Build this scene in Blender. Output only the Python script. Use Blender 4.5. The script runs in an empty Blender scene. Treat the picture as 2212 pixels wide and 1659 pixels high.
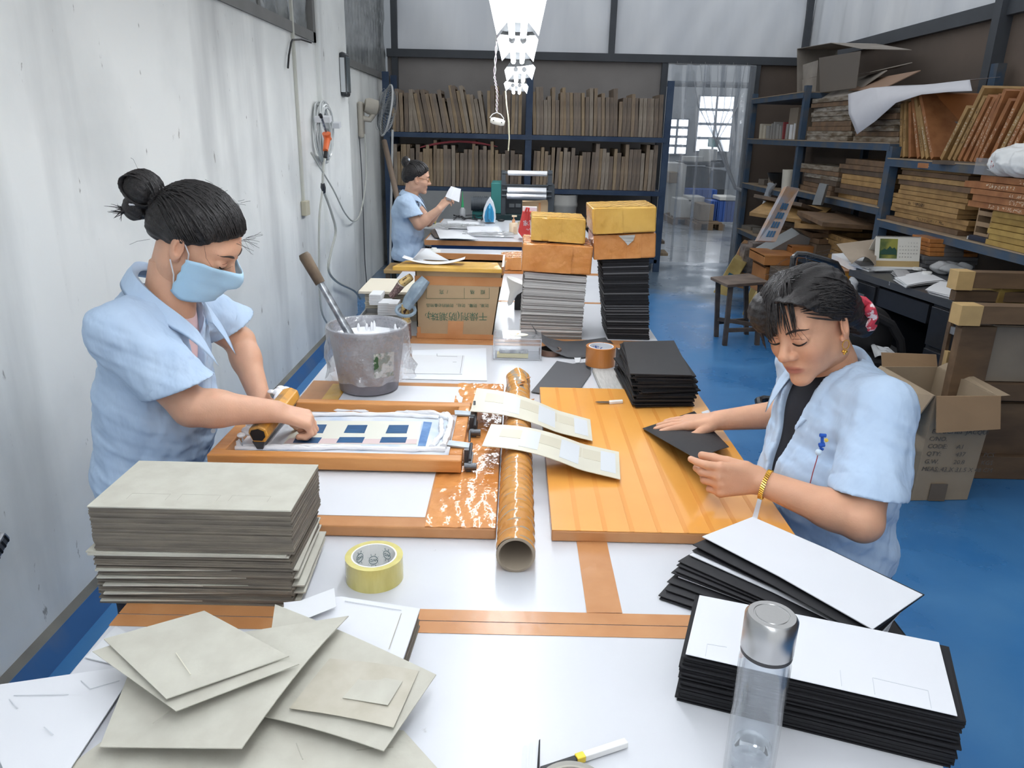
import bpy, bmesh, math, random
import numpy as np
from mathutils import Vector, Matrix, Euler
random.seed(11)
RNG = np.random.default_rng(5)
sc = bpy.context.scene
COL = sc.collection
# ------------------------------------------------------------------ camera
FPX, PITCH, ROLL, CAMH = 1626.0, math.radians(18.53), math.radians(1.3), 1.5
_f = Vector((0, math.cos(PITCH), -math.sin(PITCH)))
_r0 = Vector((1, 0, 0)); _u0 = _r0.cross(_f)
_R = _r0*math.cos(ROLL) + _u0*math.sin(ROLL)
_U = -_r0*math.sin(ROLL) + _u0*math.cos(ROLL)
cam_d = bpy.data.cameras.new('camera'); cam = bpy.data.objects.new('camera', cam_d); COL.objects.link(cam)
cam_d.sensor_fit = 'HORIZONTAL'; cam_d.sensor_width = 36.0; cam_d.lens = 36.0*FPX/2212.0
cam_d.clip_start = 0.02; cam_d.clip_end = 100
_m = Matrix((( _R.x, _U.x, -_f.x, 0), (_R.y, _U.y, -_f.y, 0), (_R.z, _U.z, -_f.z, CAMH), (0, 0, 0, 1)))
cam.matrix_world = _m
sc.camera = cam
# ------------------------------------------------------------------ world, exposure
w = bpy.data.worlds.new('world'); sc.world = w; w.use_nodes = True
w.node_tree.nodes['Background'].inputs[0].default_value = (0.93, 0.965, 1.0, 1)
w.node_tree.nodes['Background'].inputs[1].default_value = 0.80
sc.view_settings.view_transform = 'Standard'; sc.view_settings.look = 'None'
sc.view_settings.exposure = 0.22; sc.view_settings.gamma = 1.0; sc.view_settings.use_curve_mapping = False
TUBE_STRENGTH = 21.0
cy = sc.cycles; cy.transparent_max_bounces = 16; cy.max_bounces = 6; cy.diffuse_bounces = 3; cy.glossy_bounces = 3; cy.transmission_bounces = 6
cy.use_adaptive_sampling = True; cy.adaptive_threshold = 0.035; cy.adaptive_min_samples = 16; cy.use_denoising = True; cy.caustics_reflective = False; cy.caustics_refractive = False

def P(x, y, z=None, Y=None, X=None):
    """the point of the photograph's sight line through (x, y) on a known plane of the room"""
    d = _R*((x-1106)/FPX) - _U*((y-829.5)/FPX) + _f
    t = (z-CAMH)/d.z if z is not None else (Y/d.y if Y is not None else X/d.x)
    return Vector((0, 0, CAMH)) + d*t
# ------------------------------------------------------------------ materials
def s2l(c):
    return tuple((v/12.92 if v <= 0.04045 else ((v+0.055)/1.055)**2.4) for v in [q/255.0 for q in c])
_MC = {}
def mat(name, rgb, rough=0.6, metal=0.0, var=0.0, vscale=8.0, rgb2=None, bump=0.0, bscale=60.0, spec=0.5,
        trans=0.0, ior=1.45, coat=0.0, emit=None, estr=0.0, alpha=1.0, stretch=(1, 1, 1), detail=4.0, ramp=(0.35, 0.65),
        vcol=False, sss=0.0, rvar=0.0, coord='Object'):
    if name in _MC: return _MC[name]
    m = bpy.data.materials.new(name); m.use_nodes = True
    nt = m.node_tree; b = nt.nodes['Principled BSDF']
    c = (*s2l(rgb), 1)
    b.inputs['Base Color'].default_value = c
    b.inputs['Roughness'].default_value = rough; b.inputs['Metallic'].default_value = metal
    b.inputs['Specular IOR Level'].default_value = spec
    b.inputs['IOR'].default_value = ior
    b.inputs['Transmission Weight'].default_value = trans
    b.inputs['Coat Weight'].default_value = coat
    b.inputs['Coat Roughness'].default_value = 0.08
    b.inputs['Alpha'].default_value = alpha
    if sss: b.inputs['Subsurface Weight'].default_value = sss; b.inputs['Subsurface Radius'].default_value = (0.02, 0.008, 0.004)
    if emit: b.inputs['Emission Color'].default_value = (*s2l(emit), 1); b.inputs['Emission Strength'].default_value = estr
    tc = None
    def coords():
        nonlocal tc
        if tc is None:
            t = nt.nodes.new('ShaderNodeTexCoord'); mp = nt.nodes.new('ShaderNodeMapping')
            mp.inputs['Scale'].default_value = stretch
            nt.links.new(t.outputs[coord], mp.inputs[0]); tc = mp.outputs[0]
        return tc
    src = None
    if vcol:
        a = nt.nodes.new('ShaderNodeVertexColor'); a.layer_name = 'Col'; src = a.outputs[0]
    if rgb2 is not None or var:
        n = nt.nodes.new('ShaderNodeTexNoise'); n.inputs['Scale'].default_value = vscale; n.inputs['Detail'].default_value = detail
        nt.links.new(coords(), n.inputs['Vector'])
        if rgb2 is not None and not vcol:
            r = nt.nodes.new('ShaderNodeValToRGB'); r.color_ramp.elements[0].position = ramp[0]; r.color_ramp.elements[1].position = ramp[1]
            r.color_ramp.elements[0].color = c; r.color_ramp.elements[1].color = (*s2l(rgb2), 1)
            nt.links.new(n.outputs[0], r.inputs[0]); src = r.outputs[0]
        else:
            h = nt.nodes.new('ShaderNodeHueSaturation'); mr = nt.nodes.new('ShaderNodeMapRange')
            mr.inputs['From Min'].default_value = 0.25; mr.inputs['From Max'].default_value = 0.75
            mr.inputs['To Min'].default_value = 1-var; mr.inputs['To Max'].default_value = 1+var
            nt.links.new(n.outputs[0], mr.inputs[0]); nt.links.new(mr.outputs[0], h.inputs['Value'])
            h.inputs['Color'].default_value = c
            if src is not None: nt.links.new(src, h.inputs['Color'])
            src = h.outputs[0]
        if rvar:
            m2 = nt.nodes.new('ShaderNodeMapRange'); m2.inputs['To Min'].default_value = max(0.02, rough-rvar); m2.inputs['To Max'].default_value = rough+rvar
            m2.inputs['From Min'].default_value = 0.3; m2.inputs['From Max'].default_value = 0.7
            nt.links.new(n.outputs[0], m2.inputs[0]); nt.links.new(m2.outputs[0], b.inputs['Roughness'])
    if src is not None: nt.links.new(src, b.inputs['Base Color'])
    if bump:
        n = nt.nodes.new('ShaderNodeTexNoise'); n.inputs['Scale'].default_value = bscale; n.inputs['Detail'].default_value = 3
        nt.links.new(coords(), n.inputs['Vector'])
        bp = nt.nodes.new('ShaderNodeBump'); bp.inputs['Strength'].default_value = bump; bp.inputs['Distance'].default_value = 0.01
        nt.links.new(n.outputs[0], bp.inputs['Height']); nt.links.new(bp.outputs[0], b.inputs['Normal'])
    _MC[name] = m
    return m
def glassmat(name, rgb=(255, 255, 255), rough=0.0, tint=0.12, gloss=0.25, bump=0.0, bscale=20.0):
    """thin clear plastic film: see-through with a gloss"""
    if name in _MC: return _MC[name]
    m = bpy.data.materials.new(name); m.use_nodes = True; nt = m.node_tree
    for n in list(nt.nodes): nt.nodes.remove(n)
    o = nt.nodes.new('ShaderNodeOutputMaterial'); tr = nt.nodes.new('ShaderNodeBsdfTransparent'); gl = nt.nodes.new('ShaderNodeBsdfGlossy')
    df = nt.nodes.new('ShaderNodeBsdfDiffuse'); df.inputs[0].default_value = (*s2l(rgb), 1); gl.inputs['Roughness'].default_value = rough
    tr.inputs[0].default_value = (0.97, 0.98, 0.99, 1)
    m1 = nt.nodes.new('ShaderNodeMixShader'); m2 = nt.nodes.new('ShaderNodeMixShader'); fr = nt.nodes.new('ShaderNodeLayerWeight')
    m1.inputs[0].default_value = tint
    nt.links.new(tr.outputs[0], m1.inputs[1]); nt.links.new(df.outputs[0], m1.inputs[2])
    pw = nt.nodes.new('ShaderNodeMath'); pw.operation = 'POWER'; pw.inputs[1].default_value = 3.5; nt.links.new(fr.outputs['Facing'], pw.inputs[0])
    mu = nt.nodes.new('ShaderNodeMath'); mu.operation = 'MULTIPLY_ADD'; mu.inputs[1].default_value = 0.55; mu.inputs[2].default_value = 0.02+gloss*0.06
    nt.links.new(pw.outputs[0], mu.inputs[0]); nt.links.new(mu.outputs[0], m2.inputs[0])
    nt.links.new(m1.outputs[0], m2.inputs[1]); nt.links.new(gl.outputs[0], m2.inputs[2]); nt.links.new(m2.outputs[0], o.inputs[0])
    if bump:
        t = nt.nodes.new('ShaderNodeTexCoord'); n = nt.nodes.new('ShaderNodeTexNoise'); n.inputs['Scale'].default_value = bscale; n.inputs['Detail'].default_value = 2
        nt.links.new(t.outputs['Object'], n.inputs['Vector']); bp = nt.nodes.new('ShaderNodeBump'); bp.inputs['Strength'].default_value = bump; bp.inputs['Distance'].default_value = 0.02
        nt.links.new(n.outputs[0], bp.inputs['Height']); nt.links.new(bp.outputs[0], gl.inputs['Normal'])
    _MC[name] = m
    return m
# ------------------------------------------------------------------ mesh building
class MB:
    def __init__(s): s.v = []; s.f = []; s.sm = []
    def add(s, vs, fs, smooth=False):
        o = len(s.v); s.v += [tuple(v) for v in vs]
        for f in fs: s.f.append(tuple(i+o for i in f)); s.sm.append(smooth)
        return s
    def ob(s, c, ex, ey, ez):
        """box about c with half vectors"""
        c = Vector(c); ex = Vector(ex); ey = Vector(ey); ez = Vector(ez)
        vs = [c+a*ex+b*ey+d*ez for d in (-1, 1) for b in (-1, 1) for a in (-1, 1)]
        return s.add(vs, [(0, 2, 3, 1), (4, 5, 7, 6), (0, 1, 5, 4), (2, 6, 7, 3), (0, 4, 6, 2), (1, 3, 7, 5)])
    def box(s, c, d, rz=0.0, rx=0.0, ry=0.0):
        q = Euler((rx, ry, rz)).to_matrix()
        return s.ob(c, q @ Vector((d[0]/2, 0, 0)), q @ Vector((0, d[1]/2, 0)), q @ Vector((0, 0, d[2]/2)))
    def b6(s, x0, x1, y0, y1, z0, z1):
        return s.box(((x0+x1)/2, (y0+y1)/2, (z0+z1)/2), (abs(x1-x0), abs(y1-y0), abs(z1-z0)))
    def prism(s, pts, h):
        """polygon of points extruded by vector h"""
        n = len(pts); h = Vector(h); pts = [Vector(p) for p in pts]
        vs = pts + [p+h for p in pts]
        fs = [tuple(range(n))[::-1], tuple(range(n, 2*n))] + [(i, (i+1) % n, n+(i+1) % n, n+i) for i in range(n)]
        return s.add(vs, fs)
    def slab(s, q, t, nx=1, ny=1, fn=None, smooth=False):
        """sheet through the corners q (4 points, in order), thickness t downwards, fn(u,v)->offset vector or height"""
        q = [Vector(p) for p in q]; top = []
        nrm = (q[1]-q[0]).cross(q[3]-q[0]).normalized()
        if nrm.z < 0: nrm = -nrm
        for j in range(ny+1):
            v = j/ny
            for i in range(nx+1):
                u = i/nx
                p = (q[0]*(1-u)+q[1]*u)*(1-v) + (q[3]*(1-u)+q[2]*u)*v
                if fn:
                    o = fn(u, v); p = p + (o if isinstance(o, Vector) else Vector((0, 0, o)))
                top.append(p)
        W = nx+1; N = W*(ny+1)
        vs = top + [p-nrm*t for p in top]
        fs = []
        for j in range(ny):
            for i in range(nx):
                a = j*W+i; fs.append((a, a+1, a+1+W, a+W)); fs.append((N+a, N+a+W, N+a+1+W, N+a+1))
        o = len(s.v); s.add(vs, fs, smooth)
        ring = [i for i in range(W)] + [j*W+nx for j in range(1, ny+1)] + [ny*W+i for i in range(nx-1, -1, -1)] + [j*W for j in range(ny-1, 0, -1)]
        for a, b in zip(ring, ring[1:]+ring[:1]): s.f.append((o+a, o+N+a, o+N+b, o+b)); s.sm.append(False)
        return s
    def tube(s, pts, r, n=8, cap=True, smooth=True, flat=1.0, closed=False):
        pts = [Vector(p) for p in pts]; m = len(pts)
        rr = r if isinstance(r, (list, tuple)) else [r]*m
        t0 = (pts[1]-pts[0]).normalized()
        a = Vector((0, 0, 1)) if abs(t0.z) < 0.9 else Vector((1, 0, 0))
        nx = t0.cross(a).normalized(); o = len(s.v)
        for i, p in enumerate(pts):
            if closed: t = (pts[(i+1) % m]-pts[i-1]).normalized()
            else: t = (pts[min(i+1, m-1)]-pts[max(i-1, 0)]).normalized()
            nx = (nx-t*nx.dot(t))
            nx = nx.normalized() if nx.length > 1e-6 else t.orthogonal().normalized()
            ny = t.cross(nx)
            for k in range(n):
                an = 2*math.pi*k/n
                s.v.append(tuple(p + nx*math.cos(an)*rr[i] + ny*math.sin(an)*rr[i]*flat))
        for i in range(m if closed else m-1):
            j = (i+1) % m
            for k in range(n):
                s.f.append((o+i*n+k, o+i*n+(k+1) % n, o+j*n+(k+1) % n, o+j*n+k)); s.sm.append(smooth)
        if cap and not closed:
            s.f.append(tuple(o+k for k in range(n))[::-1]); s.sm.append(False)
            s.f.append(tuple(o+(m-1)*n+k for k in range(n))); s.sm.append(False)
        return s
    def lathe(s, prof, c=(0, 0, 0), n=24, smooth=True, M=None, wob=None):
        """profile [(r, z)] revolved about z through c; M an orientation matrix"""
        o = len(s.v); c = Vector(c)
        for (r, z) in prof:
            for k in range(n):
                an = 2*math.pi*k/n
                rr = r if wob is None else wob(r, z, an)
                p = Vector((rr*math.cos(an), rr*math.sin(an), z))
                if M is not None: p = M @ p
                s.v.append(tuple(c+p))
        for i in range(len(prof)-1):
            for k in range(n):
                s.f.append((o+i*n+k, o+i*n+(k+1) % n, o+(i+1)*n+(k+1) % n, o+(i+1)*n+k)); s.sm.append(smooth)
        return s
    def sph(s, c, r, n=12, m=8, sc3=(1, 1, 1)):
        pr = [(math.sin(math.pi*i/m), -math.cos(math.pi*i/m)) for i in range(m+1)]
        o = len(s.v)
        for (a, b) in pr:
            for k in range(n):
                an = 2*math.pi*k/n
                s.v.append((c[0]+r*sc3[0]*a*math.cos(an), c[1]+r*sc3[1]*a*math.sin(an), c[2]+r*sc3[2]*b))
        for i in range(m):
            for k in range(n):
                s.f.append((o+i*n+k, o+i*n+(k+1) % n, o+(i+1)*n+(k+1) % n, o+(i+1)*n+k)); s.sm.append(True)
        return s
    def mesh(s, name, m=None):
        me = bpy.data.meshes.new(name); me.from_pydata(s.v, [], s.f); me.validate()
        if len(me.polygons) == len(s.sm): me.polygons.foreach_set('use_smooth', s.sm)
        if m is not None: me.materials.append(m)
        me.update()
        if any(s.sm): me.set_sharp_from_angle(angle=0.75)
        return me
    def build(s, name, m=None, parent=None, bevel=0.0, kind=None, label=None):
        o = bpy.data.objects.new(name, s.mesh(name, m)); COL.objects.link(o)
        if parent is not None:
            o.parent = parent
            o.matrix_parent_inverse = Matrix.Identity(4)
            if parent.location.length > 0 or any(parent.rotation_euler):
                o.matrix_parent_inverse = parent_inv(parent)
        if bevel:
            b = o.modifiers.new('bevel', 'BEVEL'); b.width = bevel; b.segments = 2; b.limit_method = 'ANGLE'; b.angle_limit = 0.7
        if kind: o['kind'] = kind
        if label: o['label'] = label
        return o
def parent_inv(p):
    return (Matrix.Translation(p.location) @ p.rotation_euler.to_matrix().to_4x4()).inverted()
def tag(o, label, cat, group=None, kind=None):
    o['label'] = label; o['category'] = cat
    if group: o['group'] = group
    if kind: o['kind'] = kind
    return o
def thing(name, label, cat, loc=(0, 0, 0), group=None):
    o = bpy.data.objects.new(name, None); COL.objects.link(o); o.location = loc; o.empty_display_size = 0.05
    return tag(o, label, cat, group)
def struct(o):
    o['kind'] = 'structure'; return o
def copy_tree(o, parent=None):
    c = o.copy(); COL.objects.link(c); c.parent = parent
    if parent is not None: c.matrix_parent_inverse = o.matrix_parent_inverse.copy()
    for ch in list(o.children): copy_tree(ch, c)
    return c
def text_mesh(txt, size, M, parent, name, m, depth=0.0004, align='LEFT', shear=0.0):
    cu = bpy.data.curves.new('t', 'FONT'); cu.body = txt; cu.size = size; cu.extrude = depth; cu.align_x = align; cu.shear = shear
    cu.resolution_u = 2
    to = bpy.data.objects.new('t', cu); COL.objects.link(to)
    dg = bpy.context.evaluated_depsgraph_get(); me = bpy.data.meshes.new_from_object(to.evaluated_get(dg))
    bpy.data.objects.remove(to); bpy.data.curves.remove(cu)
    me.transform(M); me.materials.clear(); me.materials.append(m)
    o = bpy.data.objects.new(name, me); COL.objects.link(o); o.parent = parent
    if parent is not None: o.matrix_parent_inverse = parent_inv(parent)
    return o
def frameM(o, ex, ey):
    """matrix with local x along ex, y along ey, origin o"""
    ex = Vector(ex).normalized(); ez = ex.cross(Vector(ey)).normalized(); ey = ez.cross(ex)
    return Matrix(((ex.x, ey.x, ez.x, o[0]), (ex.y, ey.y, ez.y, o[1]), (ex.z, ey.z, ez.z, o[2]), (0, 0, 0, 1)))
def R_(a, b): return random.uniform(a, b)

# ------------------------------------------------------------------ the setting
M_plaster = mat('plaster', (240, 242, 239), 0.75, rgb2=(216, 219, 217), vscale=1.6, detail=8, bump=0.25, bscale=9, ramp=(0.42, 0.72))
def plaster_marks():
    """scuffs and chips on the old plaster, dirt toward shapes of its own"""
    nt = M_plaster.node_tree; b = nt.nodes['Principled BSDF']; link = b.inputs['Base Color'].links[0].from_socket
    t = nt.nodes.new('ShaderNodeTexCoord'); mp = nt.nodes.new('ShaderNodeMapping'); mp.inputs['Scale'].default_value = (9, 9, 3.0); mp.inputs['Rotation'].default_value = (0.35, 0, 0)
    nt.links.new(t.outputs['Object'], mp.inputs[0])
    n = nt.nodes.new('ShaderNodeTexNoise'); n.inputs['Scale'].default_value = 2.2; n.inputs['Detail'].default_value = 6; n.inputs['Roughness'].default_value = 0.62
    nt.links.new(mp.outputs[0], n.inputs['Vector'])
    r = nt.nodes.new('ShaderNodeValToRGB'); r.color_ramp.elements[0].position = 0.675; r.color_ramp.elements[0].color = (0, 0, 0, 1); r.color_ramp.elements[1].position = 0.71; r.color_ramp.elements[1].color = (1, 1, 1, 1)
    nt.links.new(n.outputs[0], r.inputs[0])
    mx = nt.nodes.new('ShaderNodeMix'); mx.data_type = 'RGBA'
    mx.inputs['B'].default_value = (*s2l((120, 116, 108)), 1)
    mu = nt.nodes.new('ShaderNodeMath'); mu.operation = 'MULTIPLY'; mu.inputs[1].default_value = 0.75
    nt.links.new(r.outputs[0], mu.inputs[0]); nt.links.new(mu.outputs[0], mx.inputs['Factor']); nt.links.new(link, mx.inputs['A'])
    # big vertical grime runs
    mp2 = nt.nodes.new('ShaderNodeMapping'); mp2.inputs['Scale'].default_value = (2.0, 2.0, 0.35); nt.links.new(t.outputs['Object'], mp2.inputs[0])
    n2 = nt.nodes.new('ShaderNodeTexNoise'); n2.inputs['Scale'].default_value = 1.3; n2.inputs['Detail'].default_value = 7; nt.links.new(mp2.outputs[0], n2.inputs['Vector'])
    r2 = nt.nodes.new('ShaderNodeValToRGB'); r2.color_ramp.elements[0].position = 0.5; r2.color_ramp.elements[1].position = 0.8
    r2.color_ramp.elements[0].color = (0, 0, 0, 1); r2.color_ramp.elements[1].color = (0.8, 0.8, 0.8, 1)
    nt.links.new(n2.outputs[0], r2.inputs[0])
    mx2 = nt.nodes.new('ShaderNodeMix'); mx2.data_type = 'RGBA'; mx2.inputs['B'].default_value = (*s2l((160, 163, 163)), 1)
    nt.links.new(r2.outputs[0], mx2.inputs['Factor']); nt.links.new(mx.outputs['Result'], mx2.inputs['A']); nt.links.new(mx2.outputs['Result'], b.inputs['Base Color'])
plaster_marks()
M_floor = mat('blue floor', (52, 114, 172), 0.32, rgb2=(70, 128, 180), vscale=2.5, detail=8, bump=0.08, bscale=14, rvar=0.12)
def floor_wear():
    nt = M_floor.node_tree; b = nt.nodes['Principled BSDF']; link = b.inputs['Base Color'].links[0].from_socket
    t = nt.nodes.new('ShaderNodeTexCoord'); sx = nt.nodes.new('ShaderNodeSeparateXYZ'); nt.links.new(t.outputs['Object'], sx.inputs[0])
    n = nt.nodes.new('ShaderNodeTexNoise'); n.inputs['Scale'].default_value = 1.1; n.inputs['Detail'].default_value = 9; n.inputs['Roughness'].default_value = 0.6
    nt.links.new(t.outputs['Object'], n.inputs['Vector'])
    # the paint is trodden off toward the doorway
    mr = nt.nodes.new('ShaderNodeMapRange'); mr.inputs['From Min'].default_value = 5.2; mr.inputs['From Max'].default_value = 8.8; mr.inputs['To Min'].default_value = -0.16; mr.inputs['To Max'].default_value = 0.3
    nt.links.new(sx.outputs['Y'], mr.inputs[0])
    ad = nt.nodes.new('ShaderNodeMath'); ad.operation = 'ADD'; nt.links.new(n.outputs[0], ad.inputs[0]); nt.links.new(mr.outputs[0], ad.inputs[1])
    r = nt.nodes.new('ShaderNodeValToRGB'); r.color_ramp.elements[0].position = 0.48; r.color_ramp.elements[1].position = 0.66
    r.color_ramp.elements[0].color = (0, 0, 0, 1); r.color_ramp.elements[1].color = (0.9, 0.9, 0.9, 1)
    nt.links.new(ad.outputs[0], r.inputs[0])
    mx = nt.nodes.new('ShaderNodeMix'); mx.data_type = 'RGBA'; mx.inputs['B'].default_value = (*s2l((98, 112, 124)), 1)
    nt.links.new(r.outputs[0], mx.inputs['Factor']); nt.links.new(link, mx.inputs['A']); nt.links.new(mx.outputs['Result'], b.inputs['Base Color'])
floor_wear()
M_conc = mat('concrete', (128, 132, 136), 0.3, rgb2=(150, 154, 158), vscale=1.5, detail=8, rvar=0.12)
M_board = mat('brown wall board', (112, 98, 88), 0.7, rgb2=(94, 84, 77), vscale=1.2, detail=6, bump=0.05)
M_beam = mat('dark painted beam', (70, 74, 80), 0.55, var=0.12, vscale=5)
M_blue = mat('blue painted steel', (42, 62, 92), 0.5, rgb2=(62, 80, 104), vscale=5, detail=8, bump=0.05)
M_film = mat('white plastic film', (234, 237, 241), 0.22, rgb2=(220, 224, 230), vscale=1.0, stretch=(3, 3, 0.5), bump=0.35, bscale=1.6, spec=0.5)
M_skirt = mat('dirty skirting', (128, 126, 118), 0.8, rgb2=(96, 96, 92), vscale=3, detail=8, bump=0.2, bscale=25)

XL, XR, YB = -1.36, 3.3, 9.4
struct(MB().b6(-1.9, 3.5, -2.6, YB, -0.1, 0.0).build('floor', M_floor))
struct(MB().b6(-6, 9, YB, 19, -0.1, 0.0).build('floor_hall', M_conc))
def wall_left():
    # plaster wall with the window opening above; pillar; recessed bay behind it
    m = MB(); m.b6(XL-0.2, XL, -2.6, 5.44, 0, 2.03); m.b6(XL-0.2, XL, -2.6, 2.4, 2.03, 3.4); m.b6(XL-0.2, XL, 2.4, 5.44, 2.95, 3.4)
    wl = struct(m.build('wall_left', M_plaster))
    p = MB(); p.b6(XL-0.2, XL+0.035, 5.44, 6.27, 0, 3.4)
    p.build('pillar', M_plaster, wl, bevel=0.012)
    m = MB(); m.b6(-1.72, -1.52, 6.27, YB, 0, 2.02); m.b6(-1.72, -1.52, 6.27, 6.45, 2.02, 3.4); m.b6(-1.72, -1.52, 6.4, YB, 2.9, 3.4)
    struct(m.build('wall_recess', M_plaster))
    # skirting curb: grey mortar ledge then blue paint
    k = MB(); k.prism([(XL, -2.6, 0.078), (XL, -2.6, 0.0), (-1.322, -2.6, 0.0), (-1.336, -2.6, 0.062)], (0, 8.04, 0))
    sk = struct(k.build('baseboard_left', M_skirt))
    k = MB(); k.prism([(-1.322, -2.6, 0.0), (-1.30, -2.6, 0.0), (-1.336, -2.6, 0.063), (-1.342, -2.6, 0.063)], (0, 8.04, 0))
    k.build('painted_band', mat('blue skirting paint', (52, 98, 150), 0.5, rgb2=(110, 118, 122), vscale=2.2, detail=8, ramp=(0.5, 0.75)), sk)
    # upper windows lined with plastic film
    g = mat('window frame grey', (118, 118, 116), 0.6, var=0.1)
    wf = MB(); wf.b6(XL-0.06, XL+0.012, 2.4, 5.44, 2.03, 2.09); wf.b6(XL-0.06, XL+0.012, 5.38, 5.46, 2.03, 2.95)
    for y in (3.4, 4.4): wf.b6(XL-0.08, XL-0.02, y-0.02, y+0.02, 2.05, 2.95)
    w1 = struct(wf.build('window_1', g))
    MB().slab([(XL-0.03, 2.4, 2.06), (XL-0.03, 5.4, 2.06), (XL-0.03, 5.4, 2.95), (XL-0.03, 2.4, 2.95)], 0.002, 60, 16,
              lambda u, v: Vector((0.012*math.sin(u*90+3*math.sin(v*9))+0.012*math.sin(v*11+u*31), 0, 0)), True).build('film', mat('grey film', (150, 154, 154), 0.18, rgb2=(120, 124, 126), vscale=6, bump=0.3, bscale=12), w1)
    wf = MB(); wf.b6(-1.56, -1.5, 6.42, YB, 2.02, 2.08)
    w2 = struct(wf.build('window_2', g))
    MB().slab([(-1.55, 6.42, 2.06), (-1.55, YB, 2.06), (-1.55, YB, 2.92), (-1.55, 6.42, 2.92)], 0.002, 60, 14,
              lambda u, v: Vector((0.01*math.sin(u*120+2*math.sin(v*9)), 0, 0)), True).build('film', _MC['grey film'], w2)
wall_left()
def wall_back():
    # partition: brown boards below the beam, white film panels above it, doorway at the right
    M_board2 = mat('glare-paled wall board', (152, 148, 146), 0.7, rgb2=(134, 130, 128), vscale=1.2, detail=6)  # brown board paled to grey: lamp glare put into its colour
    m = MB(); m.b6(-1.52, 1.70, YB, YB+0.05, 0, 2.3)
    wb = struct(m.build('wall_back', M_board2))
    m = MB(); m.b6(2.76, XR, YB, YB+0.05, 0, 2.3); m.build('board_panel', M_board, wb)
    m = MB(); m.b6(-1.52, XR, YB-0.06, YB+0.06, 2.285, 2.37); struct(m.build('trim_1', M_beam))
    xs = [-1.52, -1.40, 1.03, 3.24, XR]
    for a, b in zip(xs[1:3], xs[2:4]):
        q = MB().slab([(a, YB, 2.37), (b, YB, 2.37), (b, YB, 3.6), (a, YB, 3.6)], 0.003, 24, 10, lambda u, v: Vector((0, 0.012*math.sin(u*17+v*5)+0.008*math.sin(u*41-v*13), 0)), True)
        q.build('film_panel', M_film, wb)
    for i, x in enumerate((-1.43, 1.05, 3.25)):
        struct(MB().b6(x-0.035, x+0.035, YB-0.05, YB+0.03, 2.3 if i else 0, 3.6).build('trim_%d' % (i+2), M_beam))
    m = MB(); m.b6(1.64, 1.71, YB-0.05, YB+0.06, 0, 2.29); m.b6(2.68, 2.77, YB-0.05, YB+0.06, 0, 2.29)
    struct(m.build('door_1', M_beam))
wall_back()
def wall_right():
    m = MB(); m.b6(XR, XR+0.05, -2.6, YB, 0, 2.33)
    wr = struct(m.build('wall_right', M_board))
    struct(MB().b6(XR-0.05, XR+0.06, -2.6, YB, 2.31, 2.41).build('trim_6', M_beam))
    for y in (5.63, 2.4): struct(MB().b6(XR-0.09, XR, y-0.045, y+0.045, 0, 3.6).build('trim_7', M_beam))
    MB().slab([(XR, YB, 2.4), (XR, 5.6, 2.4), (XR, 5.6, 3.6), (XR, YB, 3.6)], 0.003, 40, 10, lambda u, v: Vector((0.012*math.sin(u*37+v*4)+0.01*math.sin(u*71-v*7), 0, 0)), True).build('film_panel', M_film, wr)
    MB().slab([(XR, 5.6, 2.4), (XR, -2.6, 2.4), (XR, -2.6, 3.6), (XR, 5.6, 3.6)], 0.003, 40, 10, lambda u, v: Vector((0.012*math.sin(u*57+v*4), 0, 0)), True).build('film_panel', M_film, wr)
wall_right()
# ------------------------------------------------------------------ lamps over the tables
M_refl = mat('lamp white enamel', (236, 238, 238), 0.35)
M_tubelit = mat('lit tube', (255, 255, 255), 0.3, emit=(246, 250, 255), estr=TUBE_STRENGTH)
M_black = mat('black plastic', (26, 27, 30), 0.45)
M_grey = mat('grey plastic', (120, 122, 124), 0.5)
LZ = 1.93
def lamp(y0, label, dx=0.0, tilt=0.0, LZ=1.935):
    L = 1.17; y1 = y0+L; X = -0.01+dx
    t = thing('tube_lamp', label, 'lamp', (X, y0+L/2, LZ), 'twin tube lamps over the tables')
    m = MB(); pr = [(-0.095, -0.022), (-0.05, 0.03), (0.05, 0.03), (0.095, -0.022)]
    pts = pr + [(x*0.98, z+0.004) for x, z in pr[::-1]]
    m.prism([(X+x, y0, LZ+z+x*tilt) for x, z in pts], (0, L, 0)); m.build('reflector', M_refl, t)
    for y in (y0-0.003, y1): MB().prism([(X+x, y, LZ+z+x*tilt) for x, z in ((-0.080, -0.004), (-0.05, 0.032), (0.05, 0.032), (0.080, -0.004), (0.03, -0.008), (-0.03, -0.008))], (0, 0.003, 0)).build('end_plate', mat('dark lamp end', (74, 76, 78), 0.5), t)
    MB().b6(X-0.03, X+0.03, y0+0.01, y1-0.01, LZ+0.038, LZ+0.075).build('ballast', M_refl, t)
    for s in (-1, 1):
        x = X+s*0.026; z = LZ-0.024
        MB().tube([(x, y0+0.02, z), (x, y1-0.02, z)], 0.0135, 10).build('tube', M_tubelit, t)
        for y in (y0+0.012, y1-0.012): MB().tube([(x, y-0.014, z), (x, y+0.014, z)], 0.015, 10).build('socket', M_grey, t)
    for y in (y0+0.15, y1-0.15): MB().tube([(X, y, LZ+0.06), (X, y, 3.6)], 0.003, 5).build('hanger', M_grey, t)
lamp(-1.55, 'twin tube lamp hanging behind the camera at the near table end')
lamp(-0.15, 'twin tube lamp hanging just above the camera over the near table')
lamp(1.33, 'twin tube lamp above the printing table, above the top edge of view')
lamp(2.56, 'nearest twin tube lamp in view, cut by the top edge')
lamp(3.78, 'second twin tube lamp from the front, white reflector turned down', 0, 0, 1.925)
lamp(5.00, 'third twin tube lamp from the front, slightly turned', 0.015, 0.10, 1.888)
lamp(6.22, 'farthest twin tube lamp, with a loose wire hanging below it', -0.01, -0.10, 1.862)
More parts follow.
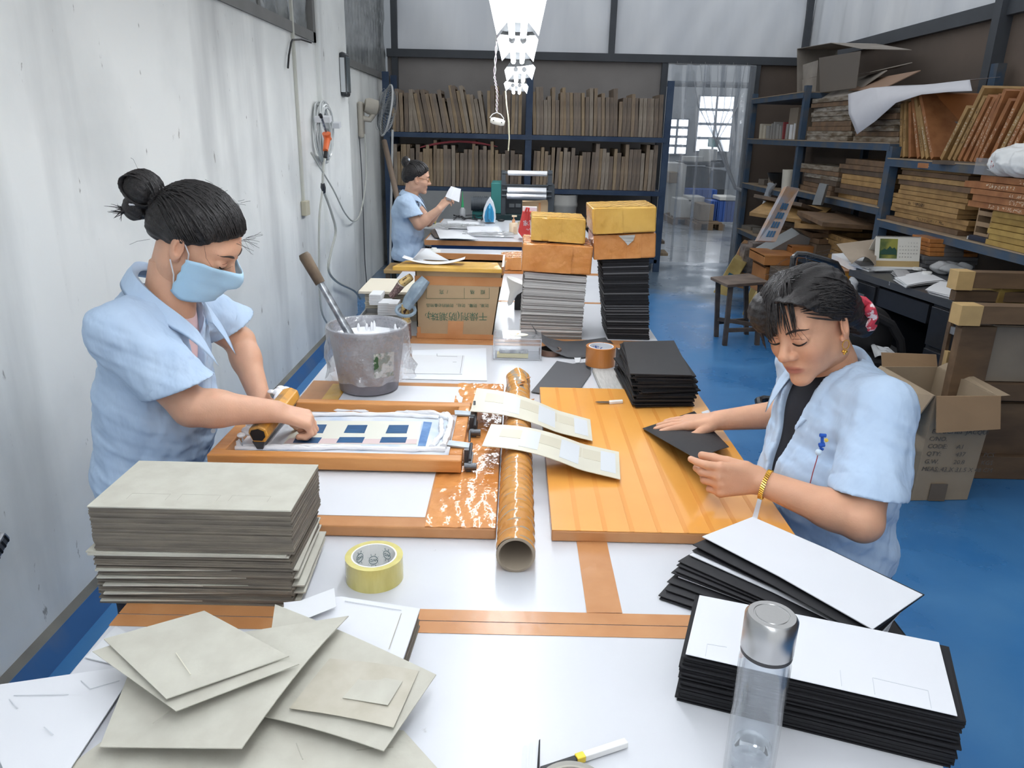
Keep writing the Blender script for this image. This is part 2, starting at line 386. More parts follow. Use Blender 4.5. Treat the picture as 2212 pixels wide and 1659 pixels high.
def hanging_wires():
    a = P(1074, 60, Y=3.9); b = P(1068, 165, Y=3.9); c = P(1074, 200, Y=3.9); d = P(1073, 243, Y=3.9); e = P(1075, 258, Y=3.9)
    t = thing('pull_switch', 'white cord switch hanging on twisted pink and white wires', 'switch', e)
    for k in (0, math.pi):
        pts = []
        for i in range(80):
            u = i/79*3; seg = [a, b, c, d]; j = min(int(u), 2); p = seg[j].lerp(seg[j+1], u-j)
            pts.append(p+Vector((0.004*math.cos(i*0.55+k), 0.004*math.sin(i*0.55+k), 0)))
        MB().tube(pts, 0.0022, 5).build('wire', mat('pinkish wire', (205, 190, 200), 0.4) if k else mat('white wire', (225, 225, 222), 0.4), t)
    for s in (-1, 1):
        MB().tube([d, d+Vector((s*0.02, 0, -0.008)), d+Vector((s*0.034, 0, -0.025)), e+Vector((s*0.03, 0, -0.002-s*0.008))], 0.0022, 5).build('wire', _MC['white wire'], t)
    q = Matrix.Rotation(0.2, 3, 'Y')
    m = MB(); pr = [(0.0, -0.036), (0.011, -0.035), (0.016, -0.02), (0.016, 0.02), (0.011, 0.035), (0.0, 0.036)]
    m.lathe(pr, e+Vector((0, 0, -0.01)), 12, M=q @ Matrix.Rotation(math.pi/2, 3, 'Y')); m.build('switch_body', mat('ivory plastic', (238, 236, 226), 0.35), t)
    for s in (-1, 1): MB().sph(e+Vector((s*0.02, -0.016, -0.01-s*0.004)), 0.003, 6, 4).build('screw', M_black, t)
    y = 7.3; pts = [P(1092, 196, Y=y), P(1094, 225, Y=y), P(1099, 262, Y=y), P(1100, 300, Y=y), P(1098, 326, Y=y)]
    tag(MB().tube(pts, 0.006, 5).build('loose_wire', mat('cream wire', (222, 216, 186), 0.4)), 'loose cream wire dangling from the farthest tube lamp', 'wire')
hanging_wires()
# ------------------------------------------------------------------ tables
M_top = mat('white table film', (207, 209, 214), 0.28, rgb2=(198, 200, 206), vscale=3.0, detail=8, ramp=(0.5, 0.8), bump=0.03, bscale=6)
def scuffs(m, dens=0.70, col=(150, 150, 150), sc3=(6, 6, 6)):
    nt = m.node_tree; b = nt.nodes['Principled BSDF']; link = b.inputs['Base Color'].links[0].from_socket
    t = nt.nodes.new('ShaderNodeTexCoord'); mp = nt.nodes.new('ShaderNodeMapping'); mp.inputs['Scale'].default_value = sc3
    nt.links.new(t.outputs['Object'], mp.inputs[0])
    n = nt.nodes.new('ShaderNodeTexNoise'); n.inputs['Scale'].default_value = 2.0; n.inputs['Detail'].default_value = 10; n.inputs['Roughness'].default_value = 0.7
    nt.links.new(mp.outputs[0], n.inputs['Vector'])
    r = nt.nodes.new('ShaderNodeValToRGB'); r.color_ramp.elements[0].position = dens; r.color_ramp.elements[0].color = (0, 0, 0, 1); r.color_ramp.elements[1].position = dens+0.06; r.color_ramp.elements[1].color = (0.8, 0.8, 0.8, 1)
    nt.links.new(n.outputs[0], r.inputs[0])
    mx = nt.nodes.new('ShaderNodeMix'); mx.data_type = 'RGBA'; mx.inputs['B'].default_value = (*s2l(col), 1)
    nt.links.new(r.outputs[0], mx.inputs['Factor']); nt.links.new(link, mx.inputs['A']); nt.links.new(mx.outputs['Result'], b.inputs['Base Color'])
scuffs(M_top, 0.69)
M_tape = mat('orange packing tape', (192, 138, 92), 0.22, rgb2=(184, 128, 82), vscale=14, detail=3, bump=0.06, bscale=40)
M_tapeW = mat('wrinkled orange tape', (214, 148, 86), 0.14, rgb2=(196, 126, 64), vscale=9, detail=4, bump=0.55, bscale=26)
M_tapeY = mat('yellow packing tape', (218, 174, 88), 0.16, rgb2=(204, 158, 72), vscale=8, detail=4, bump=0.35, bscale=22)
M_legb = mat('blue table steel', (40, 84, 140), 0.45, var=0.1)
TZ = 0.72
def table(x0, x1, y0, y1, label, tapes=(), name='work_table'):
    t = thing(name, label, 'table', ((x0+x1)/2, (y0+y1)/2, 0))
    MB().b6(x0, x1, y0, y1, TZ-0.035, TZ).build('table_top', M_top, t, bevel=0.003)
    for (a, b, c, d, w) in tapes:
        m = MB(); o = TZ+0.0006+0.0004*w
        m.slab([(a, c, o), (b, c, o), (b, d, o), (a, d, o)], 0.0005, max(1, int((b-a)*40)), max(1, int((d-c)*40)),
               lambda u, v: 0.0012*abs(math.sin(u*23+1.3*math.sin(v*7)))*random.random() if w > 1 else 0.0)
        m.build('tape', M_tape, t)
    m = MB(); m.b6(x0+0.04, x1-0.04, y0+0.04, y0+0.08, TZ-0.085, TZ-0.035); m.b6(x0+0.04, x1-0.04, y1-0.08, y1-0.04, TZ-0.085, TZ-0.035)
    m.b6(x0+0.04, x0+0.08, y0+0.08, y1-0.08, TZ-0.085, TZ-0.035); m.b6(x1-0.08, x1-0.04, y0+0.08, y1-0.08, TZ-0.085, TZ-0.035)
    m.build('apron', M_legb, t)
    for x in (x0+0.06, x1-0.06):
        for y in (y0+0.06, y1-0.06): MB().b6(x-0.02, x+0.02, y-0.02, y+0.02, 0, TZ-0.085).build('leg', M_legb, t)
    return t
TX0, TX1 = -0.65, 0.58
table(TX0, TX1, -0.25, 1.067, 'white covered table nearest the camera, under the loose boards and bottle',
      [(TX0, TX1, 1.036, 1.067, 1)])
table(TX0, TX1, 1.069, 2.84, 'long white covered printing table between the two nearest women',
      [(TX0, TX1, 1.069, 1.10, 1), (0.137, 0.198, 1.10, 1.36, 2), (TX0, TX1, 2.79, 2.84, 1)])
table(TX0, TX1, 2.842, 4.37, 'white covered table under the carton and tall paper stacks',
      [(TX0, TX1, 2.842, 2.90, 1), (TX0, TX1, 3.57, 3.60, 1), (TX0, TX1, 4.33, 4.37, 1)])
table(TX0, TX1, 4.372, 5.25, 'short white covered table behind the orange wrapped parcels', [(TX0, TX1, 4.372, 4.40, 1)])
def back_table():
    x0, x1, y0, y1 = -0.67, 0.6, 5.66, 7.1
    t = table(x0, x1, y0, y1, 'farthest work table with grey top where the woman reads', [], 'sewing_table')
    m = MB(); m.b6(x0-0.004, x1, y0-0.008, y0, TZ-0.035, TZ+0.001); m.b6(x0-0.008, x0, y0, y1, TZ-0.035, TZ+0.001); m.build('orange_edge', M_tape, t)
back_table()
# ------------------------------------------------------------------ people: smooth solid modelling on a grid
class SDF:
    def __init__(s, lo, hi, h):
        s.lo = np.array(lo, np.float32); s.h = h
        s.n = np.ceil((np.array(hi)-np.array(lo))/h).astype(int)+1
        s.D = np.full(s.n, 0.08, np.float32)
        s.ax = [s.lo[i]+h*np.arange(s.n[i], dtype=np.float32) for i in range(3)]
    def _sub(s, lo, hi):
        a = np.clip(np.floor((np.array(lo)-s.lo)/s.h).astype(int), 0, s.n); b = np.clip(np.ceil((np.array(hi)-s.lo)/s.h).astype(int)+1, 0, s.n)
        if np.any(b <= a): return None
        sl = tuple(slice(a[i], b[i]) for i in range(3))
        return sl, s.ax[0][sl[0]][:, None, None], s.ax[1][sl[1]][None, :, None], s.ax[2][sl[2]][None, None, :]
    def _mix(s, sl, d, k, op):
        D = s.D[sl]
        if op == 'u':
            hh = np.clip(0.5+0.5*(D-d)/k, 0, 1); s.D[sl] = D*(1-hh)+d*hh-k*hh*(1-hh)
        elif op == 's':
            d = -d; hh = np.clip(0.5-0.5*(D-d)/k, 0, 1); s.D[sl] = D*(1-hh)+d*hh+k*hh*(1-hh)
    def cone(s, a, b, r1, r2, k=0.012, op='u'):
        a = np.array(a, float); b = np.array(b, float); m = max(r1, r2)+0.06
        q = s._sub(np.minimum(a, b)-m, np.maximum(a, b)+m)
        if q is None: return s
        sl, x, y, z = q; ab = b-a; L2 = float(ab @ ab)+1e-12
        t = np.clip(((x-a[0])*ab[0]+(y-a[1])*ab[1]+(z-a[2])*ab[2])/L2, 0, 1)
        d = np.sqrt((x-a[0]-t*ab[0])**2+(y-a[1]-t*ab[1])**2+(z-a[2]-t*ab[2])**2)-(r1+(r2-r1)*t)
        s._mix(sl, d.astype(np.float32), k, op); return s
    def ell(s, c, r, k=0.012, op='u', M=None):
        c = np.array(c, float); r = np.array(r, float); m = max(r)+0.06
        q = s._sub(c-m, c+m)
        if q is None: return s
        sl, x, y, z = q; X, Y, Z = x-c[0], y-c[1], z-c[2]
        if M is not None:
            X, Y, Z = (M[0][0]*X+M[1][0]*Y+M[2][0]*Z, M[0][1]*X+M[1][1]*Y+M[2][1]*Z, M[0][2]*X+M[1][2]*Y+M[2][2]*Z)
        k0 = np.sqrt((X/r[0])**2+(Y/r[1])**2+(Z/r[2])**2); k1 = np.sqrt((X/r[0]**2)**2+(Y/r[1]**2)**2+(Z/r[2]**2)**2)+1e-6
        d = k0*(k0-1)/k1
        s._mix(sl, d.astype(np.float32), k, op); return s
    def field(s, fn):
        s.D = fn(s.D, s.ax[0][:, None, None], s.ax[1][None, :, None], s.ax[2][None, None, :]).astype(np.float32); return s
    def mesh(s):
        D = s.D; D = np.pad(D, 1, constant_values=0.08); lo = s.lo-s.h
        S = D < 0; n = np.array(D.shape)-1
        cs = [(i, j, k) for i in (0, 1) for j in (0, 1) for k in (0, 1)]
        cnt = sum(S[i:i+n[0], j:j+n[1], k:k+n[2]].astype(np.int8) for i, j, k in cs)
        act = (cnt > 0) & (cnt < 8); idx = np.argwhere(act)
        vid = -np.ones(act.shape, np.int32); vid[act] = np.arange(len(idx))
        val = np.stack([D[idx[:, 0]+i, idx[:, 1]+j, idx[:, 2]+k] for i, j, k in cs], 1)
        C = np.array(cs, float); acc = np.zeros((len(idx), 3)); num = np.zeros(len(idx))
        for a in range(8):
            for b in range(a+1, 8):
                if np.abs(C[a]-C[b]).sum() != 1: continue
                va, vb = val[:, a], val[:, b]; cr = (va < 0) != (vb < 0)
                t = np.where(cr, va/np.where(cr, va-vb, 1), 0)
                acc[cr] += (C[a]+(C[b]-C[a])*t[:, None])[cr]; num[cr] += 1
        V = lo+(idx+acc/num[:, None])*s.h
        F = []
        for ax in range(3):
            o = [0, 0, 0]; o[ax] = 1
            A = S[tuple(slice(0, -1) if i == ax else slice(None) for i in range(3))]; B = S[tuple(slice(1, None) if i == ax else slice(None) for i in range(3))]
            e = np.argwhere(A != B); u, v = [(1, 2), (2, 0), (0, 1)][ax]
            ok = (e[:, u] > 0) & (e[:, v] > 0) & (e[:, u] < n[u]) & (e[:, v] < n[v]); e = e[ok]
            fl = A[e[:, 0], e[:, 1], e[:, 2]]
            def g(du, dv):
                q = e.copy(); q[:, u] -= du; q[:, v] -= dv; return vid[q[:, 0], q[:, 1], q[:, 2]]
            Q = np.stack([g(1, 1), g(0, 1), g(0, 0), g(1, 0)], 1); Q[~fl] = Q[~fl][:, ::-1]
            F.append(Q[(Q >= 0).all(1)])
        return V, np.concatenate(F)
def np_mesh(name, V, F, m, parent=None, col=None, smooth_it=1):
    me = bpy.data.meshes.new(name); me.vertices.add(len(V)); me.vertices.foreach_set('co', np.asarray(V, np.float32).ravel())
    nf = len(F); me.loops.add(nf*4); me.polygons.add(nf)
    me.loops.foreach_set('vertex_index', np.asarray(F, np.int32).ravel())
    me.polygons.foreach_set('loop_start', np.arange(nf, dtype=np.int32)*4); me.polygons.foreach_set('loop_total', np.full(nf, 4, np.int32))
    me.update(calc_edges=True); me.validate()
    me.polygons.foreach_set('use_smooth', np.ones(len(me.polygons), bool))
    if col is not None and len(me.vertices) == len(col):
        a = me.color_attributes.new('Col', 'FLOAT_COLOR', 'POINT'); c4 = np.ones((len(col), 4), np.float32); c4[:, :3] = col; a.data.foreach_set('color', c4.ravel())
    me.materials.append(m)
    o = bpy.data.objects.new(name, me); COL.objects.link(o)
    if parent is not None:
        o.parent = parent; o.matrix_parent_inverse = parent_inv(parent)
    if smooth_it:
        md = o.modifiers.new('smooth', 'SMOOTH'); md.iterations = smooth_it; md.factor = 0.5
    return o
def join(parts):
    V = []; F = []; Cc = []; o = 0
    for v, f, c in parts: V.append(v); F.append(f+o); Cc.append(c); o += len(v)
    return np.concatenate(V), np.concatenate(F), np.concatenate(Cc)
def headM(yaw, pitch, roll):
    y, p, r = [math.radians(a) for a in (yaw, pitch, roll)]
    return np.array((Matrix.Rotation(y, 3, 'Z') @ Matrix.Rotation(p, 3, 'Y') @ Matrix.Rotation(r, 3, 'X')))
SK = s2l
HS = {}
def head_skin(skin, lips, nl):
    s = SDF((-0.15, -0.105, -0.17), (0.125, 0.105, 0.135), 0.0022)
    s.ell((-0.010, 0, 0.035), (0.092, 0.073, 0.078)); s.ell((0.022, 0, -0.018), (0.062, 0.064, 0.078), 0.02)
    s.ell((0.028, 0, -0.062), (0.052, 0.046, 0.042), 0.025); s.ell((0.067, 0, -0.098), (0.020, 0.023, 0.016), 0.022)
    for q in (-1, 1):
        s.ell((0.050, q*0.035, -0.026), (0.028, 0.026, 0.028), 0.02)
        s.ell((-0.012, q*0.046, -0.050), (0.03, 0.02, 0.035), 0.02)
    s.ell((0.066, 0, 0.026), (0.018, 0.050, 0.016), 0.02)
    for q in (-1, 1): s.ell((0.096, q*0.033, 0.004), (0.016, 0.020, 0.012), 0.012, 's')
    for q in (-1, 1): s.ell((0.071, q*0.032, 0.002), (0.0155, 0.0185, 0.0125), 0.004)
    s.cone((0.079, 0, 0.012), (0.099, 0, -0.026), 0.0075, 0.0112, 0.012); s.ell((0.100, 0, -0.029), (0.0125, 0.0120, 0.0105), 0.007)
    for q in (-1, 1): s.ell((0.0895, q*0.0140, -0.0325), (0.0100, 0.0080, 0.0082), 0.006)
    for q in (-1, 1): s.ell((0.096, q*0.0065, -0.0395), (0.004, 0.0035, 0.003), 0.002, 's')
    s.ell((0.070, 0, -0.063), (0.014, 0.026, 0.018), 0.012)
    s.ell((0.0780, 0, -0.0618), (0.0102, 0.0250, 0.0060), 0.0035); s.ell((0.0765, 0, -0.0722), (0.0105, 0.0215, 0.0068), 0.0035)
    s.ell((0.0885, 0, -0.0672), (0.006, 0.024, 0.0012), 0.0025, 's')
    for q in (-1, 1):
        E = np.array(Matrix.Rotation(q*0.35, 3, 'Z') @ Matrix.Rotation(-0.2, 3, 'Y'))
        s.ell((-0.012, q*0.077, -0.006), (0.018, 0.007, 0.031), 0.004, M=E); s.ell((-0.006, q*0.083, -0.002), (0.009, 0.006, 0.017), 0.003, 's', M=E)
        s.ell((-0.004, q*0.073, -0.032), (0.009, 0.006, 0.009), 0.004)
    s.cone((-0.028, 0, -0.045), np.array(nl)*1.0, 0.050, 0.054, 0.025)
    HS['s'] = s
    V, F = s.mesh()
    c = np.tile(np.array(SK(skin), np.float32), (len(V), 1))
    x, y, z = V.T
    lipm = np.exp(-(((z+0.0670)/(0.0096*np.sqrt(np.clip(1-(y/0.027)**2, 0.05, 1))))**6+(y/0.024)**6))*(x > 0.071)
    c += (np.array(SK(lips))-c)*(lipm*0.85)[:, None]
    ch = np.exp(-(((np.abs(y)-0.04)/0.022)**2+((z+0.032)/0.022)**2))*(x > 0.03)+0.7*np.exp(-((y/0.014)**2+((z+0.03)/0.014)**2))*(x > 0.08)+0.6*(np.abs(y) > 0.07)
    c *= (1-ch[:, None]*np.array([0.02, 0.10, 0.12]))
    sh = np.exp(-(((np.abs(y)-0.032)/0.016)**2+((z-0.006)/0.008)**2))*(x > 0.06)
    c *= (1-sh[:, None]*np.array([0.12, 0.16, 0.16]))
    return V, F, c
def hand_prims(s, W, d, n, t, curl, lens=(0.070, 0.078, 0.073, 0.056), thumb=(0.75, 0.55, 0.35), tb=0.3, spread=0.06, rs=1.0):
    """W wrist, d finger direction, n palm-facing normal, t thumb side"""
    W = Vector(W); d = Vector(d).normalized(); n = Vector(n); n = (n-d*n.dot(d)).normalized(); t = d.cross(n) if d.cross(n).dot(Vector(t)) > 0 else n.cross(d)
    kn = []
    for i in range(4):
        off = 0.028-0.0187*i; K = W+d*(0.083-0.004*abs(i-1))+t*off-n*0.002
        s.cone(W+t*(off*0.55), K, 0.0155*rs, 0.0118*rs, 0.010)
        dd = (d+t*(off/0.028*spread)).normalized(); p = K; r = 0.0098*rs if i < 3 else 0.0085*rs; ang = 0
        for j, fr in enumerate((0.46, 0.30, 0.26)):
            ang += curl[j]*(1+0.05*i) if not isinstance(curl[j], (list, tuple)) else curl[j][i]
            e = dd*math.cos(ang)+n*math.sin(ang); q = p+e*lens[i]*fr
            s.cone(p, q, r, r*0.9, 0.0025 if j else 0.005); p = q; r *= 0.9
    B = W+d*0.022+t*0.024+n*0.006
    e = (d*thumb[0]+t*thumb[1]+n*thumb[2]).normalized(); p = B
    s.cone(W+d*0.012+t*0.012, B, 0.015*rs, 0.0145*rs, 0.01)
    for j, L in enumerate((0.040, 0.030, 0.024)):
        e = (e+d*tb*(0.6 if j else 0)+n*0.05*j).normalized(); q = p+e*L
        s.cone(p, q, (0.0140, 0.0115, 0.0105)[j]*rs, (0.0115, 0.0105, 0.0088)[j]*rs, 0.004); p = q
def arm_patch(S, E, W, d, n, t, curl, r=(0.046, 0.040, 0.026), h=0.0026, skin=(200, 150, 120), mid=0.5, **kw):
    """bare arm from shoulder to fingertips"""
    S, E, W = Vector(S), Vector(E), Vector(W); d_ = Vector(d).normalized()
    pts = [E, W, W+d_*0.18]; lo = [min(p[i] for p in pts)-0.075 for i in range(3)]; hi = [max(p[i] for p in pts)+0.075 for i in range(3)]
    A = S.lerp(E, mid)
    lo = [min(lo[i], A[i]-0.06) for i in range(3)]; hi = [max(hi[i], A[i]+0.06) for i in range(3)]
    s = SDF(lo, hi, h)
    s.cone(A, E, r[0]*(1-mid*0.15), r[1]*0.98, 0.015); s.cone(E, E.lerp(W, 0.3), r[1], r[1]*0.98, 0.012)
    s.cone(E.lerp(W, 0.25), W, r[1]*0.98, r[2], 0.015)
    hand_prims(s, W, d, n, t, curl, **kw)
    V, F = s.mesh()
    return V, F, np.tile(np.array(SK(skin), np.float32), (len(V), 1))
def noise3(x, y, z, f, seed=0):
    return (np.sin(f*(x+0.7*y)+1.7*np.sin(f*0.6*z+seed))+np.sin(f*1.3*(y-0.5*z)+1.3*np.sin(f*0.7*x+seed*2))+np.sin(f*1.7*(z+0.4*x)+1.1*np.sin(f*0.8*y+seed*3)))/3
def torso_prims(s, T, grow, k=0.03, arms=True, bust=True):
    """T: dict of joints; grow: cloth clearance"""
    f, l = T['f'], T['l']; fm = np.array([[f.x, l.x, 0], [f.y, l.y, 0], [0, 0, 1]])
    for c, r in T['ells']: s.ell(c, (r[0]+grow, r[1]+grow, r[2]+grow), k, M=fm)
    if arms:
        for q in ('L', 'R'):
            S = T['S'+q]; s.cone(Vector(T['neck'])+Vector((0, 0, -0.042)), S, 0.048+grow, 0.050+grow, k)
def shirt_mesh(T, m, und, parent, seed=0, zlo=0.5, wrinkle=0.004, vcut=None, h=0.0042):
    f, l = T['f'], T['l']; pts = [Vector(T[k]) for k in ('neck', 'SL', 'SR', 'hemL', 'hemR')]+[Vector(c) for c, r in T['ells']]
    lo = [min(p[i] for p in pts)-0.2 for i in range(2)]+[zlo-0.02]; hi = [max(p[i] for p in pts)+0.2 for i in range(2)]+[Vector(T['neck']).z+0.06]
    s = SDF(lo, hi, h)
    torso_prims(s, T, 0.012); calm = 1.0
    for q in ('L', 'R'):                                       # sleeves, cut at the hem and hollow inside
        S, H, E = Vector(T['S'+q]), Vector(T['hem'+q]), Vector(T['E'+q]); rs = T.get('rs', 0.078); a = (H-S).normalized(); cn = (a*0.45+Vector((0, 0, -0.55))).normalized()
        s2 = SDF(lo, hi, h); s2.cone(S, H+a*0.05, 0.064, rs+0.004, 0.02)
        def sl(D, x, y, z):
            t = (x-H.x)*a.x+(y-H.y)*a.y+(z-H.z)*a.z
            rad = np.sqrt(np.maximum((x-H.x)**2+(y-H.y)**2+(z-H.z)**2-t*t, 0))
            D = D+wrinkle*0.0*np.sin(60*t+5*np.sin(40*(x+y)+seed))*np.clip((t+0.14)/0.1, 0, 1)*0.5-0.0022*((t > -0.024) & (t < -0.021))*-1
            tc = (x-H.x)*cn.x+(y-H.y)*cn.y+(z-H.z)*cn.z
            return np.maximum(D, tc)
        def mk(D, x, y, z):
            t = (x-H.x)*a.x+(y-H.y)*a.y+(z-H.z)*a.z; rad = np.sqrt(np.maximum((x-H.x)**2+(y-H.y)**2+(z-H.z)**2-t*t, 0)); tc = (x-H.x)*cn.x+(y-H.y)*cn.y+(z-H.z)*cn.z
            return np.where(rad < rs+0.025, np.clip(np.abs(tc)/0.035, 0.08, 1), 1.0)
        calm = calm*mk(0, s.ax[0][:, None, None], s.ax[1][None, :, None], s.ax[2][None, None, :])
        s2.field(sl); k = 0.03; hh = np.clip(0.5+0.5*(s.D-s2.D)/k, 0, 1); s.D = s.D*(1-hh)+s2.D*hh-k*hh*(1-hh)
    nk = Vector(T['neck']); ctr = Vector(T['ells'][0][0])
    def fx(D, x, y, z):
        D = D+calm*wrinkle*(1.15*noise3(x, y, z, 34, seed)+0.55*noise3(x, y, z, 80, seed+3)+0.25*noise3(x, y, z, 170, seed+5))
        D = np.maximum(D, zlo+0.006*np.sin(14*(x+y))-z)
        X = (x-nk.x)*f.x+(y-nk.y)*f.y; Y = (x-nk.x)*l.x+(y-nk.y)*l.y; Z = z-nk.z
        D = np.maximum(D, -(np.sqrt((X-0.012)**2+(Y*0.95)**2+(np.maximum(-Z-0.02, 0)*0.6)**2)-0.066))   # neck opening
        v = vcut or T['v']
        wd = np.clip((Z+v[0])/v[0], 0, 1)*v[1]+np.where(Z+v[0] > 0, 0.006, -1)
        D = np.maximum(D, -np.maximum(np.abs(Y-v[2]*np.clip(-Z/v[0], 0, 1))-wd, -(X-0.0)))
        # placket line down the front
        D = D+np.where((X > 0.03) & (np.abs(np.abs(Y-v[2]*np.clip(-Z/v[0], 0, 1))-wd-0.024) < 0.0025), 0.0022, 0)
        return D
    s.field(fx); V, F = s.mesh(); o = np_mesh('shirt', V, F, m, parent, smooth_it=2)
    s = SDF(lo, hi, 0.007); torso_prims(s, T, -0.004); s.field(lambda D, x, y, z: np.maximum(np.maximum(D, zlo+0.02-z), z-(nk.z-0.008+T.get('uz', 0))))
    V, F = s.mesh(); np_mesh('undershirt', V, F, und, parent, smooth_it=2)
    return o
def collar(T, m, parent, ang=146, drop=0.052, r0=0.066, tip=0.045, lift=0.042, tilt=0.0):
    f, l, nk = T['f'], T['l'], Vector(T['neck']); n = 36; a = []; b = []; c = []
    for i in range(n+1):
        th = math.radians(-ang+2*ang*i/n); dirv = (-f*math.cos(th)+l*math.sin(th)); e = abs(2*i/n-1)
        up = Vector((0, 0, lift*(1-0.9*e**1.5)-0.006-0.03*e**4+tilt*r0*math.cos(th)))
        p = nk+f*0.010+dirv*r0+up; a.append(p+Vector((0, 0, -0.02))); b.append(p+dirv*0.006+Vector((0, 0, 0.012)))
        tt = max(0, (e-0.72)/0.28); c.append(p+dirv*(0.030+0.014*(1-e))+Vector((0, 0, -drop*(0.75+0.25*e)))+f*0.035*tt+Vector((0, 0, -tip*tt*tt)))
    m_ = MB(); vs = a+b+c; N = n+1
    off = [v+Vector((0, 0, -0.0028)) for v in vs]; fs = []
    for k in (0, 1):
        for i in range(n): fs.append((k*N+i, k*N+i+1, (k+1)*N+i+1, (k+1)*N+i)); q = 3*N; fs.append((q+k*N+i+1, q+k*N+i, q+(k+1)*N+i, q+(k+1)*N+i+1))
    for i in range(n): fs.append((2*N+i, 2*N+i+1, 5*N+i+1, 5*N+i))
    m_.add(vs+off, fs, True)
    o = m_.build('collar', m, parent); sd = o.modifiers.new('s', 'SUBSURF'); sd.levels = 1; sd.render_levels = 1
    return o
def hair_mesh(prims, cut, extra=None, h=0.0028):
    s = SDF((-0.2, -0.13, -0.14), (0.15, 0.13, 0.16), h)
    for p in prims: getattr(s, p[0])(*p[1:])
    s.field(cut)
    if extra:
        for p in extra: getattr(s, p[0])(*p[1:])
    s.field(lambda D, x, y, z: D+0.0012*np.sin(260*y+60*x+3*np.sin(40*z))+0.0008*np.sin(420*z+90*y))
    return s.mesh()
def on_ell(p, c, r, off=0.0):
    q = Vector(((p[0]-c[0])/r[0], (p[1]-c[1])/r[1], (p[2]-c[2])/r[2])).normalized()
    v = Vector((c[0]+q.x*r[0], c[1]+q.y*r[1], c[2]+q.z*r[2])); nn = Vector((q.x/r[0], q.y/r[1], q.z/r[2])).normalized()
    return v+nn*off
def place(M, C, v): return Vector(C)+Vector(M @ np.array(v))
def loc_tube(mb, M, C, pts, r, n=5, flat=1.0): mb.tube([place(M, C, p) for p in pts], r, n, True, True, flat)
M_skin = mat('skin', (205, 158, 130), 0.48, vcol=True, var=0.05, vscale=30, bump=0.06, bscale=260, spec=0.4, sss=0.12)
M_hair = mat('black hair', (24, 22, 23), 0.45, rgb2=(42, 38, 38), vscale=60, stretch=(1, 4, 1), bump=0.3, bscale=150)
M_shirt = mat('light blue cotton', (178, 200, 226), 0.85, rgb2=(186, 207, 231), vscale=10, bump=0.8, bscale=13, stretch=(1.7, 1.7, 0.7), detail=3)
M_dark = mat('black cloth', (32, 34, 42), 0.85, var=0.1)
M_pink = mat('pink cloth', (240, 206, 206), 0.85, var=0.03)
M_lash = mat('lash black', (30, 24, 22), 0.6)
M_brow = mat('brow', (62, 48, 42), 0.8)
M_gold = mat('gold', (226, 178, 84), 0.25, metal=1.0)
M_trou = mat('dark trousers', (36, 38, 48), 0.9, var=0.1)
def face_x(y, z, off=0.0):
    """outermost face surface along x at (y, z) of the head made last"""
    s = HS['s']; j = int(round((y-s.lo[1])/s.h)); k = int(round((z-s.lo[2])/s.h)); col = s.D[:, j, k]; i = np.nonzero(col < 0)[0].max()
    return float(s.lo[0]+s.h*(i+col[i]/(col[i]-col[i+1])))+off
def lids_brows(body, M, C, brows=True):
    for q in (-1, 1):
        pts = []
        for i in range(13):
            u = -1+2*i/12; y = q*(0.032+u*0.0165); z = -0.0020-0.0052*(1-u*u)+0.0012*u
            pts.append((face_x(y, z, 0.0004), y, z))
        mb = MB(); loc_tube(mb, M, C, pts, [0.0006]+[0.0018+0.0010*math.sin(i/10*3.14) for i in range(11)]+[0.0010], 5); mb.build('eyelashes', M_lash, body)
        pts = [(face_x(q*(0.032+u*0.0150), 0.0085-0.003*u*u, -0.0002), q*(0.032+u*0.0150), 0.0085-0.003*u*u) for u in [-1+2*i/8 for i in range(9)]]
        mb = MB(); loc_tube(mb, M, C, pts, [0.0003]+[0.0008]*7+[0.0003], 5); mb.build('lid_crease', mat('lid crease', (140, 96, 78), 0.6), body)
        if brows:
            bp = []
            for i in range(11):
                u = i/10; y = q*(0.011+u*0.043); z = 0.0205+0.0095*math.sin(u*2.3)-0.004*u; bp.append((face_x(y, z, 0.0003), y, z))
            mb = MB(); loc_tube(mb, M, C, bp, [0.0012, 0.0024, 0.0029, 0.0031, 0.0031, 0.0029, 0.0026, 0.0022, 0.0018, 0.0012, 0.0006], 6); mb.build('eyebrow', M_brow, body)
def trousers(parent, hip, knees, feet, r=(0.095, 0.065, 0.05), m=None):
    lo = [min(p[i] for p in [hip]+knees+feet)-0.15 for i in range(3)]; hi = [max(p[i] for p in [hip]+knees+feet)+0.16 for i in range(3)]
    s = SDF(lo, hi, 0.011); s.ell(hip, (0.115, 0.14, 0.10), 0.03)
    for k, ft in zip(knees, feet):
        d = Vector((0, (Vector(k)-Vector(hip)).y*0.6, 0)); s.cone(Vector(hip)+d, k, r[0], r[1], 0.03); s.cone(k, ft, r[1], r[2], 0.03)
    V, F = s.mesh(); np_mesh('trousers', V, F, m or M_trou, parent)
    for ft in feet: MB().sph((ft[0]+0.03*(1 if ft[0] < 0 else -1), ft[1], 0.04), 0.05, 12, 8, (2.2, 0.85, 0.8)).build('shoe', M_black, parent)
def tors(neck, chest, belly, hip, f, r):
    f = Vector((f[0], f[1], 0)).normalized(); l = Vector((-f.y, f.x, 0))
    return dict(f=f, l=l, neck=Vector(neck), ells=[(chest, r[0]), (belly, r[1]), (hip, r[2])])
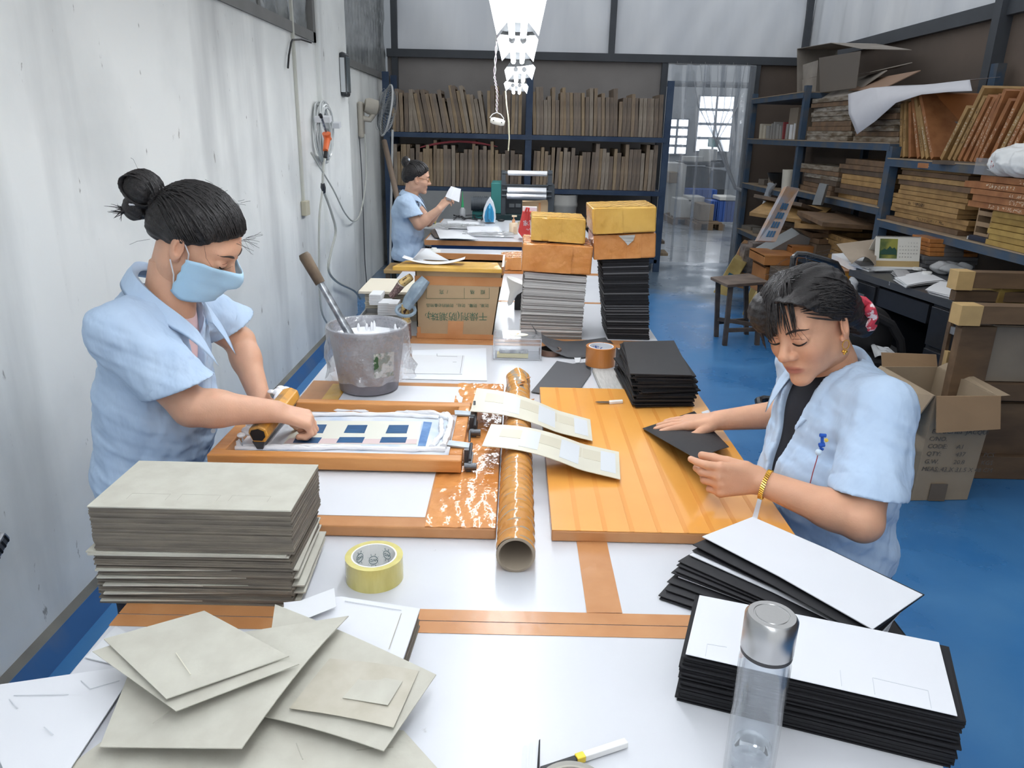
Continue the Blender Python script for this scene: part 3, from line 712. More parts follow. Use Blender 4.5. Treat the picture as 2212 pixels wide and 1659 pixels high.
def hair_pull(hair, M, C, c, r, tie, n=150, rows=None, z0=None, rr=0.0022):
    """combed-back strands from the hairline to the tie"""
    mb = MB()
    for i in range(n):
        a = R_(-1, 1); y = a*0.083; x = 0.075-0.085*abs(a)**1.6; z = 0.082-0.075*abs(a)**1.5; x -= 0.008
        if random.random() < 0.3: x = R_(-0.04, 0.04); y = R_(-0.06, 0.06); z = 0.12
        if random.random() < 0.15: x = R_(-0.09, -0.05); y = R_(-0.06, 0.06); z = R_(-0.06, -0.02)
        st = Vector((x, y, z)); en = Vector(tie)+Vector((R_(-0.01, 0.01), R_(-0.015, 0.015), R_(-0.015, 0.015)))
        off = R_(0.0002, 0.0035); pts = []
        for k in range(9):
            u = k/8; p = st.lerp(en, u)+Vector((0, 0, 0.03*math.sin(u*math.pi)))
            q = on_ell(p, c, r, off)
            pts.append(q if u < 0.85 else q.lerp(en, (u-0.85)/0.15))
        loc_tube(mb, M, C, pts, [rr*0.4]+[rr]*7+[rr*0.6], 4)
    mb.build('hair_strands', M_hair, hair, kind='stuff')
def curl(p, L):
    """a loose curved hair starting at p"""
    a = R_(-0.9, 0.9); e = R_(-0.5, 0.9); k = R_(-14, 14); out = [p]
    d = Vector((math.cos(a)*math.cos(e), math.sin(a)*0.5, math.sin(e))); q = Vector(p)
    for i in range(7): q = q+d*(L/6); d = (Matrix.Rotation(k*L/6, 3, 'Y') @ d); out.append(tuple(q))
    return out
def wisps(hair, M, C, list_):
    mb = MB()
    for pts in list_: loc_tube(mb, M, C, pts, 0.00032, 4)
    mb.build('loose_hairs', M_hair, hair, kind='stuff')
# ---- the woman sitting on the right, folding a black card
def right_woman():
    M = headM(216.6, 19.7, 12.2); C = (0.643, 1.599, 1.116); skin = (210, 160, 130)
    T = tors((0.722, 1.635, 1.020), (0.742, 1.61, 0.885), (0.738, 1.60, 0.735), (0.765, 1.62, 0.58), (-0.93, -0.37),
             [(0.112, 0.145, 0.145), (0.142, 0.150, 0.18), (0.138, 0.160, 0.16)])
    T.update(SL=Vector((0.772, 1.482, 0.970)), SR=Vector((0.715, 1.760, 0.978)), EL=Vector((0.704, 1.340, 0.778)), ER=Vector((0.775, 1.83, 0.83)),
             hemL=Vector((0.728, 1.385, 0.818)), hemR=Vector((0.752, 1.81, 0.875)), v=(0.27, 0.052, 0.012), rs=0.076)
    WL = Vector((0.522, 1.456, 0.810)); WR = Vector((0.545, 1.862, 0.787))
    V, F, c = head_skin(skin, (170, 100, 90), M.T @ (np.array(T['neck'])-np.array(C)))
    V = (M @ V.T).T+np.array(C)
    parts = [(V, F, c)]
    parts.append(arm_patch(T['SL'], T['EL'], WL, (-0.130, -0.012, 0.004), (0.10, 0.85, -0.08), (0, 0, 1), ([0.25, 0.55, 0.75, 0.9], [0.55, 0.9, 1.05, 1.1], [0.35, 0.7, 0.8, 0.8]), skin=skin, thumb=(0.92, 0.16, 0.55), tb=0.4))
    parts.append(arm_patch(T['SR'], T['ER'], WR, (-0.18, 0.015, -0.028), (0, 0, -1), (0, -1, 0), (0.02, 0.06, 0.08), skin=skin, thumb=(0.75, 0.60, 0.10), tb=0.35, spread=0.10))
    s = SDF((0.60, 1.42, 0.84), (0.90, 1.82, 1.06), 0.006); s.cone(Vector(C)+Vector(M @ np.array((-0.03, 0, -0.06))), T['neck']+Vector((0, 0, -0.01)), 0.052, 0.056); torso_prims(s, T, -0.012)
    v2, f2 = s.mesh(); parts.append((v2, f2, np.tile(np.array(SK(skin), np.float32), (len(v2), 1))))
    V, F, c = join(parts)
    body = np_mesh('person', V, F, M_skin, None, c)
    tag(body, 'woman in pale blue shirt sitting at the right, folding a black card', 'person')
    lids_brows(body, M, C)
    shirt_mesh(T, M_shirt, M_dark, body, 1.0, 0.46, 0.0058)
    collar(T, M_shirt, body)
    # hair: cap, fringe, low knot with a red scrunchie
    ec, er = (-0.014, 0, 0.040), (0.103, 0.086, 0.089)
    pr = [('ell', ec, er, 0.01), ('ell', (-0.085, 0.01, -0.01), (0.045, 0.060, 0.055), 0.03), ('ell', (0.050, -0.045, 0.055), (0.052, 0.046, 0.05), 0.02), ('ell', (0.055, 0.02, 0.075), (0.045, 0.05, 0.03), 0.02)]
    def cut(D, x, y, z):
        pl = np.where(y < 0.0, np.minimum(z-0.62*x+0.03+0.25*np.minimum(y, 0)*0, z+0.0)*1.0, z-0.80*x-0.012+0.15*np.maximum(y-0.05, 0))
        g = np.where(y < -0.012, z-np.maximum(0.62*x-0.042, -0.03), z-0.84*x-0.020+0.3*np.maximum(y-0.045, 0))
        return np.maximum(D, -g*0.75)
    V, F = hair_mesh(pr, cut, [('ell', (-0.125, 0.035, -0.045), (0.035, 0.036, 0.045), 0.012)])
    hair = np_mesh('hair', (M @ V.T).T+np.array(C), F, M_hair, body, smooth_it=1)
    mb = MB(); top = Vector((0.03, 0.0, 0.128))
    for i in range(150):                                             # fringe strands falling from the whorl
        a = R_(-1.0, 0.05) if i < 138 else R_(0.05, 0.6); end = Vector((0.090-0.05*max(0, abs(a)-0.3)**1.2, a*0.070, 0.012+0.018*max(0, a+0.2)+R_(-0.012, 0.014)+(0.018 if -0.15 < a < 0.35 else 0)))
        if a < -0.5: end = Vector((0.078-0.05*(abs(a)-0.5), -0.052-0.06*(abs(a)-0.5), -0.006+R_(-0.016, 0.012)))
        en = end; st = top+Vector((R_(-0.02, 0.02), R_(-0.03, 0.03), R_(-0.004, 0.002))); pts = []
        for k in range(8):
            u = k/7; p = st.lerp(en, u); p = on_ell(p+Vector((0, 0, 0.05*math.sin(u*math.pi))), (0.0, -0.004, 0.04), (0.101, 0.084, 0.092), 0.004+R_(0, 0.001))
            pts.append(p if u < 0.7 else p.lerp(en+Vector((0.010, 0, 0)), (u-0.7)/0.3))
        w_ = R_(0.0012, 0.0026); loc_tube(mb, M, C, pts, [w_*0.7]+[w_]*5+[w_*0.7, 0.0003], 4)
    for i in range(120):                                             # side hair swept back over the temple
        st = Vector((R_(0.0, 0.07), R_(0.02, 0.075), R_(0.05, 0.11))); en = Vector((-0.11, R_(0.02, 0.06), R_(-0.05, 0.0))); pts = []
        for k in range(8):
            u = k/7; pts.append(on_ell(st.lerp(en, u)+Vector((0, 0.02, 0.01*math.sin(u*3.1))), ec, er, R_(0.0, 0.003)))
        loc_tube(mb, M, C, pts, [0.0006]+[0.002]*6+[0.0008], 4)
    mb.build('hair_strands', M_hair, hair, kind='stuff')
    wisps(hair, M, C, [[(0.085, 0.012+0.012*i, 0.062), (0.098, 0.014+0.013*i, 0.045), (0.094-0.006*i, 0.018+0.012*i, 0.020-0.006*i)] for i in range(4)]
          + [[(R_(-0.05, 0.05), R_(-0.05, 0.05), 0.125), (R_(-0.06, 0.06), R_(-0.06, 0.06), 0.137), (R_(-0.09, 0.09), R_(-0.08, 0.08), R_(0.12, 0.142))] for i in range(14)])
    ring = [(-0.115+0.006*math.sin(7*t), 0.040+0.030*math.cos(t), -0.030+0.034*math.sin(t)) for t in [i*2*math.pi/20 for i in range(20)]]
    mb = MB(); mb.tube([place(M, C, p) for p in ring], [0.012+0.004*math.sin(i*2.3) for i in range(20)], 8, closed=True)
    mb.build('scrunchie', mat('red and white scrunchie', (196, 60, 78), 0.8, rgb2=(236, 220, 222), vscale=55, ramp=(0.52, 0.58)), hair)
    # earring, bracelet, badge string
    e0 = place(M, C, (-0.002, 0.079, -0.040)); mb = MB()
    mb.tube([e0+Vector((0.007*math.cos(a), 0, -0.006+0.010*math.sin(a))) for a in [k*math.pi/6 for k in range(12)]], 0.0011, 5, closed=True)
    for k in range(4): mb.sph(e0+Vector((0.003*math.cos(k*1.57), 0.003*math.sin(k*1.57), -0.021)), 0.0034, 8, 6)
    mb.sph(e0+Vector((0, 0, -0.0255)), 0.003, 8, 6); mb.build('earring', M_gold, body)
    ax = (T['EL']-WL).normalized(); cc = WL+ax*0.022; u1 = ax.orthogonal().normalized(); u2 = ax.cross(u1); br = []
    mb = MB()
    for k in range(40):
        a = k*2*math.pi/40; q = cc+(u1*math.cos(a)+u2*math.sin(a))*0.0315+Vector((0, 0, -0.002)); tn = (u2*math.cos(a)-u1*math.sin(a))
        mb.tube([q-ax*0.0045-tn*0.0015, q+ax*0.0045+tn*0.0015], 0.0021, 5)
    mb.build('bracelet', M_gold, body)
    pc = P(1777, 957, Y=1.478); mb = MB()
    bl = mat('blue thread', (28, 84, 176), 0.7); yl = mat('yellow thread', (232, 200, 80), 0.7)
    sh = bpy.data.objects
    def dab(x0, y0, x1, y1, r, m, nm):
        mb = MB(); mb.tube([P(x0, y0, Y=1.455), P(x1, y1, Y=1.455)], r, 6); mb.build(nm, m, body)
    dab(1771, 940, 1784, 941, 0.004, bl, 'badge_stitching'); dab(1776, 945, 1776, 958, 0.0032, bl, 'badge_stitching'); dab(1769, 962, 1781, 960, 0.005, bl, 'badge_stitching'); dab(1784, 949, 1786, 953, 0.004, yl, 'badge_stitching'); dab(1772, 968, 1778, 971, 0.003, bl, 'badge_stitching')
    mb = MB(); mb.tube([P(1767, 978, Y=1.45), P(1765, 990, Y=1.447), P(1756, 1020, Y=1.443), P(1748, 1052, Y=1.44)], 0.0011, 5); mb.build('badge_string', mat('red string', (150, 60, 70), 0.7), body)
    mb = MB(); mb.sph(P(1768, 977, Y=1.448), 0.007, 8, 6); mb.build('string_knot', mat('pale cord', (196, 214, 230), 0.7), body)
    trousers(body, (0.82, 1.64, 0.54), [(0.45, 1.55, 0.50), (0.45, 1.72, 0.50)], [(0.50, 1.55, 0.08), (0.50, 1.72, 0.08)], (0.085, 0.062, 0.05))
    # the card she folds: flat under the far hand, near edge lifted by the near hand
    q = [P(1388, 925, z=0.752), P(1500, 888, z=0.752), P(1575, 965, z=0.768), P(1508, 993, z=0.822)]
    m = MB(); m.slab(q, 0.0012, 10, 10, lambda u, v: 0.004*math.sin(u*math.pi)*v)
    tag(m.build('black_card', mat('black card', (38, 38, 41), 0.6, var=0.08, vscale=20)), 'black card lifted between the hands of the right woman', 'card')
right_woman()
# ---- the masked woman standing on the left, pulling the squeegee
def left_woman():
    M = headM(1.1, 35.6, 6.4); C = (-0.727, 1.736, 1.247); skin = (216, 168, 140)
    T = tors((-0.815, 1.745, 1.118), (-0.862, 1.75, 0.985), (-0.880, 1.755, 0.835), (-0.915, 1.76, 0.66), (1, -0.06),
             [(0.105, 0.135, 0.145), (0.128, 0.148, 0.18), (0.122, 0.155, 0.17)])
    ER = P(414, 880, Y=1.62); WR = P(596, 889, Y=1.70); WL = P(566, 872, Y=1.90)
    T.update(SR=Vector((-0.872, 1.610, 1.062)), SL=Vector((-0.850, 1.885, 1.070)), ER=ER, EL=Vector((-0.755, 2.005, 0.935)),
             hemR=P(384, 838, Y=1.60), hemL=Vector((-0.785, 1.975, 0.985)), v=(0.26, 0.030, -0.03), rs=0.077)
    V, F, c = head_skin(skin, (180, 110, 100), M.T @ (np.array(T['neck'])-np.array(C)))
    V = (M @ V.T).T+np.array(C); parts = [(V, F, c)]
    parts.append(arm_patch(T['SR'], ER, WR, (0.15, 0.06, -0.07), (-0.25, 0.1, -1), (0, 1, 0), (0.75, 1.15, 0.7), r=(0.050, 0.044, 0.027), skin=skin, thumb=(0.55, 0.5, 0.6), tb=0.2))
    parts.append(arm_patch(T['SL'], T['EL'], WL, (0.15, -0.10, -0.06), (-0.25, 0, -1), (0, -1, 0), (0.75, 1.15, 0.7), r=(0.046, 0.040, 0.026), skin=skin, thumb=(0.55, 0.5, 0.6), tb=0.2))
    s = SDF((-1.03, 1.52, 0.85), (-0.68, 1.98, 1.2), 0.006); s.cone(Vector(C)+Vector(M @ np.array((-0.03, 0, -0.06))), T['neck']+Vector((0, 0, -0.02)), 0.052, 0.058); torso_prims(s, T, -0.012)
    v2, f2 = s.mesh(); parts.append((v2, f2, np.tile(np.array(SK(skin), np.float32), (len(v2), 1))))
    V, F, c = join(parts)
    body = np_mesh('person', V, F, M_skin, None, c)
    tag(body, 'woman in pale blue shirt and face mask standing at the left', 'person')
    lids_brows(body, M, C)
    shirt_mesh(T, M_shirt, M_pink, body, 2.4, 0.60, 0.0055)
    collar(T, M_shirt, body, ang=150, lift=0.046, r0=0.068, tilt=0.55)
    bt = mat('pearl button', (228, 232, 238), 0.25)
    for (x, y, Y) in ((450, 803, 1.69), (461, 931, 1.68)):
        p = P(x, y, Y=Y); MB().lathe([(0, 0), (0.0055, 0), (0.0058, 0.002), (0, 0.0022)], p, 12, M=Matrix.Rotation(1.2, 3, 'X')).build('button', bt, body)
    ec, er = (-0.014, 0, 0.040), (0.101, 0.083, 0.087)
    V, F = hair_mesh([('ell', ec, er, 0.01), ('ell', (-0.085, 0, 0.0), (0.035, 0.055, 0.05), 0.03)], lambda D, x, y, z: np.maximum(D, -(z-0.80*x-0.012+0.25*np.maximum(np.abs(y)-0.055, 0))*0.75),
                     [('ell', (-0.155, 0.0, 0.030), (0.040, 0.038, 0.042), 0.012), ('ell', (-0.150, 0.0, -0.022), (0.028, 0.026, 0.026), 0.014)])
    hair = np_mesh('hair', (M @ V.T).T+np.array(C), F, M_hair, body)
    hair_pull(hair, M, C, ec, er, (-0.118, 0, 0.020), 260, rr=0.0019)
    mb = MB()
    for i in range(60):                                              # the knot, wound round
        a0 = R_(0, 6.28); ti = R_(-0.9, 0.9); pts = []
        for k in range(9):
            a = a0+k*0.35; q = Vector((0.041*math.cos(a), 0.040*math.sin(ti)+R_(-0.002, 0.002), 0.042*math.sin(a)*math.cos(ti)))
            pts.append((-0.155+q.x, q.y, 0.030+q.z))
        loc_tube(mb, M, C, pts, [0.0008]+[0.002]*7+[0.0005], 4)
    for i in range(26):
        pts = [(-0.145, R_(-0.015, 0.015), -0.02), (-0.165+R_(-0.01, 0.01), R_(-0.02, 0.02), -0.040), (-0.185+R_(-0.02, 0.03), R_(-0.03, 0.03), -0.055+R_(-0.015, 0.02))]
        loc_tube(mb, M, C, pts, [0.002, 0.0016, 0.0003], 4)
    mb.build('hair_strands', M_hair, hair, kind='stuff')
    mb = MB(); mb.tube([place(M, C, (-0.150+0.006*math.sin(t*3), 0.030*math.cos(t), -0.004+0.030*math.sin(t)*0.35)) for t in [i*2*math.pi/18 for i in range(18)]], 0.0022, 5, closed=True)
    mb.build('hair_tie', mat('white elastic', (226, 226, 230), 0.6), hair)
    wisps(hair, M, C, [[(0.03, -0.074, 0.040), (0.050, -0.074, 0.012), (0.074, -0.058, -0.010), (0.092, -0.040, 0.000), (0.098, -0.028, 0.010)]]
          + [curl((0.080, R_(-0.03, 0.03), 0.062), 0.035) for i in range(14)]
          + [curl((R_(-0.06, 0.03), R_(-0.04, 0.04), 0.122), 0.022) for i in range(16)]
          + [[(-0.08, -0.04, -0.045), (-0.10, -0.045, -0.065), (-0.112, -0.04, -0.085)], [(-0.18, 0, 0.06), (-0.20, 0, 0.075), (-0.21, 0.01, 0.07)]])
    # mask: pleated cloth over nose, mouth and chin, ear loops
    n, k = 28, 14; vs = []
    for j in range(k+1):
        v = j/k; z = -0.006-0.112*v
        for i in range(n+1):
            u = -1+2*i/n; a = u*1.52
            zz = z-0.010*(abs(u)**2)*(0.3-v)*-1
            rx = 0.079-0.013*v; nose = 0.036*math.exp(-(u/0.22)**2)*math.exp(-((v-0.22)/0.30)**2)
            chin = 0.012*math.exp(-(u/0.5)**2)*math.exp(-((v-0.8)/0.3)**2)
            x = 0.018+(rx+nose+chin)*math.cos(a)-0.012*max(0, abs(u)-0.6); y = (0.081-0.017*v)*math.sin(a)
            if v > 0.85: x -= (v-0.85)*0.12*(1-abs(u))
            x += 0.0016*math.sin(v*math.pi*7)
            side = max(0, abs(u)-0.75)/0.25; zz = zz*(1-0.22*side)+(-0.06)*0.22*side
            vs.append(place(M, C, (x, y, zz)))
    mb = MB(); fs = [(j*(n+1)+i, j*(n+1)+i+1, (j+1)*(n+1)+i+1, (j+1)*(n+1)+i) for j in range(k) for i in range(n)]
    mb.add(vs, fs, True); o = mb.build('face_mask', mat('blue mask fabric', (178, 214, 238), 0.8, var=0.03, vscale=30), body)
    sd = o.modifiers.new('t', 'SOLIDIFY'); sd.thickness = 0.0016
    wh = mat('white elastic', (226, 226, 230), 0.6)
    for q in (-1, 1):
        mb = MB(); loc_tube(mb, M, C, [(0.020, q*0.068, -0.024), (0.015, q*0.074, -0.004), (-0.010, q*0.080, 0.022)], 0.0016, 5)
        loc_tube(mb, M, C, [(0.016, q*0.063, -0.095), (0.008, q*0.070, -0.070), (-0.012, q*0.079, -0.038)], 0.0016, 5); mb.build('ear_loop', wh, o)
    trousers(body, (-0.915, 1.76, 0.66), [(-0.92, 1.66, 0.40), (-0.92, 1.86, 0.40)], [(-0.96, 1.66, 0.08), (-0.96, 1.86, 0.08)], (0.10, 0.075, 0.055))
left_woman()
# ---- the woman at the farthest table, reading a sheet
def back_woman():
    M = headM(13.9, 9, 3.7); C = (-0.766, 6.0, 1.146); skin = (206, 164, 140)
    T = tors((-0.815, 6.0, 1.025), (-0.860, 6.0, 0.875), (-0.850, 6.0, 0.72), (-0.840, 6.0, 0.56), (1, 0.05),
             [(0.100, 0.140, 0.135), (0.115, 0.150, 0.15), (0.13, 0.165, 0.12)])
    ER = P(905, 486, Y=5.84); WR = P(948, 452, Y=5.86); EL = P(925, 478, Y=6.12); WL = P(955, 446, Y=6.1)
    T.update(SR=Vector((-0.842, 5.862, 0.965)), SL=Vector((-0.838, 6.135, 0.965)), ER=ER, EL=EL, hemR=P(893, 468, Y=5.84), hemL=Vector((-0.80, 6.16, 0.85)), v=(0.12, 0.03, 0.0), rs=0.075)
    V, F, c = head_skin(skin, (170, 100, 92), M.T @ (np.array(T['neck'])-np.array(C))); V = (M @ V.T).T+np.array(C); parts = [(V, F, c)]
    parts.append(arm_patch(T['SR'], ER, WR, (0.08, 0.06, 0.09), (0.5, 0.6, -0.2), (-0.5, 0.5, 0.5), (0.5, 0.8, 0.5), skin=skin, h=0.004))
    parts.append(arm_patch(T['SL'], EL, WL, (0.08, -0.04, 0.09), (0.5, -0.6, -0.2), (-0.5, -0.5, 0.5), (0.5, 0.8, 0.5), skin=skin, h=0.004))
    s = SDF((-1.0, 5.8, 0.85), (-0.68, 6.2, 1.1), 0.008); s.cone(Vector(C)+Vector(M @ np.array((-0.03, 0, -0.06))), T['neck'], 0.05, 0.054); torso_prims(s, T, -0.012)
    v2, f2 = s.mesh(); parts.append((v2, f2, np.tile(np.array(SK(skin), np.float32), (len(v2), 1))))
    V, F, c = join(parts); body = np_mesh('person', V, F, M_skin, None, c)
    tag(body, 'woman in blue shirt seated at the farthest table, reading a paper', 'person')
    lids_brows(body, M, C); shirt_mesh(T, M_shirt, M_dark, body, 3.3, 0.52, 0.005, h=0.007); collar(T, M_shirt, body, ang=150)
    ec, er = (-0.014, 0, 0.040), (0.101, 0.083, 0.087)
    V, F = hair_mesh([('ell', ec, er, 0.01), ('ell', (-0.085, 0, 0.0), (0.035, 0.055, 0.05), 0.03)], lambda D, x, y, z: np.maximum(D, -(z-0.80*x-0.012)*0.75),
                     [('ell', (-0.105, 0.0, 0.105), (0.032, 0.034, 0.040), 0.012)], 0.0045)
    hair = np_mesh('hair', (M @ V.T).T+np.array(C), F, M_hair, body); hair_pull(hair, M, C, ec, er, (-0.085, 0, 0.085), 60, rr=0.003)
    mb = MB(); mb.sph(place(M, C, (-0.085, -0.02, 0.125)), 0.010, 8, 6); mb.build('hair_clip', mat('pearl clip', (210, 214, 220), 0.2), hair)
    # spectacles
    mb = MB()
    for q in (-1, 1): mb.tube([place(M, C, (0.090, q*0.034+0.019*math.cos(a), 0.002+0.015*math.sin(a))) for a in [k*math.pi/6 for k in range(12)]], 0.0012, 5, closed=True); loc_tube(mb, M, C, [(0.088, q*0.052, 0.006), (0.0, q*0.078, 0.008)], 0.0012, 5)
    loc_tube(mb, M, C, [(0.092, -0.015, 0.004), (0.092, 0.015, 0.004)], 0.0012, 5); mb.build('glasses', M_gold, body)
    trousers(body, (-0.83, 6.0, 0.55), [(-0.45, 5.93, 0.52), (-0.45, 6.07, 0.52)], [(-0.48, 5.92, 0.08), (-0.48, 6.08, 0.08)], (0.085, 0.062, 0.05), mat('patterned trousers', (30, 32, 38), 0.9, rgb2=(190, 190, 196), vscale=70, ramp=(0.6, 0.64)))
back_woman()
# ------------------------------------------------------------------ things on the near tables
M_kraft = mat('greyboard', (192, 190, 178), 0.85, rgb2=(183, 180, 168), vscale=25, detail=6, bump=0.05, bscale=120)
M_kraftd = mat('greyboard cut edge', (128, 120, 108), 0.9, rgb2=(108, 102, 94), vscale=12, stretch=(1, 1, 8), detail=6)
M_white = mat('white card', (218, 220, 225), 0.6, var=0.015, vscale=8)
M_paper = mat('white paper', (217, 219, 222), 0.7, var=0.02, vscale=10)
M_cardb = mat('black card', (38, 38, 41), 0.6, var=0.08, vscale=20)
M_cardk = mat('black card edge', (24, 24, 28), 0.7, var=0.1, vscale=30)
M_score = mat('score line', (172, 169, 157), 0.9)
def fbox(q, Y, dy, top_in=0.0):
    """box whose front face is the four sight lines q = TL, TR, BR, BL on the plane Y"""
    pts = [P(x, y, Y=Y) for x, y in q]; m = MB(); m.prism(pts, (0, dy, 0)); return m
def sheet(name, label, q, zs, m, t=0.0016, nx=10, ny=10, fn=None, cat='board', group=None):
    pts = [P(x, y, z=(zs[i] if isinstance(zs, (list, tuple)) else zs)) for i, (x, y) in enumerate(q)]
    mb = MB(); mb.slab(pts, t, nx, ny, fn, True); return tag(mb.build(name, m), label, cat, group)
def line_on(parent, a, b, z, m=None, r=0.0006):
    A, B = P(*a, z=z), P(*b, z=z); mb = MB(); d = (B-A).normalized(); n = Vector((-d.y, d.x, 0))
    mb.ob((A+B)/2, (B-A)/2, n*r, Vector((0, 0, 0.0002))); return mb.build('score_line', m or M_score, parent)
def layers(x0, x1, y0, y1, z0, z1, n, jx=0.003, jy=0.003, ja=0.004, gap=0.1, shift=None):
    """a list of n slabs as (centre, size, angle)"""
    out = []; h = (z1-z0)/n
    for i in range(n):
        sx, sy = shift(i/n) if shift else (0, 0)
        out.append((((x0+x1)/2+R_(-jx, jx)+sx, (y0+y1)/2+R_(-jy, jy)+sy, z0+h*(i+0.5)), (x1-x0, y1-y0, h*(1-gap)), R_(-ja, ja)))
    return out
# big greyboard stack at the left
def left_stack():
    t = thing('greyboard_stack', 'tall stack of grey-brown boards overhanging the left table edge', 'board stack', (-0.53, 1.19, TZ))
    lo, hi = MB(), MB()
    for c, s, a in layers(-0.695, -0.365, 1.10, 1.275, TZ, 0.815, 30, 0.004, 0.003, 0.01): lo.box(c, s, a)
    for c, s, a in layers(-0.690, -0.358, 1.10, 1.278, 0.822, 0.902, 26, 0.0015, 0.0015, 0.003): hi.box(c, s, a)
    lo.build('lower_boards', M_kraftd, t, kind='stuff'); hi.build('upper_boards', M_kraftd, t, kind='stuff')
    for i, (dx, a, z) in enumerate(((-0.006, 0.012, 0.8165), (-0.008, -0.008, 0.8195))):
        MB().box((-0.529+dx, 1.187, z), (0.335, 0.182, 0.0028), a).build('askew_board', M_kraft, t)
    MB().box((-0.524, 1.189, 0.9032), (0.334, 0.180, 0.0022), 0.001).build('top_board', M_kraft, t)
    for i in range(5): MB().box((-0.525+R_(-0.004, 0.008), 1.19, 0.728+0.015*i), (0.338, 0.182, 0.0026), R_(0.02, 0.05)).build('askew_board', M_kraft, t)
    for k in range(3):
        for (a, b) in (((0.05, 0.02), (0.115, 0.02)), ((0.05, 0.02), (0.05, 0.0)), ((0.115, 0.02), (0.115, 0.0))):
            m = MB(); x0 = -0.69+0.085*k+0.0; m.b6(x0+a[0]-0.0004, x0+b[0]+0.0004, 1.10+b[1]+0.028-0.0004, 1.10+a[1]+0.0284, 0.9042, 0.9045); m.build('score_line', M_score, t)
left_stack()
# loose sheets in the left foreground
def loose_sheets():
    g = 'loose sheets in the left foreground'
    o = sheet('white_board', 'large white board cut by the left edge of the picture', [(-60, 1487), (258, 1441), (278, 1468), (60, 1800)], [0.735, 0.735, 0.735, 0.728], M_white, group=g)
    for a, b in (((175, 1470), (195, 1488)), ((195, 1488), (258, 1470)), ((20, 1510), (38, 1530)), ((95, 1570), (115, 1587)), ((30, 1502), (148, 1500))): line_on(o, a, b, 0.7356, mat('pale score', (196, 200, 206), 0.8))
    o = sheet('greyboard_sheet', 'lowest greyboard sheet, cut by the bottom edge of the picture', [(330, 1520), (872, 1578), (1000, 1720), (60, 1720)], 0.7245, M_kraft, group=g)
    line_on(o, (770, 1620), (850, 1614), 0.7251); line_on(o, (640, 1605), (654, 1640), 0.7251)
    o = sheet('greyboard_sheet', 'right greyboard sheet with a pale glued square in a darker patch', [(594, 1305), (942, 1457), (829, 1622), (560, 1545)], [0.766, 0.768, 0.740, 0.738], M_kraft, fn=lambda u, v: 0.004*math.sin(u*math.pi), group=g)
    mb = MB(); mb.slab([P(712, 1424, z=0.7625), P(905, 1452, z=0.7665), P(850, 1575, z=0.7515), P(625, 1532, z=0.7475)], 0.0006, 6, 6, lambda u, v: 0.0035*math.sin(u*math.pi*0.9)+0.0015)
    mb.build('glue_patch', mat('glued greyboard', (178, 172, 156), 0.75, rgb2=(188, 183, 169), vscale=30, detail=8), o)
    mb = MB(); mb.slab([P(785, 1460, z=0.7615), P(870, 1476, z=0.7635), P(838, 1528, z=0.7585), P(740, 1512, z=0.7565)], 0.0006, 3, 3, lambda u, v: 0.0038)
    mb.build('pale_square', M_kraft, o)
    o = sheet('greyboard_sheet', 'large curled greyboard sheet lying uppermost to the right', [(300, 1400), (753, 1330), (522, 1617), (215, 1613)], [0.756, 0.790, 0.757, 0.742], M_kraft,
              nx=14, ny=14, fn=lambda u, v: 0.006*math.sin(v*math.pi)*u+0.004*u*u*math.sin(v*3), group=g)
    line_on(o, (330, 1563), (375, 1530), 0.760)
    o = sheet('greyboard_sheet', 'second greyboard sheet from the top of the loose pile', [(285, 1378), (199, 1407), (380, 1536), (646, 1434)], [0.788, 0.778, 0.776, 0.793], M_kraft, group=g)
    o = sheet('greyboard_sheet', 'topmost greyboard sheet of the loose pile, thin dark edge', [(441, 1319), (224, 1380), (359, 1509), (624, 1417)], [0.798, 0.787, 0.785, 0.797], M_kraft, group=g)
    line_on(o, (380, 1410), (412, 1457), 0.7925, mat('pale crease', (208, 204, 188), 0.9))
    # white-faced board stack under them
    q = [(610, 1300), (735, 1287), (905, 1313), (868, 1422), (620, 1400)]
    t = thing('white_board_stack', 'small stack of white-faced boards beneath the loose greyboard sheets', 'board stack', P(760, 1400, z=TZ)); n = 9
    for i in range(n):
        z = TZ+0.004*i+0.0036; pts = [P(x, y, z=0.757) for x, y in q]; m = MB(); j = Vector((R_(-0.002, 0.002), R_(-0.002, 0.002), 0))
        m.prism([Vector((p.x, p.y, z-0.0034))+j for p in pts], (0, 0, 0.0034)); m.build('board', M_white if i == n-1 else M_kraftd, t)
    line_on(t, (745, 1298), (867, 1318), 0.7572, mat('pale score', (196, 200, 206), 0.8)); line_on(t, (867, 1325), (840, 1402), 0.7572)
    sheet('white_sheet', 'thin white sheet slanting up behind the loose greyboard', [(610, 1312), (722, 1270), (726, 1310), (640, 1345)], [0.765, 0.782, 0.768, 0.765], M_paper, 0.0008, cat='paper')
    sheet('white_sheet', 'white sheets lying beneath the left corners of the greyboard', [(185, 1420), (250, 1352), (330, 1400), (270, 1440)], 0.7235, M_paper, 0.002, 1, 1, cat='paper')
loose_sheets()
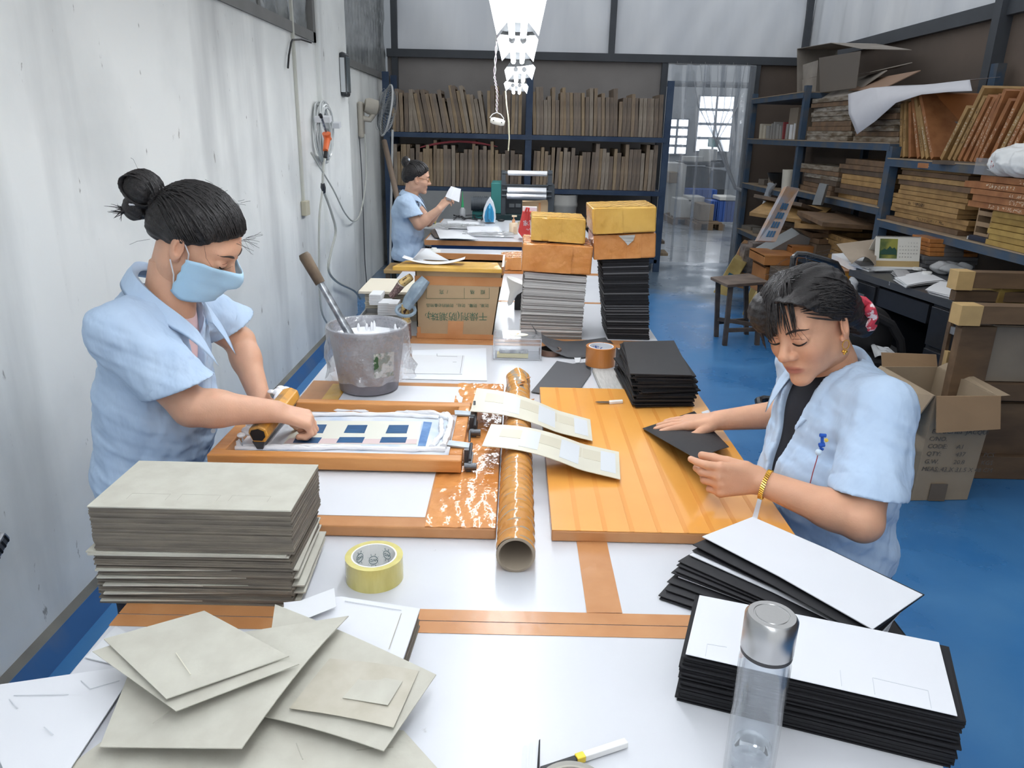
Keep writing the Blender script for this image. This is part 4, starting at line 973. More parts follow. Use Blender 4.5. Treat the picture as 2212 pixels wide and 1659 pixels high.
# roll of clear tape
def tape_roll(name, label, c, ro, ri, h, m_tape, m_core, marks=None, wind=True):
    t = thing(name, label, 'tape roll', c); c = Vector(c)
    MB().lathe([(ri+0.003, 0.0), (ro, 0.0), (ro, h), (ri+0.003, h), (ri+0.003, 0.0)], c, 48, False).build('tape_winding', m_tape, t)
    co = MB().lathe([(ri, 0.0005), (ri+0.003, 0.0005), (ri+0.003, h+0.0005), (ri, h+0.0005), (ri, 0.0005)], c, 48, False).build('core', m_core, t)
    return t, co
def clear_tape():
    c = P(810, 1247, z=TZ); c.z = TZ
    m = mat('clear yellow tape', (214, 204, 128), 0.12, rgb2=(196, 184, 104), vscale=30, stretch=(1, 1, 0.3), coat=0.5)
    t, co = tape_roll('tape_roll', 'roll of clear yellowish tape beside the greyboard stack', c, 0.052, 0.038, 0.046, m, mat('white card core', (232, 232, 228), 0.6))
    tm = mat('green print', (30, 84, 92), 0.6)
    for a in (20, 62, 104, 146, 350, 190, 235, 290):
        an = math.radians(a); d = Vector((math.cos(an), math.sin(an), 0)); o = c+d*0.0374; o.z = TZ+(0.027 if (a//42) % 2 else 0.013)
        ex = Vector((-d.y, d.x, 0)); M = frameM(o, ex, (0, 0, -1)) @ Matrix.Translation((0, -0.003, 0.0002))
        text_mesh('WD', 0.0085, M, co, 'print', tm, 0.0001, 'CENTER')
        m = MB(); m.tube([o+ex*0.0085*math.cos(b)+Vector((0, 0, 0.0085*math.sin(b)))-d*0.0002 for b in [k*math.pi/8 for k in range(16)]], 0.0005, 4, closed=True)
        for k in range(10):
            b = k*math.pi/5; m.tube([o+(ex*math.cos(b)+Vector((0, 0, math.sin(b))))*0.0105-d*0.0003, o+(ex*math.cos(b)+Vector((0, 0, math.sin(b))))*0.014-d*0.0006], 0.0004, 4)
        m.build('print', tm, co)
clear_tape()
# right foreground: black and white card stack
def front_card_stack():
    t = thing('card_stack', 'thick stack of black cards topped with a white sheet, behind the bottle', 'card stack', (0.44, 0.9, TZ))
    q = [P(1505, 1282, z=0.803), P(2048, 1391, z=0.803), P(2085, 1552, z=0.803), P(1475, 1413, z=0.803)]
    n = 26; h = 0.080/n
    for i in range(n):
        j = Vector((R_(-0.0045, 0.0045), R_(-0.0035, 0.0035), 0)); z = TZ+h*i
        m = MB(); m.prism([Vector((p.x, p.y, z))+j for p in q], (0, 0, h*0.9)); m.build('card', M_cardk, t)
    q2 = [P(1511, 1286, z=0.8045), P(2028, 1388, z=0.8045), P(2068, 1547, z=0.8045), P(1481, 1413, z=0.8045)]
    m = MB(); m.slab([p+Vector((0, 0, 0.0005)) for p in q2], 0.0009); m.build('white_top_sheet', M_white, t)
    sc_ = mat('pale score', (196, 200, 206), 0.8)
    for a, b in (((1528, 1391), (1524, 1417)), ((1815, 1448), (1818, 1482)), ((1885, 1464), (1890, 1500)), ((1885, 1464), (2005, 1492)), ((2005, 1492), (2012, 1530)), ((1528, 1391), (1570, 1398))): line_on(t, a, b, 0.8052, sc_, 0.0004)
front_card_stack()
def fan_pile():
    A, B, C, D = [P(x, y, z=0.79) for x, y in ((1518, 1150), (1627, 1108), (1995, 1275), (1887, 1349))]
    piv = (C+D)/2; g = 'fanned cards at the right'
    names = ['fanned black card near the bottom of the right pile', 'fanned black card in the middle of the right pile']
    n = 15
    for i in range(n):
        f = i/(n-1); ang = math.radians(23*(1-f)**1.1+R_(-1.0, 1.0)); sh = Vector((-0.035*(1-f)+R_(-0.012, 0.012), R_(-0.008, 0.008), 0)); z = TZ+0.0035+f*0.058
        if i == n-1: ang = 0; sh = Vector((0, 0, 0))
        R = Matrix.Rotation(ang, 3, 'Z'); q = [piv+R @ (p-piv)+sh for p in (A, B, C, D)]
        white = i in (4, 9, n-1)
        for p in q: p.z = z
        if white and i < n-1: q = [p+Vector((0.012, 0, 0)) for p in q]
        m = MB(); m.slab(q, 0.0016, 10, 2, lambda u, v: 0.004*math.sin(v*math.pi)-0.0*u)
        if i == n-1: lab = 'white curled card lying uppermost on the fanned right pile'
        elif i == n-2: lab = 'black card directly under the topmost white card'
        elif white: lab = 'white card peeking out %s the fanned black cards' % ('low between' if i == 4 else 'high among')
        else: lab = '%s card from the bottom of the fanned black pile' % ['lowest', 'second', 'third', 'fourth', 'fifth', 'sixth', 'seventh', 'eighth', 'ninth', 'tenth', 'eleventh', 'twelfth', 'thirteenth', 'fourteenth'][i]
        tag(m.build('white_card' if white else 'black_card', M_white if white else M_cardb), lab, 'card', g if i < n-1 else None)
fan_pile()
# glass bottle
def bottle():
    c = P(1612, 1690, z=TZ); c.z = TZ; h = 0.252; r = 0.0305
    t = thing('glass_bottle', 'double-walled glass water bottle with brushed steel cap', 'bottle', c)
    M_gl = glassmat('bottle glass', (236, 240, 244), 0.0, 0.03, 0.6)
    z1 = h-0.045
    MB().lathe([(0.0, 0.0), (r-0.002, 0.0), (r, 0.003), (r, z1-0.02), (r-0.003, z1-0.006), (r-0.005, z1), (r-0.0066, z1), (r-0.0046, z1-0.007), (r-0.0018, z1-0.021), (r-0.0018, 0.006), (r-0.004, 0.004), (0.0, 0.004)], c, 40).build('outer_glass', M_gl, t)
    ri = r-0.0055
    MB().lathe([(0.0, 0.016), (ri*0.6, 0.013), (ri, 0.020), (ri, z1-0.012), (ri-0.0015, z1-0.012), (ri-0.0015, 0.0215), (ri*0.6, 0.0148), (0.0, 0.0178)], c, 40).build('inner_glass', M_gl, t)
    MB().lathe([(0.0, 0.0182), (ri*0.6, 0.0152), (ri-0.0017, 0.0218), (ri-0.0017, 0.062), (0.0, 0.062)], c, 40).build('water', mat('water', (250, 253, 255), 0.0, trans=1.0, ior=1.33), t)
    st = mat('brushed steel', (190, 190, 190), 0.28, metal=1.0, bump=0.05, bscale=200, stretch=(1, 1, 30))
    MB().lathe([(0.0, z1-0.004), (r-0.001, z1-0.004), (r, z1-0.002), (r, h-0.004), (r-0.0035, h), (0.021, h), (0.0205, h-0.0008), (0.019, h-0.0008), (0.0185, h), (0.0, h)], c, 48).build('cap', st, t)
    MB().lathe([(0.0, z1-0.008), (r-0.0005, z1-0.008), (r-0.0005, z1-0.003), (0, z1-0.003)], c, 40).build('cap_seal', mat('dark seal', (60, 60, 62), 0.4), t)
bottle()
def small_front():
    A, B = P(1353, 1604, z=0.727), P(1262, 1634, z=0.727); d = (B-A).normalized(); C = B+d*0.012; D = C+d*0.05
    t = thing('craft_knife', 'craft knife with white handle and yellow band at the bottom edge', 'knife', A)
    up = Vector((0, 0, 1)); n = d.cross(up)
    def seg(p, q, w, hgt, m, nm): mb = MB(); mb.ob((p+q)/2, (q-p)/2, n*w/2, up*hgt/2); mb.build(nm, m, t, bevel=0.001)
    seg(A, B, 0.010, 0.009, mat('white handle', (232, 232, 230), 0.35), 'handle'); seg(B, C, 0.0105, 0.0095, mat('yellow band', (236, 204, 60), 0.4), 'band')
    seg(C, D, 0.009, 0.006, M_black, 'grip')
    c = P(1236, 1738, z=TZ); c.z = TZ
    tape_roll('tape_roll', 'grey tape roll just showing at the bottom edge', c, 0.046, 0.036, 0.022, mat('grey tape', (150, 148, 140), 0.4, var=0.1), mat('grey core', (170, 166, 156), 0.8))
    for x, y, y2, w, lab in ((1137, 1612, 1700, 8, 'upright thin white paper strip at the bottom edge'), (1150, 1606, 1700, 5, 'narrow white paper strip next to the dark one'), (1167, 1599, 1690, 3, 'dark paper sliver by the knife at the bottom edge')):
        sheet('paper_strip', lab, [(x-w, y), (x, y-3), (x-2, y2), (x-w-6, y2)], [TZ+0.004, TZ+0.004, TZ+0.0015, TZ+0.0015], M_cardk if w == 3 else M_paper, 0.0008, 1, 1, cat='paper')
    # metal grille thing at the left picture edge, hung on the wall
    p = P(-30, 1192, X=-1.18)
    t = thing('heater', 'silver slotted metal heater end at the left picture edge', 'heater', p)
    MB().box(p, (0.06, 0.09, 0.03), 0.0, 0.5).build('casing', mat('silver metal', (170, 172, 176), 0.3, metal=0.8), t, bevel=0.006)
    for k in range(6): MB().box(p+Vector((0.0305, -0.035+0.013*k, -0.02+0.0075*k)), (0.002, 0.005, 0.022), 0, 0.5).build('slot', M_black, t)
    MB().b6(XL, p.x-0.03, p.y-0.02, p.y+0.02, p.z-0.02, p.z+0.02).build('bracket', M_grey, t)
small_front()
# ------------------------------------------------------------------ the printing station
BZ = 0.747
def base_board():
    x0, x1, y0, y1 = -0.625, -0.025, 1.335, 2.245
    t = thing('base_board', 'orange-taped board with white inset under the printing screen', 'board', ((x0+x1)/2, (y0+y1)/2, TZ))
    MB().b6(x0, x1, y0, y1, TZ+0.001, BZ-0.001).build('board', M_tape, t, bevel=0.004)
    o = BZ-0.001
    def strip(a, b, c, d, m, nm, nx=1, ny=1, amp=0.0):
        mb = MB(); mb.slab([(a, c, o+0.0012), (b, c, o+0.0012), (b, d, o+0.0012), (a, d, o+0.0012)], 0.001, nx, ny, (lambda u, v: amp*(math.sin(u*29+5*math.sin(v*8))+math.sin(v*61+4*math.sin(u*13)))*0.5) if amp else None, True); mb.build(nm, m, t)
    strip(x0+0.055, -0.172, y0+0.04, 1.62, M_white, 'white_inset'); strip(x0+0.12, -0.145, 2.03, 2.205, M_white, 'white_inset')
    strip(-0.168, x1-0.002, y0+0.002, y1-0.002, M_tapeW, 'wide_tape', 20, 120, 0.0012)
    strip(x0+0.07, x0+0.118, 2.0, y1-0.035, M_tapeY, 'yellow_tape')
base_board()
def screen_frame_big():
    x0, x1, y0, y1, z0, z1 = -0.695, -0.112, 1.575, 1.965, BZ+0.006, BZ+0.038
    t = thing('printing_screen', 'orange wooden printing screen with white ink under the left woman\'s hands', 'printing screen', ((x0+x1)/2, (y0+y1)/2, z0))
    M_wood = mat('orange varnished wood', (206, 144, 84), 0.35, rgb2=(188, 124, 64), vscale=5, stretch=(1, 6, 6), detail=6, bump=0.1, bscale=20)
    w = 0.032
    for a in ((x0, x1, y0, y0+w), (x0, x1, y1-w, y1), (x0, x0+w, y0+w, y1-w)): MB().b6(*a, z0, z1).build('rail', M_wood, t, bevel=0.003)
    MB().b6(x1-w, x1, y0+w, y1-w, z0, z1+0.001).build('rail', M_tapeW, t, bevel=0.003)
    zf = z0+0.006
    MB().b6(x0+w-0.004, x1-w+0.004, y0+w-0.004, y1-w+0.004, zf-0.001, zf).build('mesh_fabric', mat('inked screen mesh', (222, 226, 232), 0.35, rgb2=(168, 190, 214), vscale=9, ramp=(0.45, 0.75)), t)
    S = lambda x, y, z=zf: P(430+x*0.3495, 520+y*0.3495, z=z)
    def flat(q, m, nm, t_=0.0008, dz=0.0): mb = MB(); mb.slab([S(x, y)+Vector((0, 0, 0.001+dz)) for x, y in q], t_); mb.build(nm, m, t)
    flat([(620, 1113), (1378, 1118), (1345, 1260), (520, 1258)], mat('cream stencil', (226, 226, 214), 0.4), 'stencil_film')
    flat([(560, 1224), (1350, 1230), (1343, 1258), (524, 1256)], mat('pink strip', (216, 196, 194), 0.4), 'pink_strip', dz=0.0005)
    bl = mat('blue emulsion', (48, 98, 142), 0.3, rgb2=(36, 76, 118), vscale=30, stretch=(1, 8, 1))
    for q in ([(660, 1140), (790, 1140), (765, 1192), (632, 1190)], [(920, 1143), (1042, 1143), (1022, 1192), (895, 1190)], [(1175, 1143), (1297, 1143), (1283, 1193), (1153, 1193)],
              [(600, 1218), (760, 1220), (735, 1255), (580, 1252)], [(870, 1218), (1025, 1218), (1008, 1253), (848, 1252)], [(1130, 1218), (1287, 1218), (1275, 1252), (1115, 1252)]): flat(q, bl, 'stencil_window', dz=0.001)
    flat([(1388, 1120), (1440, 1125), (1400, 1270), (1352, 1268)], mat('blue smear', (120, 160, 205), 0.3, rgb2=(70, 116, 172), vscale=20), 'ink_smear', dz=0.0003)
    ink = mat('white plastisol ink', (246, 247, 250), 0.28, bump=0.25, bscale=70, spec=0.5)
    def bead(pts, r0, nm='ink_ridge', fl=0.45):
        P3 = [S(x, y)+Vector((0, 0, 0.004)) for x, y in pts]; L = []; 
        for a, b in zip(P3, P3[1:]):
            for k in range(7): L.append(a.lerp(b, k/7)+Vector((R_(-1, 1)*0.002, R_(-1, 1)*0.002, R_(0, 1)*0.002)))
        L.append(P3[-1]); MB().tube(L, [r0*R_(0.7, 1.25) for _ in L], 8).build(nm, ink, t)
    bead([(620, 1045), (900, 1055), (1200, 1060), (1450, 1075), (1540, 1105)], 0.008); bead([(630, 1085), (900, 1082), (1250, 1085), (1480, 1100)], 0.006)
    bead([(660, 1025), (1000, 1035), (1300, 1035), (1530, 1075)], 0.006)
    bead([(1530, 1085), (1560, 1120), (1545, 1200), (1510, 1285)], 0.009); bead([(1500, 1120), (1500, 1200), (1440, 1285)], 0.007)
    bead([(200, 1290), (500, 1295), (900, 1290), (1300, 1300), (1520, 1300)], 0.006); bead([(220, 1285), (235, 1215), (330, 1150), (440, 1110)], 0.014); bead([(260, 1200), (350, 1140), (460, 1060)], 0.012)
    bead([(280, 1275), (600, 1280), (1000, 1278)], 0.0035)
    # squeegee is apart: it is held
    c0, c1 = P(556, 946, z=0.795), P(628, 858, z=0.812)
    s = thing('squeegee', 'wooden squeegee smeared with white ink in the left woman\'s hands', 'squeegee', (c0+c1)/2)
    ax = (c1-c0).normalized(); side = Vector((ax.y, -ax.x, 0)).normalized(); up = side.cross(ax); up = up if up.z > 0 else -up
    L = (c1-c0).length
    prof = [(-0.022, 0.012), (-0.018, 0.024), (0.004, 0.030), (0.022, 0.022), (0.026, 0.004), (0.018, -0.012), (-0.012, -0.012)]
    mb = MB(); mb.prism([c0+side*a+up*b for a, b in prof], ax*L)
    mb.build('handle', mat('worn yellow wood', (214, 152, 58), 0.4, rgb2=(96, 88, 78), vscale=12, stretch=(1, 1, 1), detail=8, ramp=(0.5, 0.66)), s, bevel=0.004)
    mb = MB(); mb.prism([c0+side*a+up*b for a, b in ((-0.014, -0.011), (0.016, -0.011), (0.010, -0.030), (-0.004, -0.030))], ax*L)
    mb.build('blade', mat('dark rubber', (58, 58, 60), 0.4), s)
    mb = MB(); mb.prism([c0-ax*0.001+side*a+up*b for a, b in ((-0.016, 0.012), (-0.012, 0.020), (0.004, 0.024), (0.018, 0.018), (0.020, 0.004), (0.012, -0.006), (-0.010, -0.006))], -ax*0.0015); mb.build('end_recess', M_black, s)
    def glob(p, n, r):
        mb = MB()
        for k in range(n): mb.sph(p+Vector((R_(-1, 1)*r*1.6, R_(-1, 1)*r*1.6, R_(-0.3, 0.6)*r)), r*R_(0.6, 1.1), 10, 6, (1.2, 1.2, 0.7))
        mb.build('ink_blob', ink, s)
    glob(c0-side*0.026+Vector((0, 0.02, 0.0)), 6, 0.012); glob(c0-side*0.03+ax*0.05, 7, 0.013); glob(c1-side*0.02+Vector((0, 0.0, 0.016)), 6, 0.012); glob(c1-side*0.035+ax*-0.02+Vector((0, 0, 0.012)), 6, 0.012)
    # hinge clamps on the right rail
    dk = mat('dark worn steel', (92, 94, 98), 0.4, metal=0.7, var=0.2)
    for k, (yy) in enumerate((1.655, 1.865)):
        h = thing('hinge_clamp', '%s steel hinge clamp bolted to the printing screen' % ('nearer' if k == 0 else 'farther'), 'clamp', (x1, yy, z1), 'hinge clamps of the printing screen')
        MB().box((x1-0.012, yy, z1+0.005), (0.052, 0.030, 0.004), R_(-0.15, 0.15), 0, 0.08).build('plate', mat('galvanised plate', (150, 158, 164), 0.45, metal=0.6, var=0.2, vscale=30), h)
        MB().b6(x1+0.003, x1+0.014, yy-0.030, yy+0.012, BZ+0.004, z1+0.004).build('jaw', dk, h)
        MB().tube([(x1+0.018, yy+0.005, z1+0.006), (x1+0.018, yy-0.055, z1-0.010)], 0.004, 8).build('bolt', dk, h)
        MB().tube([(x1+0.006, yy-0.060, z1-0.024), (x1+0.034, yy-0.060, z1-0.024)], 0.009, 10).build('knuckle', dk, h)
        MB().tube([(x1+0.012, yy+0.03, z1+0.000), (x1+0.012, yy+0.045, z1+0.024)], 0.003, 6).build('wing_screw', dk, h)
        MB().b6(x1+0.010, x1+0.022, yy-0.062, yy+0.03, BZ+0.0015, BZ+0.012).build('base_leaf', dk, h)
screen_frame_big()
def right_board():
    x0, x1, y0, y1 = 0.086, 0.575, 1.335, 2.225
    t = thing('taped_board', 'big orange-taped board under the right woman\'s hands', 'board', ((x0+x1)/2, (y0+y1)/2, TZ))
    MB().b6(x0, x1, y0, y1, TZ+0.001, BZ-0.002).build('board', M_tape, t, bevel=0.003)
    mt = mat('amber tape strip', (234, 168, 86), 0.2, rgb2=(226, 158, 76), vscale=3, detail=5, coat=0.3); mo = mat('tape overlap', (218, 148, 70), 0.22)
    n = 9; w = (x1-x0)/n
    for i in range(n):
        a = x0+w*i; MB().b6(a+0.001, a+w-0.001, y0+0.001, y1-0.001, BZ-0.002, BZ-0.0006).build('tape_strip', mt, t)
        if i: MB().b6(a-0.006, a+0.004, y0+0.001, y1-0.001, BZ-0.0006, BZ-0.0002).build('tape_overlap', mo, t)
    MB().slab([(x0+0.40, y0+0.02, BZ+0.0004), (x0+0.412, y0+0.02, BZ+0.0004), (x0+0.487, y0+0.20, BZ+0.0004), (x0+0.478, y0+0.20, BZ+0.0004)], 0.0004).build('white_strip', M_paper, t)
    sheet('paper_scrap', 'crumpled white paper scrap at the right edge of the taped board', [(1515, 890), (1530, 885), (1545, 897), (1525, 902)], [0.762, 0.765, 0.756, 0.754], M_paper, 0.001, 4, 4, lambda u, v: 0.004*math.sin(u*5)*math.sin(v*4), 'paper')
right_board()
def core_tube():
    f = Vector((0.014, 1.222, TZ+0.0365)); b = Vector((0.018, 2.27, TZ+0.0365)); d = (b-f).normalized(); L = (b-f).length; r = 0.036
    t = thing('cardboard_tube', 'long cardboard tube wrapped in wrinkled brown tape down the table middle', 'tube', f)
    q = d.to_track_quat('Z', 'Y').to_matrix()
    pr = []; n = 150
    for i in range(n+1): pr.append((r, L*i/n))
    def wob(rr, z, a): return rr+0.0010*math.sin(z*210+3.2*math.sin(a*1.0+z*17))+0.0007*math.sin(z*517+a*2)+(0.002*math.sin(a*5+z*30) if z > L*0.82 else 0)
    MB().lathe(pr, f, 40, True, q, wob).build('wrapping', mat('brown glossy tape', (208, 152, 84), 0.13, rgb2=(186, 126, 62), vscale=6, detail=5, bump=0.35, bscale=30), t)
    MB().lathe([(r-0.001, 0.0), (r+0.0005, -0.001), (r-0.0045, -0.002), (r-0.006, 0.0), (r-0.006, L), (r-0.001, L), (r-0.001, 0)], f, 40, True, q).build('paper_core', mat('grey paper core', (150, 138, 122), 0.85, var=0.1), t)
    for i in range(7):
        z = L*(0.78+0.03*i); a = R_(0, 6.28); p = f+d*z+Vector((math.cos(a)*r*1.02, 0, abs(math.sin(a))*r*1.02))
        MB().slab([p, p+Vector((0.012, 0.0, 0.004)), p+Vector((0.014, 0.02, 0.0)), p+Vector((0.0, 0.022, -0.003))], 0.0006).build('loose_tape_end', M_tapeW, t)
core_tube()
def bridge_cards():
    m = mat('pale coated card', (214, 210, 192), 0.4, rgb2=(204, 200, 184), vscale=7, detail=2); pm = mat('bluish print', (206, 210, 214), 0.35); pd = mat('beige patch', (198, 192, 172), 0.45)
    for q, lab in (([(1030, 838), (1275, 906), (1280, 952), (1016, 888)], 'farther pale card bridging the taped tube and board'), ([(1061, 916), (1337, 976), (1340, 1035), (1041, 963)], 'nearer pale card bridging the taped tube and board')):
        pts = [P(*q[0], z=0.800), P(*q[1], z=0.757), P(*q[2], z=0.757), P(*q[3], z=0.800)]
        fn = lambda u, v: 0.013*math.sin(min(1, u/0.72)*math.pi)
        mb = MB(); mb.slab(pts, 0.0016, 20, 4, fn, True); o = tag(mb.build('pale_card', m), lab, 'card', 'pale cards across the tube')
        nr = Vector((0, 0, 0.0006))
        def patch(u0, u1, v0, v1, mm, nm):
            g = lambda u, v: (pts[0]*(1-u)+pts[1]*u)*(1-v)+(pts[3]*(1-u)+pts[2]*u)*v
            mb = MB(); k = 8; mb.slab([g(u0, v0)+nr, g(u1, v0)+nr, g(u1, v1)+nr, g(u0, v1)+nr], 0.0005, k, 2, lambda a, b: fn(u0+(u1-u0)*a, 0)); mb.build(nm, mm, o)
        for k in range(3):
            patch(0.10+0.30*k, 0.26+0.30*k, 0.18, 0.55, pd, 'beige_patch'); patch(0.26+0.30*k, 0.40+0.30*k if k < 2 else 0.97, 0.12, 0.85, pm, 'glossy_patch')
bridge_cards()
# ------------------------------------------------------------------ middle of the table row
def bucket():
    c = P(798, 838, z=BZ); c.z = BZ+0.0015
    t = thing('ink_bucket', 'grey ink bucket lined with a clear plastic bag', 'bucket', c)
    m = mat('grey stained plastic', (132, 130, 138), 0.5, rgb2=(112, 110, 116), vscale=18, detail=6, ramp=(0.4, 0.7))
    MB().lathe([(0, 0), (0.082, 0.0), (0.088, 0.004), (0.112, 0.185), (0.118, 0.187), (0.119, 0.196), (0.1125, 0.197), (0.1085, 0.19), (0.084, 0.012), (0, 0.012)], c, 48).build('bucket', m, t)
    MB().lathe([(0, 0.142), (0.06, 0.146), (0.096, 0.150), (0.1035, 0.166)], c, 40, True, None, lambda r, z, a: r+0.003*math.sin(a*7+z*90)).build('white_ink', mat('white plastisol ink', (246, 247, 250), 0.28), t)
    for k in range(9):
        a = R_(0, 3.3); MB().sph(c+Vector((math.cos(a)*0.100, math.sin(a)*0.100, 0.165)), 0.008, 8, 6, (0.6, 0.6, R_(1.2, 3.0))).build('ink_drip', _MC['white plastisol ink'], t)
    film = glassmat('bag film', (232, 233, 238), 0.10, 0.26, 1.6, 0.6, 34)
    def wob(r, z, a): 
        k = min(1, max(0, (0.19-z)/0.13)); return r+k*(0.006+0.010*math.sin(a*5+2*math.sin(z*40))+0.005*math.sin(a*13+z*80))+(0.012*k if 5.6 < a or a < 0.6 else 0)
    pr = [(0.100, 0.150), (0.106, 0.185), (0.112, 0.199), (0.120, 0.199), (0.1225, 0.190), (0.121, 0.178), (0.120, 0.16), (0.120, 0.13), (0.119, 0.10), (0.118, 0.07), (0.116, 0.045)]
    MB().lathe(pr, c, 96, True, None, wob).build('bag', film, t)
    d = Vector((0.55, -0.83, 0)); o = c+d*0.112+Vector((0, 0, 0.10)); mb = MB()
    mb.slab([o+Vector((d.y*-0.03, d.x*0.03, -0.035)), o+Vector((d.y*0.03, -d.x*0.03, -0.035)), o+Vector((d.y*0.032, -d.x*0.032, 0.04))+d*0.008, o+Vector((d.y*-0.032, d.x*0.032, 0.04))+d*0.008], 0.0008)
    mb.build('label', mat('green leaf label', (196, 200, 196), 0.5, rgb2=(54, 92, 62), vscale=45, ramp=(0.45, 0.55)), t)
    # stirring tool stuck in the ink
    a = P(655, 548, Y=2.20); b = P(692, 612, Y=2.19); e = P(752, 716, Y=2.17)
    t = thing('stirring_tool', 'stirring tool with worn wooden handle standing in the bucket', 'tool', e)
    MB().tube([a, a.lerp(b, 0.1), a.lerp(b, 0.5), b], [0.014, 0.0175, 0.0165, 0.0150], 12).build('handle', mat('worn grey wood', (112, 94, 74), 0.6, rgb2=(58, 50, 44), vscale=14, detail=7), t)
    MB().tube([b, e.lerp(b, 0.3), e, e+(e-b)*0.32], [0.011, 0.0115, 0.013, 0.013], 12).build('shaft', mat('scratched steel', (190, 194, 198), 0.28, metal=0.9, rgb2=(120, 124, 128), vscale=40), t)
bucket()
M_carton = mat('brown carton', (176, 152, 120), 0.8, rgb2=(164, 140, 110), vscale=6, detail=4)
M_green = mat('green ink', (72, 104, 84), 0.8)
def carton():
    Y = 2.865
    bl, br, tr, tl = P(902, 741, Y=Y), P(1063, 744, Y=Y), P(1086, 590, Y=Y), P(897, 585, Y=Y)
    bl.z = br.z = TZ+0.002; dy = Vector((0, 0.30, 0)); th = 0.004
    t = thing('carton', 'brown desiccant carton with upside-down green Chinese print', 'carton', (bl+br)/2)
    def pan(a, b, c, d, n, m=M_carton, nm='panel'): mb = MB(); mb.prism([a, b, c, d], n); return mb.build(nm, m, t)
    f = pan(bl, br, tr, tl, Vector((0, th, 0))); pan(bl+dy, br+dy, tr+dy, tl+dy, Vector((0, -th, 0)))
    pan(br, br+dy, tr+dy+Vector((0.01, 0, 0)), tr, Vector((-th, 0, 0))); pan(bl, bl+dy, tl+dy, tl, Vector((th, 0, 0))); pan(bl, br, br+dy, bl+dy, Vector((0, 0, th)))
    n = Vector((0, -0.0012, 0)); w = lambda u, v: (bl*(1-u)+br*u)*(1-v)+(tl*(1-u)+tr*u)*v
    def strip(u0, u1, v0, v1, m=M_tape): mb = MB(); mb.prism([w(u0, v0)+n, w(u1, v0)+n, w(u1, v1)+n, w(u0, v1)+n], (0, 0.001, 0)); mb.build('tape', m, t)
    strip(-0.01, 1.01, 0.0, 0.075); strip(0.40, 0.60, 0.075, 0.27); strip(0.0, 0.045, 0.075, 0.17); strip(-0.01, 1.01, 0.80, 0.93)
    mb = MB(); 
    for a, b in ((tl+dy, tr+dy), (tr, tr+dy)): mb.ob((a+b)/2+Vector((0, 0, 0.008)), (b-a)/2, Vector((0.004, 0.004, 0)), Vector((0, 0, 0.016)))
    mb.build('taped_rim', M_tape, t)
    fy = Y-0.0009
    def up(txt, x, y, size, sp=1.0): 
        o = P(x, y, Y=fy); return text_mesh(txt, size, frameM(o, (-1, 0, -0.02), (0, 0, -1)), t, 'print', M_green, 0.0002)
    up('干燥剂(防潮珠)', 1053, 677, 0.0355); up('防潮、防霉、防蛀、防锈的必备物品', 1056, 657, 0.0152); up('规    格', 1048, 627, 0.0190); up('/  克', 968, 627, 0.0190)
    for (x0, y0, x1, y1) in ((921, 645, 1057, 645), (921, 645, 921, 622), (1057, 645, 1057, 622), (1003, 645, 1003, 622)):
        A, B = P(x0, y0, Y=fy), P(x1, y1, Y=fy); mb = MB(); mb.tube([A, B], 0.0006, 4); mb.build('print', M_green, t)
    o = P(924, 681, Y=fy); mb = MB()
    for k in range(3):
        a = k*2.094; MB().tube([o+Vector((math.cos(a+q)*0.009, 0, math.sin(a+q)*0.009)) for q in (0, 0.5, 1.0, 1.5)], 0.0010, 4).build('print', M_green, t)
    # board across the open top
    z = tl.z+0.008; q = [P(848, 590, Y=Y-0.02), P(1084, 600, Y=Y-0.03)]
    a, b = q; zz = tl.z+0.003
    A = Vector((a.x, a.y, zz)); B = Vector((b.x, b.y, zz)); C = B+Vector((-0.02, 0.15, 0)); D = A+Vector((0.03, 0.14, 0))
    brd = thing('taped_plank', 'yellow-taped plank laid across the open carton', 'board', A)
    mb = MB(); mb.prism([A, B, C, D], (0, 0, 0.016)); mb.build('plank', M_tapeY, brd, bevel=0.002)
    # folded white sheet standing on it
    A2 = P(863, 570, Y=Y+0.02); mb = MB(); s0 = A+Vector((0.03, 0.05, 0.018))
    L = (B-A).normalized()
    pts = lambda u, v: None
    vs = []; nx = 16
    for j in range(3):
        for i in range(nx+1):
            u = i/nx; p = s0+L*(0.24*u)+Vector((0, 0.03*j, 0.022*(2*u-1)**2+0.002)); vs.append(p)
    mb.add(vs, [(j*(nx+1)+i, j*(nx+1)+i+1, (j+1)*(nx+1)+i+1, (j+1)*(nx+1)+i) for j in range(2) for i in range(nx)], True)
    p0 = s0+L*0.035+Vector((0, 0.03, 0.014)); p1 = s0+L*0.180+Vector((0, 0.03, 0.012)); ap = P(921, 536, Y=p0.y+0.01)
    mb.add([p0, p1, ap, p0+Vector((0.01, 0.03, 0)), ], [(0, 1, 2), (0, 2, 3)])
    o = tag(mb.build('folded_sheet', M_paper), 'white sheet folded to a peak on the yellow-taped plank', 'paper')
    sd = o.modifiers.new('t', 'SOLIDIFY'); sd.thickness = 0.001
    # sleeves of clothes hanging out of the carton
    zt = zz-0.002
    dn = mat('pale denim', (150, 166, 178), 0.9, rgb2=(122, 138, 152), vscale=22, detail=6, bump=0.4, bscale=40)
    pts = [P(920, 603, Y=Y-0.035), P(902, 625, Y=Y-0.045), P(885, 648, Y=Y-0.05), P(878, 662, Y=Y-0.05)]
    t2 = thing('denim_sleeve', 'pale denim sleeve hanging out of the carton', 'garment', pts[-1])
    MB().tube(pts, [0.034, 0.046, 0.042, 0.036], 14, True, True, 0.55).build('sleeve', dn, t2)
